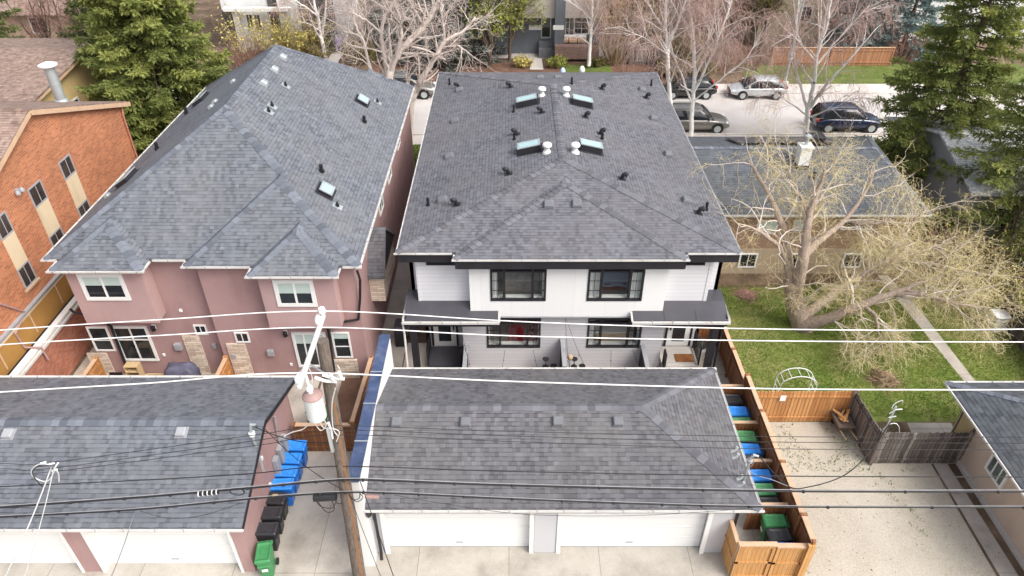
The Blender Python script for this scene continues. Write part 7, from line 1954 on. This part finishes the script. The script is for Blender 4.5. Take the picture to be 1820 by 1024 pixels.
bare_tree('cottonwood_tree', 'large pale cottonwood with several spreading limbs behind the mauve house', (-7.6, 45.2, 0),
          [(PL((696, 260, 45), (694, 180, 45), (692, 140, 45.1), (700, 108, 45.3), (725, 75, 45.6), (755, 45, 46), (780, 0, 46.4), (790, -40, 46.6)), .34, .09),
           (PL((690, 145, 45.1), (684, 105, 45.3), (678, 60, 45.4), (690, 20, 45.6), (720, -20, 45.8)), .17, .06), (PL((694, 130, 45.1), (710, 80, 44.8), (712, 40, 44.6), (700, 0, 44.4), (705, -30, 44.4)), .15, .06),
           (PL((690, 150, 45), (662, 130, 45.5), (650, 90, 45.8), (640, 66, 46), (610, 55, 46.2)), .14, .05), (PL((645, 72, 46), (630, 40, 46.3), (625, 0, 46.6)), .09, .04), (PL((678, 60, 45.4), (650, 35, 45), (620, 20, 44.8)), .08, .03),
           (PL((715, 90, 45.4), (750, 70, 44.8), (790, 62, 44.4)), .07, .03), (PL((690, 20, 45.6), (660, 0, 46), (640, -20, 46)), .08, .03)], cot_spec, M['bark_pale'], M['pale_twig'], 51)
bare_tree('leaning_tree', 'leaning pale tree with a rough curved trunk in front of the grey and black car', (-6.2, 45.8, 0),
          [(PL((728, 245, 45.8), (730, 195, 45.8), (738, 165, 45.8), (756, 130, 46), (775, 100, 46.2), (792, 72, 46.4), (825, 55, 46.6), (845, 30, 46.8)), .26, .06), (PL((790, 75, 46.4), (788, 45, 46.2), (782, 15, 46)), .08, .03), (PL((785, 84, 46.3), (812, 82, 46), (830, 90, 45.8)), .05, .02), (PL((738, 165, 45.8), (725, 150, 45.4), (722, 135, 45.2)), .12, .05)], cot_spec, M['bark_pale'], M['pale_twig'], 52)
# --- trees and shrubs across the street
th_spec = [dict(n=1.8, len=2.6, ang=(20, 55), wig=.14, grav=.03, rr=.45, rmax=.06, rmin=.025, seg=5, lift=.3),
           dict(n=2.6, len=1.4, ang=(20, 60), wig=.18, grav=.0, rr=.5, rmax=.025, rmin=.015, seg=4),
           dict(n=2.6, len=.9, ang=(20, 65), wig=.18, grav=-.02, rr=.6, rmin=.008, rtip=.006, seg=3)]
def far_tree(name, label, px_, py_, Y, h, seed, bark, twig, nst=3, group=None, **kw):
    b = at(px_, py_, y=Y); rg = np.random.default_rng(seed); limbs = []
    limbs.append(([(b.x, Y, 0), (b.x + .1, Y, h * .25), (b.x, Y + .1, h * .6), (b.x + .2, Y, h)], .15, .03))
    for i in range(nst):
        a = rg.uniform(0, 6.28); w = rg.uniform(1.0, 2.4)
        limbs.append(([(b.x, Y, h * .12 + .1 * i), (b.x + math.cos(a) * w * .4, Y + math.sin(a) * w * .4, h * .4), (b.x + math.cos(a) * w, Y + math.sin(a) * w, h * rg.uniform(.75, 1))], .09, .025))
    return bare_tree(name, label, (b.x, Y, 0), limbs, th_spec, bark, twig, seed, group, **kw)
gt_ = 'bare trees across the street'
for k, (px_, Y, h, tw, lb) in enumerate([(1215, 64, 9, 'red_twig', 'bare red brown tree in front of the red brown house, behind the birch stems'), (1265, 63, 8, 'red_twig', 'bare red brown tree at the right end of the red brown house'),
        (1310, 64, 9, 'brown_twig', 'bare brown tree between the red brown house and the pale olive house'), (1445, 64.5, 10, 'pale_twig', 'bare pale tree behind the far orange fence, left one'), (1480, 65, 10, 'red_twig', 'bare reddish tree behind the far orange fence, right one'),
        (130, 58, 7, 'red_twig', 'reddish bare tree above the brown roof at the upper left'), (90, 60, 7, 'red_twig', 'reddish bare tree next to the dark spruce of the top left corner'), (165, 57, 5, 'brown_twig', 'dark bare tree in front of the yellow walled building'),
        (660, 63, 9, 'pale_twig', 'pale bare tree behind the cottonwood limbs'), (800, 66, 10, 'pale_twig', 'pale bare tree behind the leaning tree')]):
    far_tree('bare_tree', lb, px_, 110, Y, h, 60 + k, M['bark_brown'] if tw != 'pale_twig' else M['bark_pale'], M[tw], 4, gt_)
far_tree('leafing_tree', 'small tree in fresh yellow green leaf left of the grey house', 870, 118, 60.6, 7.5, 81, M['bark_brown'], M['brown_twig'], 4, leaf=M['new_leaf'], nleaf=5000, leafsize=.085)
far_tree('leafing_tree', 'taller tree in fresh green leaf at the top edge beside the grey house', 905, 105, 62.6, 8.5, 82, M['bark_brown'], M['brown_twig'], 4, leaf=M['new_leaf'], nleaf=4500, leafsize=.085)
far_tree('leafing_tree', 'olive tinged tree right of the red brown house by the street lamp', 1345, 110, 64.5, 9, 83, M['bark_brown'], M['brown_twig'], 4, leaf=M['olive_leaf'], nleaf=9000, leafsize=.10)
p = at(1092, 113, z=0)
bush('fan_shrub', 'tall fan shaped bare shrub with tan stems beside the far walk', p.x, p.y, 1.6, 1.4, 8.0, 70, M['tan_twig'], 91, r=.028, spread=.42, sub=5)
p = at(1150, 105, z=0)
bush('evergreen_shrub', 'big olive evergreen shrub right of the fan shaped shrub', p.x, p.y + 1, 2.6, 1.8, 5.0, 40, M['brown_twig'], 92, M['olive_leaf'], 9000, .13, spread=.5, sub=6)
p = at(1130, 95, z=0)
bush('evergreen_shrub', 'low olive evergreen shrub at the foot of the fan shaped shrub', p.x + .6, p.y, 1.6, 1.2, 2.2, 30, M['brown_twig'], 93, M['olive_leaf'], 4000, .12, sub=5)
gs_ = 'shrubs across the street'
for k, (px_, py_, rx, h, tw, lf, nl, lb) in enumerate([
        (450, 108, 2.6, 4.2, 'tan_twig', 'willow_bud', 900, 'yellow tinged shrub in front of the white townhouse, left one'), (505, 108, 2.4, 3.8, 'tan_twig', 'willow_bud', 800, 'yellow tinged shrub in front of the white townhouse, right one'), (535, 106, 2.0, 3.6, 'tan_twig', 'willow_bud', 2600, 'tan shrub by the birch at the far driveway'),
        (470, 112, 1.8, 1.6, 'red_twig', None, 0, 'low reddish shrub just above the peak of the mauve house roof'), (640, 112, 2.0, 2.2, 'tan_twig', 'olive_leaf', 1200, 'tan shrub right of the far driveway'), (840, 98, 1.8, 2.5, 'brown_twig', 'spruce_grey', 2000, 'grey green shrub left of the small leafing tree'),
        (1215, 120, 2.2, 3.0, 'brown_twig', 'olive_leaf', 2600, 'olive shrub behind the white birch by the eave'), (1270, 125, 2.6, 3.0, 'red_twig', None, 0, 'reddish bare shrub left of the far orange fence'), (1330, 122, 2.2, 2.6, 'red_twig', None, 0, 'dark reddish shrub next to the end of the far orange fence'),
        (1235, 142, 1.6, 1.5, 'brown_twig', 'olive_leaf', 1800, 'low olive shrub beside the black car'), (1190, 135, 1.6, 1.6, 'brown_twig', 'olive_leaf', 1800, 'low olive shrub right of the duplex roof corner'), (1600, 110, 1.8, 3.0, 'red_twig', None, 0, 'orange brown shrub at the right end of the far orange fence'),
        (930, 119, 1.0, .9, 'tan_twig', 'willow_bud', 900, 'tan ornamental grass left of the far front path'), (990, 120, 1.3, .9, 'tan_twig', 'new_leaf', 900, 'green and tan ornamental grass right of the far front path'), (1060, 118, 1.2, .8, 'tan_twig', 'olive_leaf', 800, 'low olive clump by the birch of the grey house'),
        (240, 100, 2.4, 4.0, 'brown_twig', 'olive_leaf', 1500, 'brown shrub behind the huge left spruce'), (40, 110, 2.6, 3.4, 'red_twig', None, 0, 'reddish shrub over the ridge of the brown roof at the left edge'), (150, 120, 2.6, 3.6, 'red_twig', None, 0, 'reddish shrub left of the huge left spruce'),
        (560, 112, 2.0, 2.4, 'tan_twig', 'olive_leaf', 900, 'tan shrub left of the far driveway behind the mauve roof'), (440, 118, 2.4, 2.6, 'red_twig', None, 0, 'reddish shrub behind the peak of the mauve house, far left'), (625, 84, 2.0, 3.6, 'pale_twig', None, 0, 'tall pale thicket behind the lilac scooter'), (700, 95, 2.6, 4.5, 'pale_twig', 'spruce_grey', 1500, 'pale grey thicket behind the cottonwood trunk'), (1180, 70, 2.6, 7.0, 'red_twig', None, 0, 'tall reddish thicket in front of the red brown house'), (1290, 70, 3.0, 8.0, 'brown_twig', 'olive_leaf', 3500, 'tall olive thicket at the right end of the red brown house'), (1400, 85, 1.6, 4.0, 'tan_twig', None, 0, 'tan thicket behind the street lamp')]):
    p = at(px_, py_, z=0)
    bush('shrub', lb, p.x, p.y, rx, rx * .8, h, 46, M[tw], 100 + k, M[lf] if lf else None, nl, .10, r=.017, spread=.55, group=gs_, sub=5)
p = at(160, 185, y=47)
far_tree('bare_tree', 'dark bare tree right of the chimney pipe near the silver car', 150, 200, 46.5, 5, 120, M['bark_brown'], M['brown_twig'], 4, gt_)
p = at(1780, 560, z=0)
bush('shrub', 'brown and yellow thicket at the right edge below the spruces', 22.3, 27.2, 1.8, 1.5, 3.4, 60, M['brown_twig'], 130, M['willow_bud'], 1500, .05, r=.014, spread=.6, group=gs_, sub=6)
bush('shrub', 'brown bare thicket between the bungalow and the right spruces', 22.6, 30.6, 1.8, 1.8, 2.6, 50, M['red_twig'], 131, None, 0, r=.014, spread=.6, group=gs_, sub=6)

# --- grass and litter
_wx = [at(1604, 545, z=0), at(1630, 545, z=0), at(1715, 680, z=0), at(1735, 680, z=0), at(1560, 490, z=0), at(1578, 490, z=0)]
def walk(a, b):
    l_ = np.interp(b, [_wx[2].y, _wx[0].y, _wx[4].y], [_wx[2].x, _wx[0].x, _wx[4].x]); r_ = np.interp(b, [_wx[3].y, _wx[1].y, _wx[5].y], [_wx[3].x, _wx[1].x, _wx[5].x])
    return l_ - .02 < a < r_ + .02
def scatter(name, label, poly_test, box, n, mat, seed, h, w, flat=False, z=.01):
    rg = np.random.default_rng(seed)
    P = np.stack([rg.uniform(box[0], box[1], n), rg.uniform(box[2], box[3], n), np.full(n, z)], 1)
    P = P[[poly_test(a, b) for a, b in P[:, :2]]]; n = len(P)
    a = rg.uniform(0, 6.283, n); d = np.stack([np.cos(a), np.sin(a), np.zeros(n)], 1)
    tip = P + np.stack([rg.normal(0, .5, n) * h, rg.normal(0, .5, n) * h, h * rg.uniform(.5, 1.2, n) * (.25 if flat else 1)], 1)
    V = np.stack([P - d * w, P + d * w, tip], 1).reshape(-1, 3)
    # tone follows broad patches of the lawn
    tone = np.clip(.5 + .28 * np.sin(P[:, 0] * 1.1 + 1.3 * np.sin(P[:, 1] * .7)) * np.cos(P[:, 1] * 1.3 + .6 * np.sin(P[:, 0] * .9)) + rg.normal(0, .18, n), 0, 1)
    o = np_mesh(name, V, np.arange(3 * n).reshape(n, 3), mat, None, tone); return tag(o, label, 'grass', None, 'stuff')
scatter('grass', 'patchy spring grass of the right lawn', lambda a, b: not walk(a, b) and not (a > 13.9 and a < 16.6 and b < 19.95), (9.3, 24, 19.75, 28.9), 60000, M['grass_blade'], 7, .07, .018)
scatter('grass', 'green grass of the front lawn by the street', lambda a, b: True, (-8, 14.5, 41.9, 45.3), 16000, M['grass_green'], 8, .10, .03)
scatter('grass', 'weeds along the edge of the gravel pad', lambda a, b: (b > 17.2 and math.sin(a * 3.1) + math.sin(b * 2.3 + a) > -.3) or (abs(a - 9.4) < .18 and math.sin(b * 4) > -.2) or (abs(a - 13.6 + (b - 16) * .3) < .35 and math.sin(a * 9 + b * 7) > .2 and b > 14.5), (9.25, 15.5, 12.5, 19.6), 4500, M['grass_blade'], 9, .08, .02)
rg = np.random.default_rng(77)
n = 600
P = np.stack([rg.uniform(9.3, 16.3, n), rg.uniform(9, 17.4, n), np.full(n, .02)], 1)
o = leaves('leaf_litter', P, .032, M['tan_twig'], None, rg, .9); tag(o, 'scattered dead leaves and pebbles on the gravel pad', 'litter', None, 'stuff')
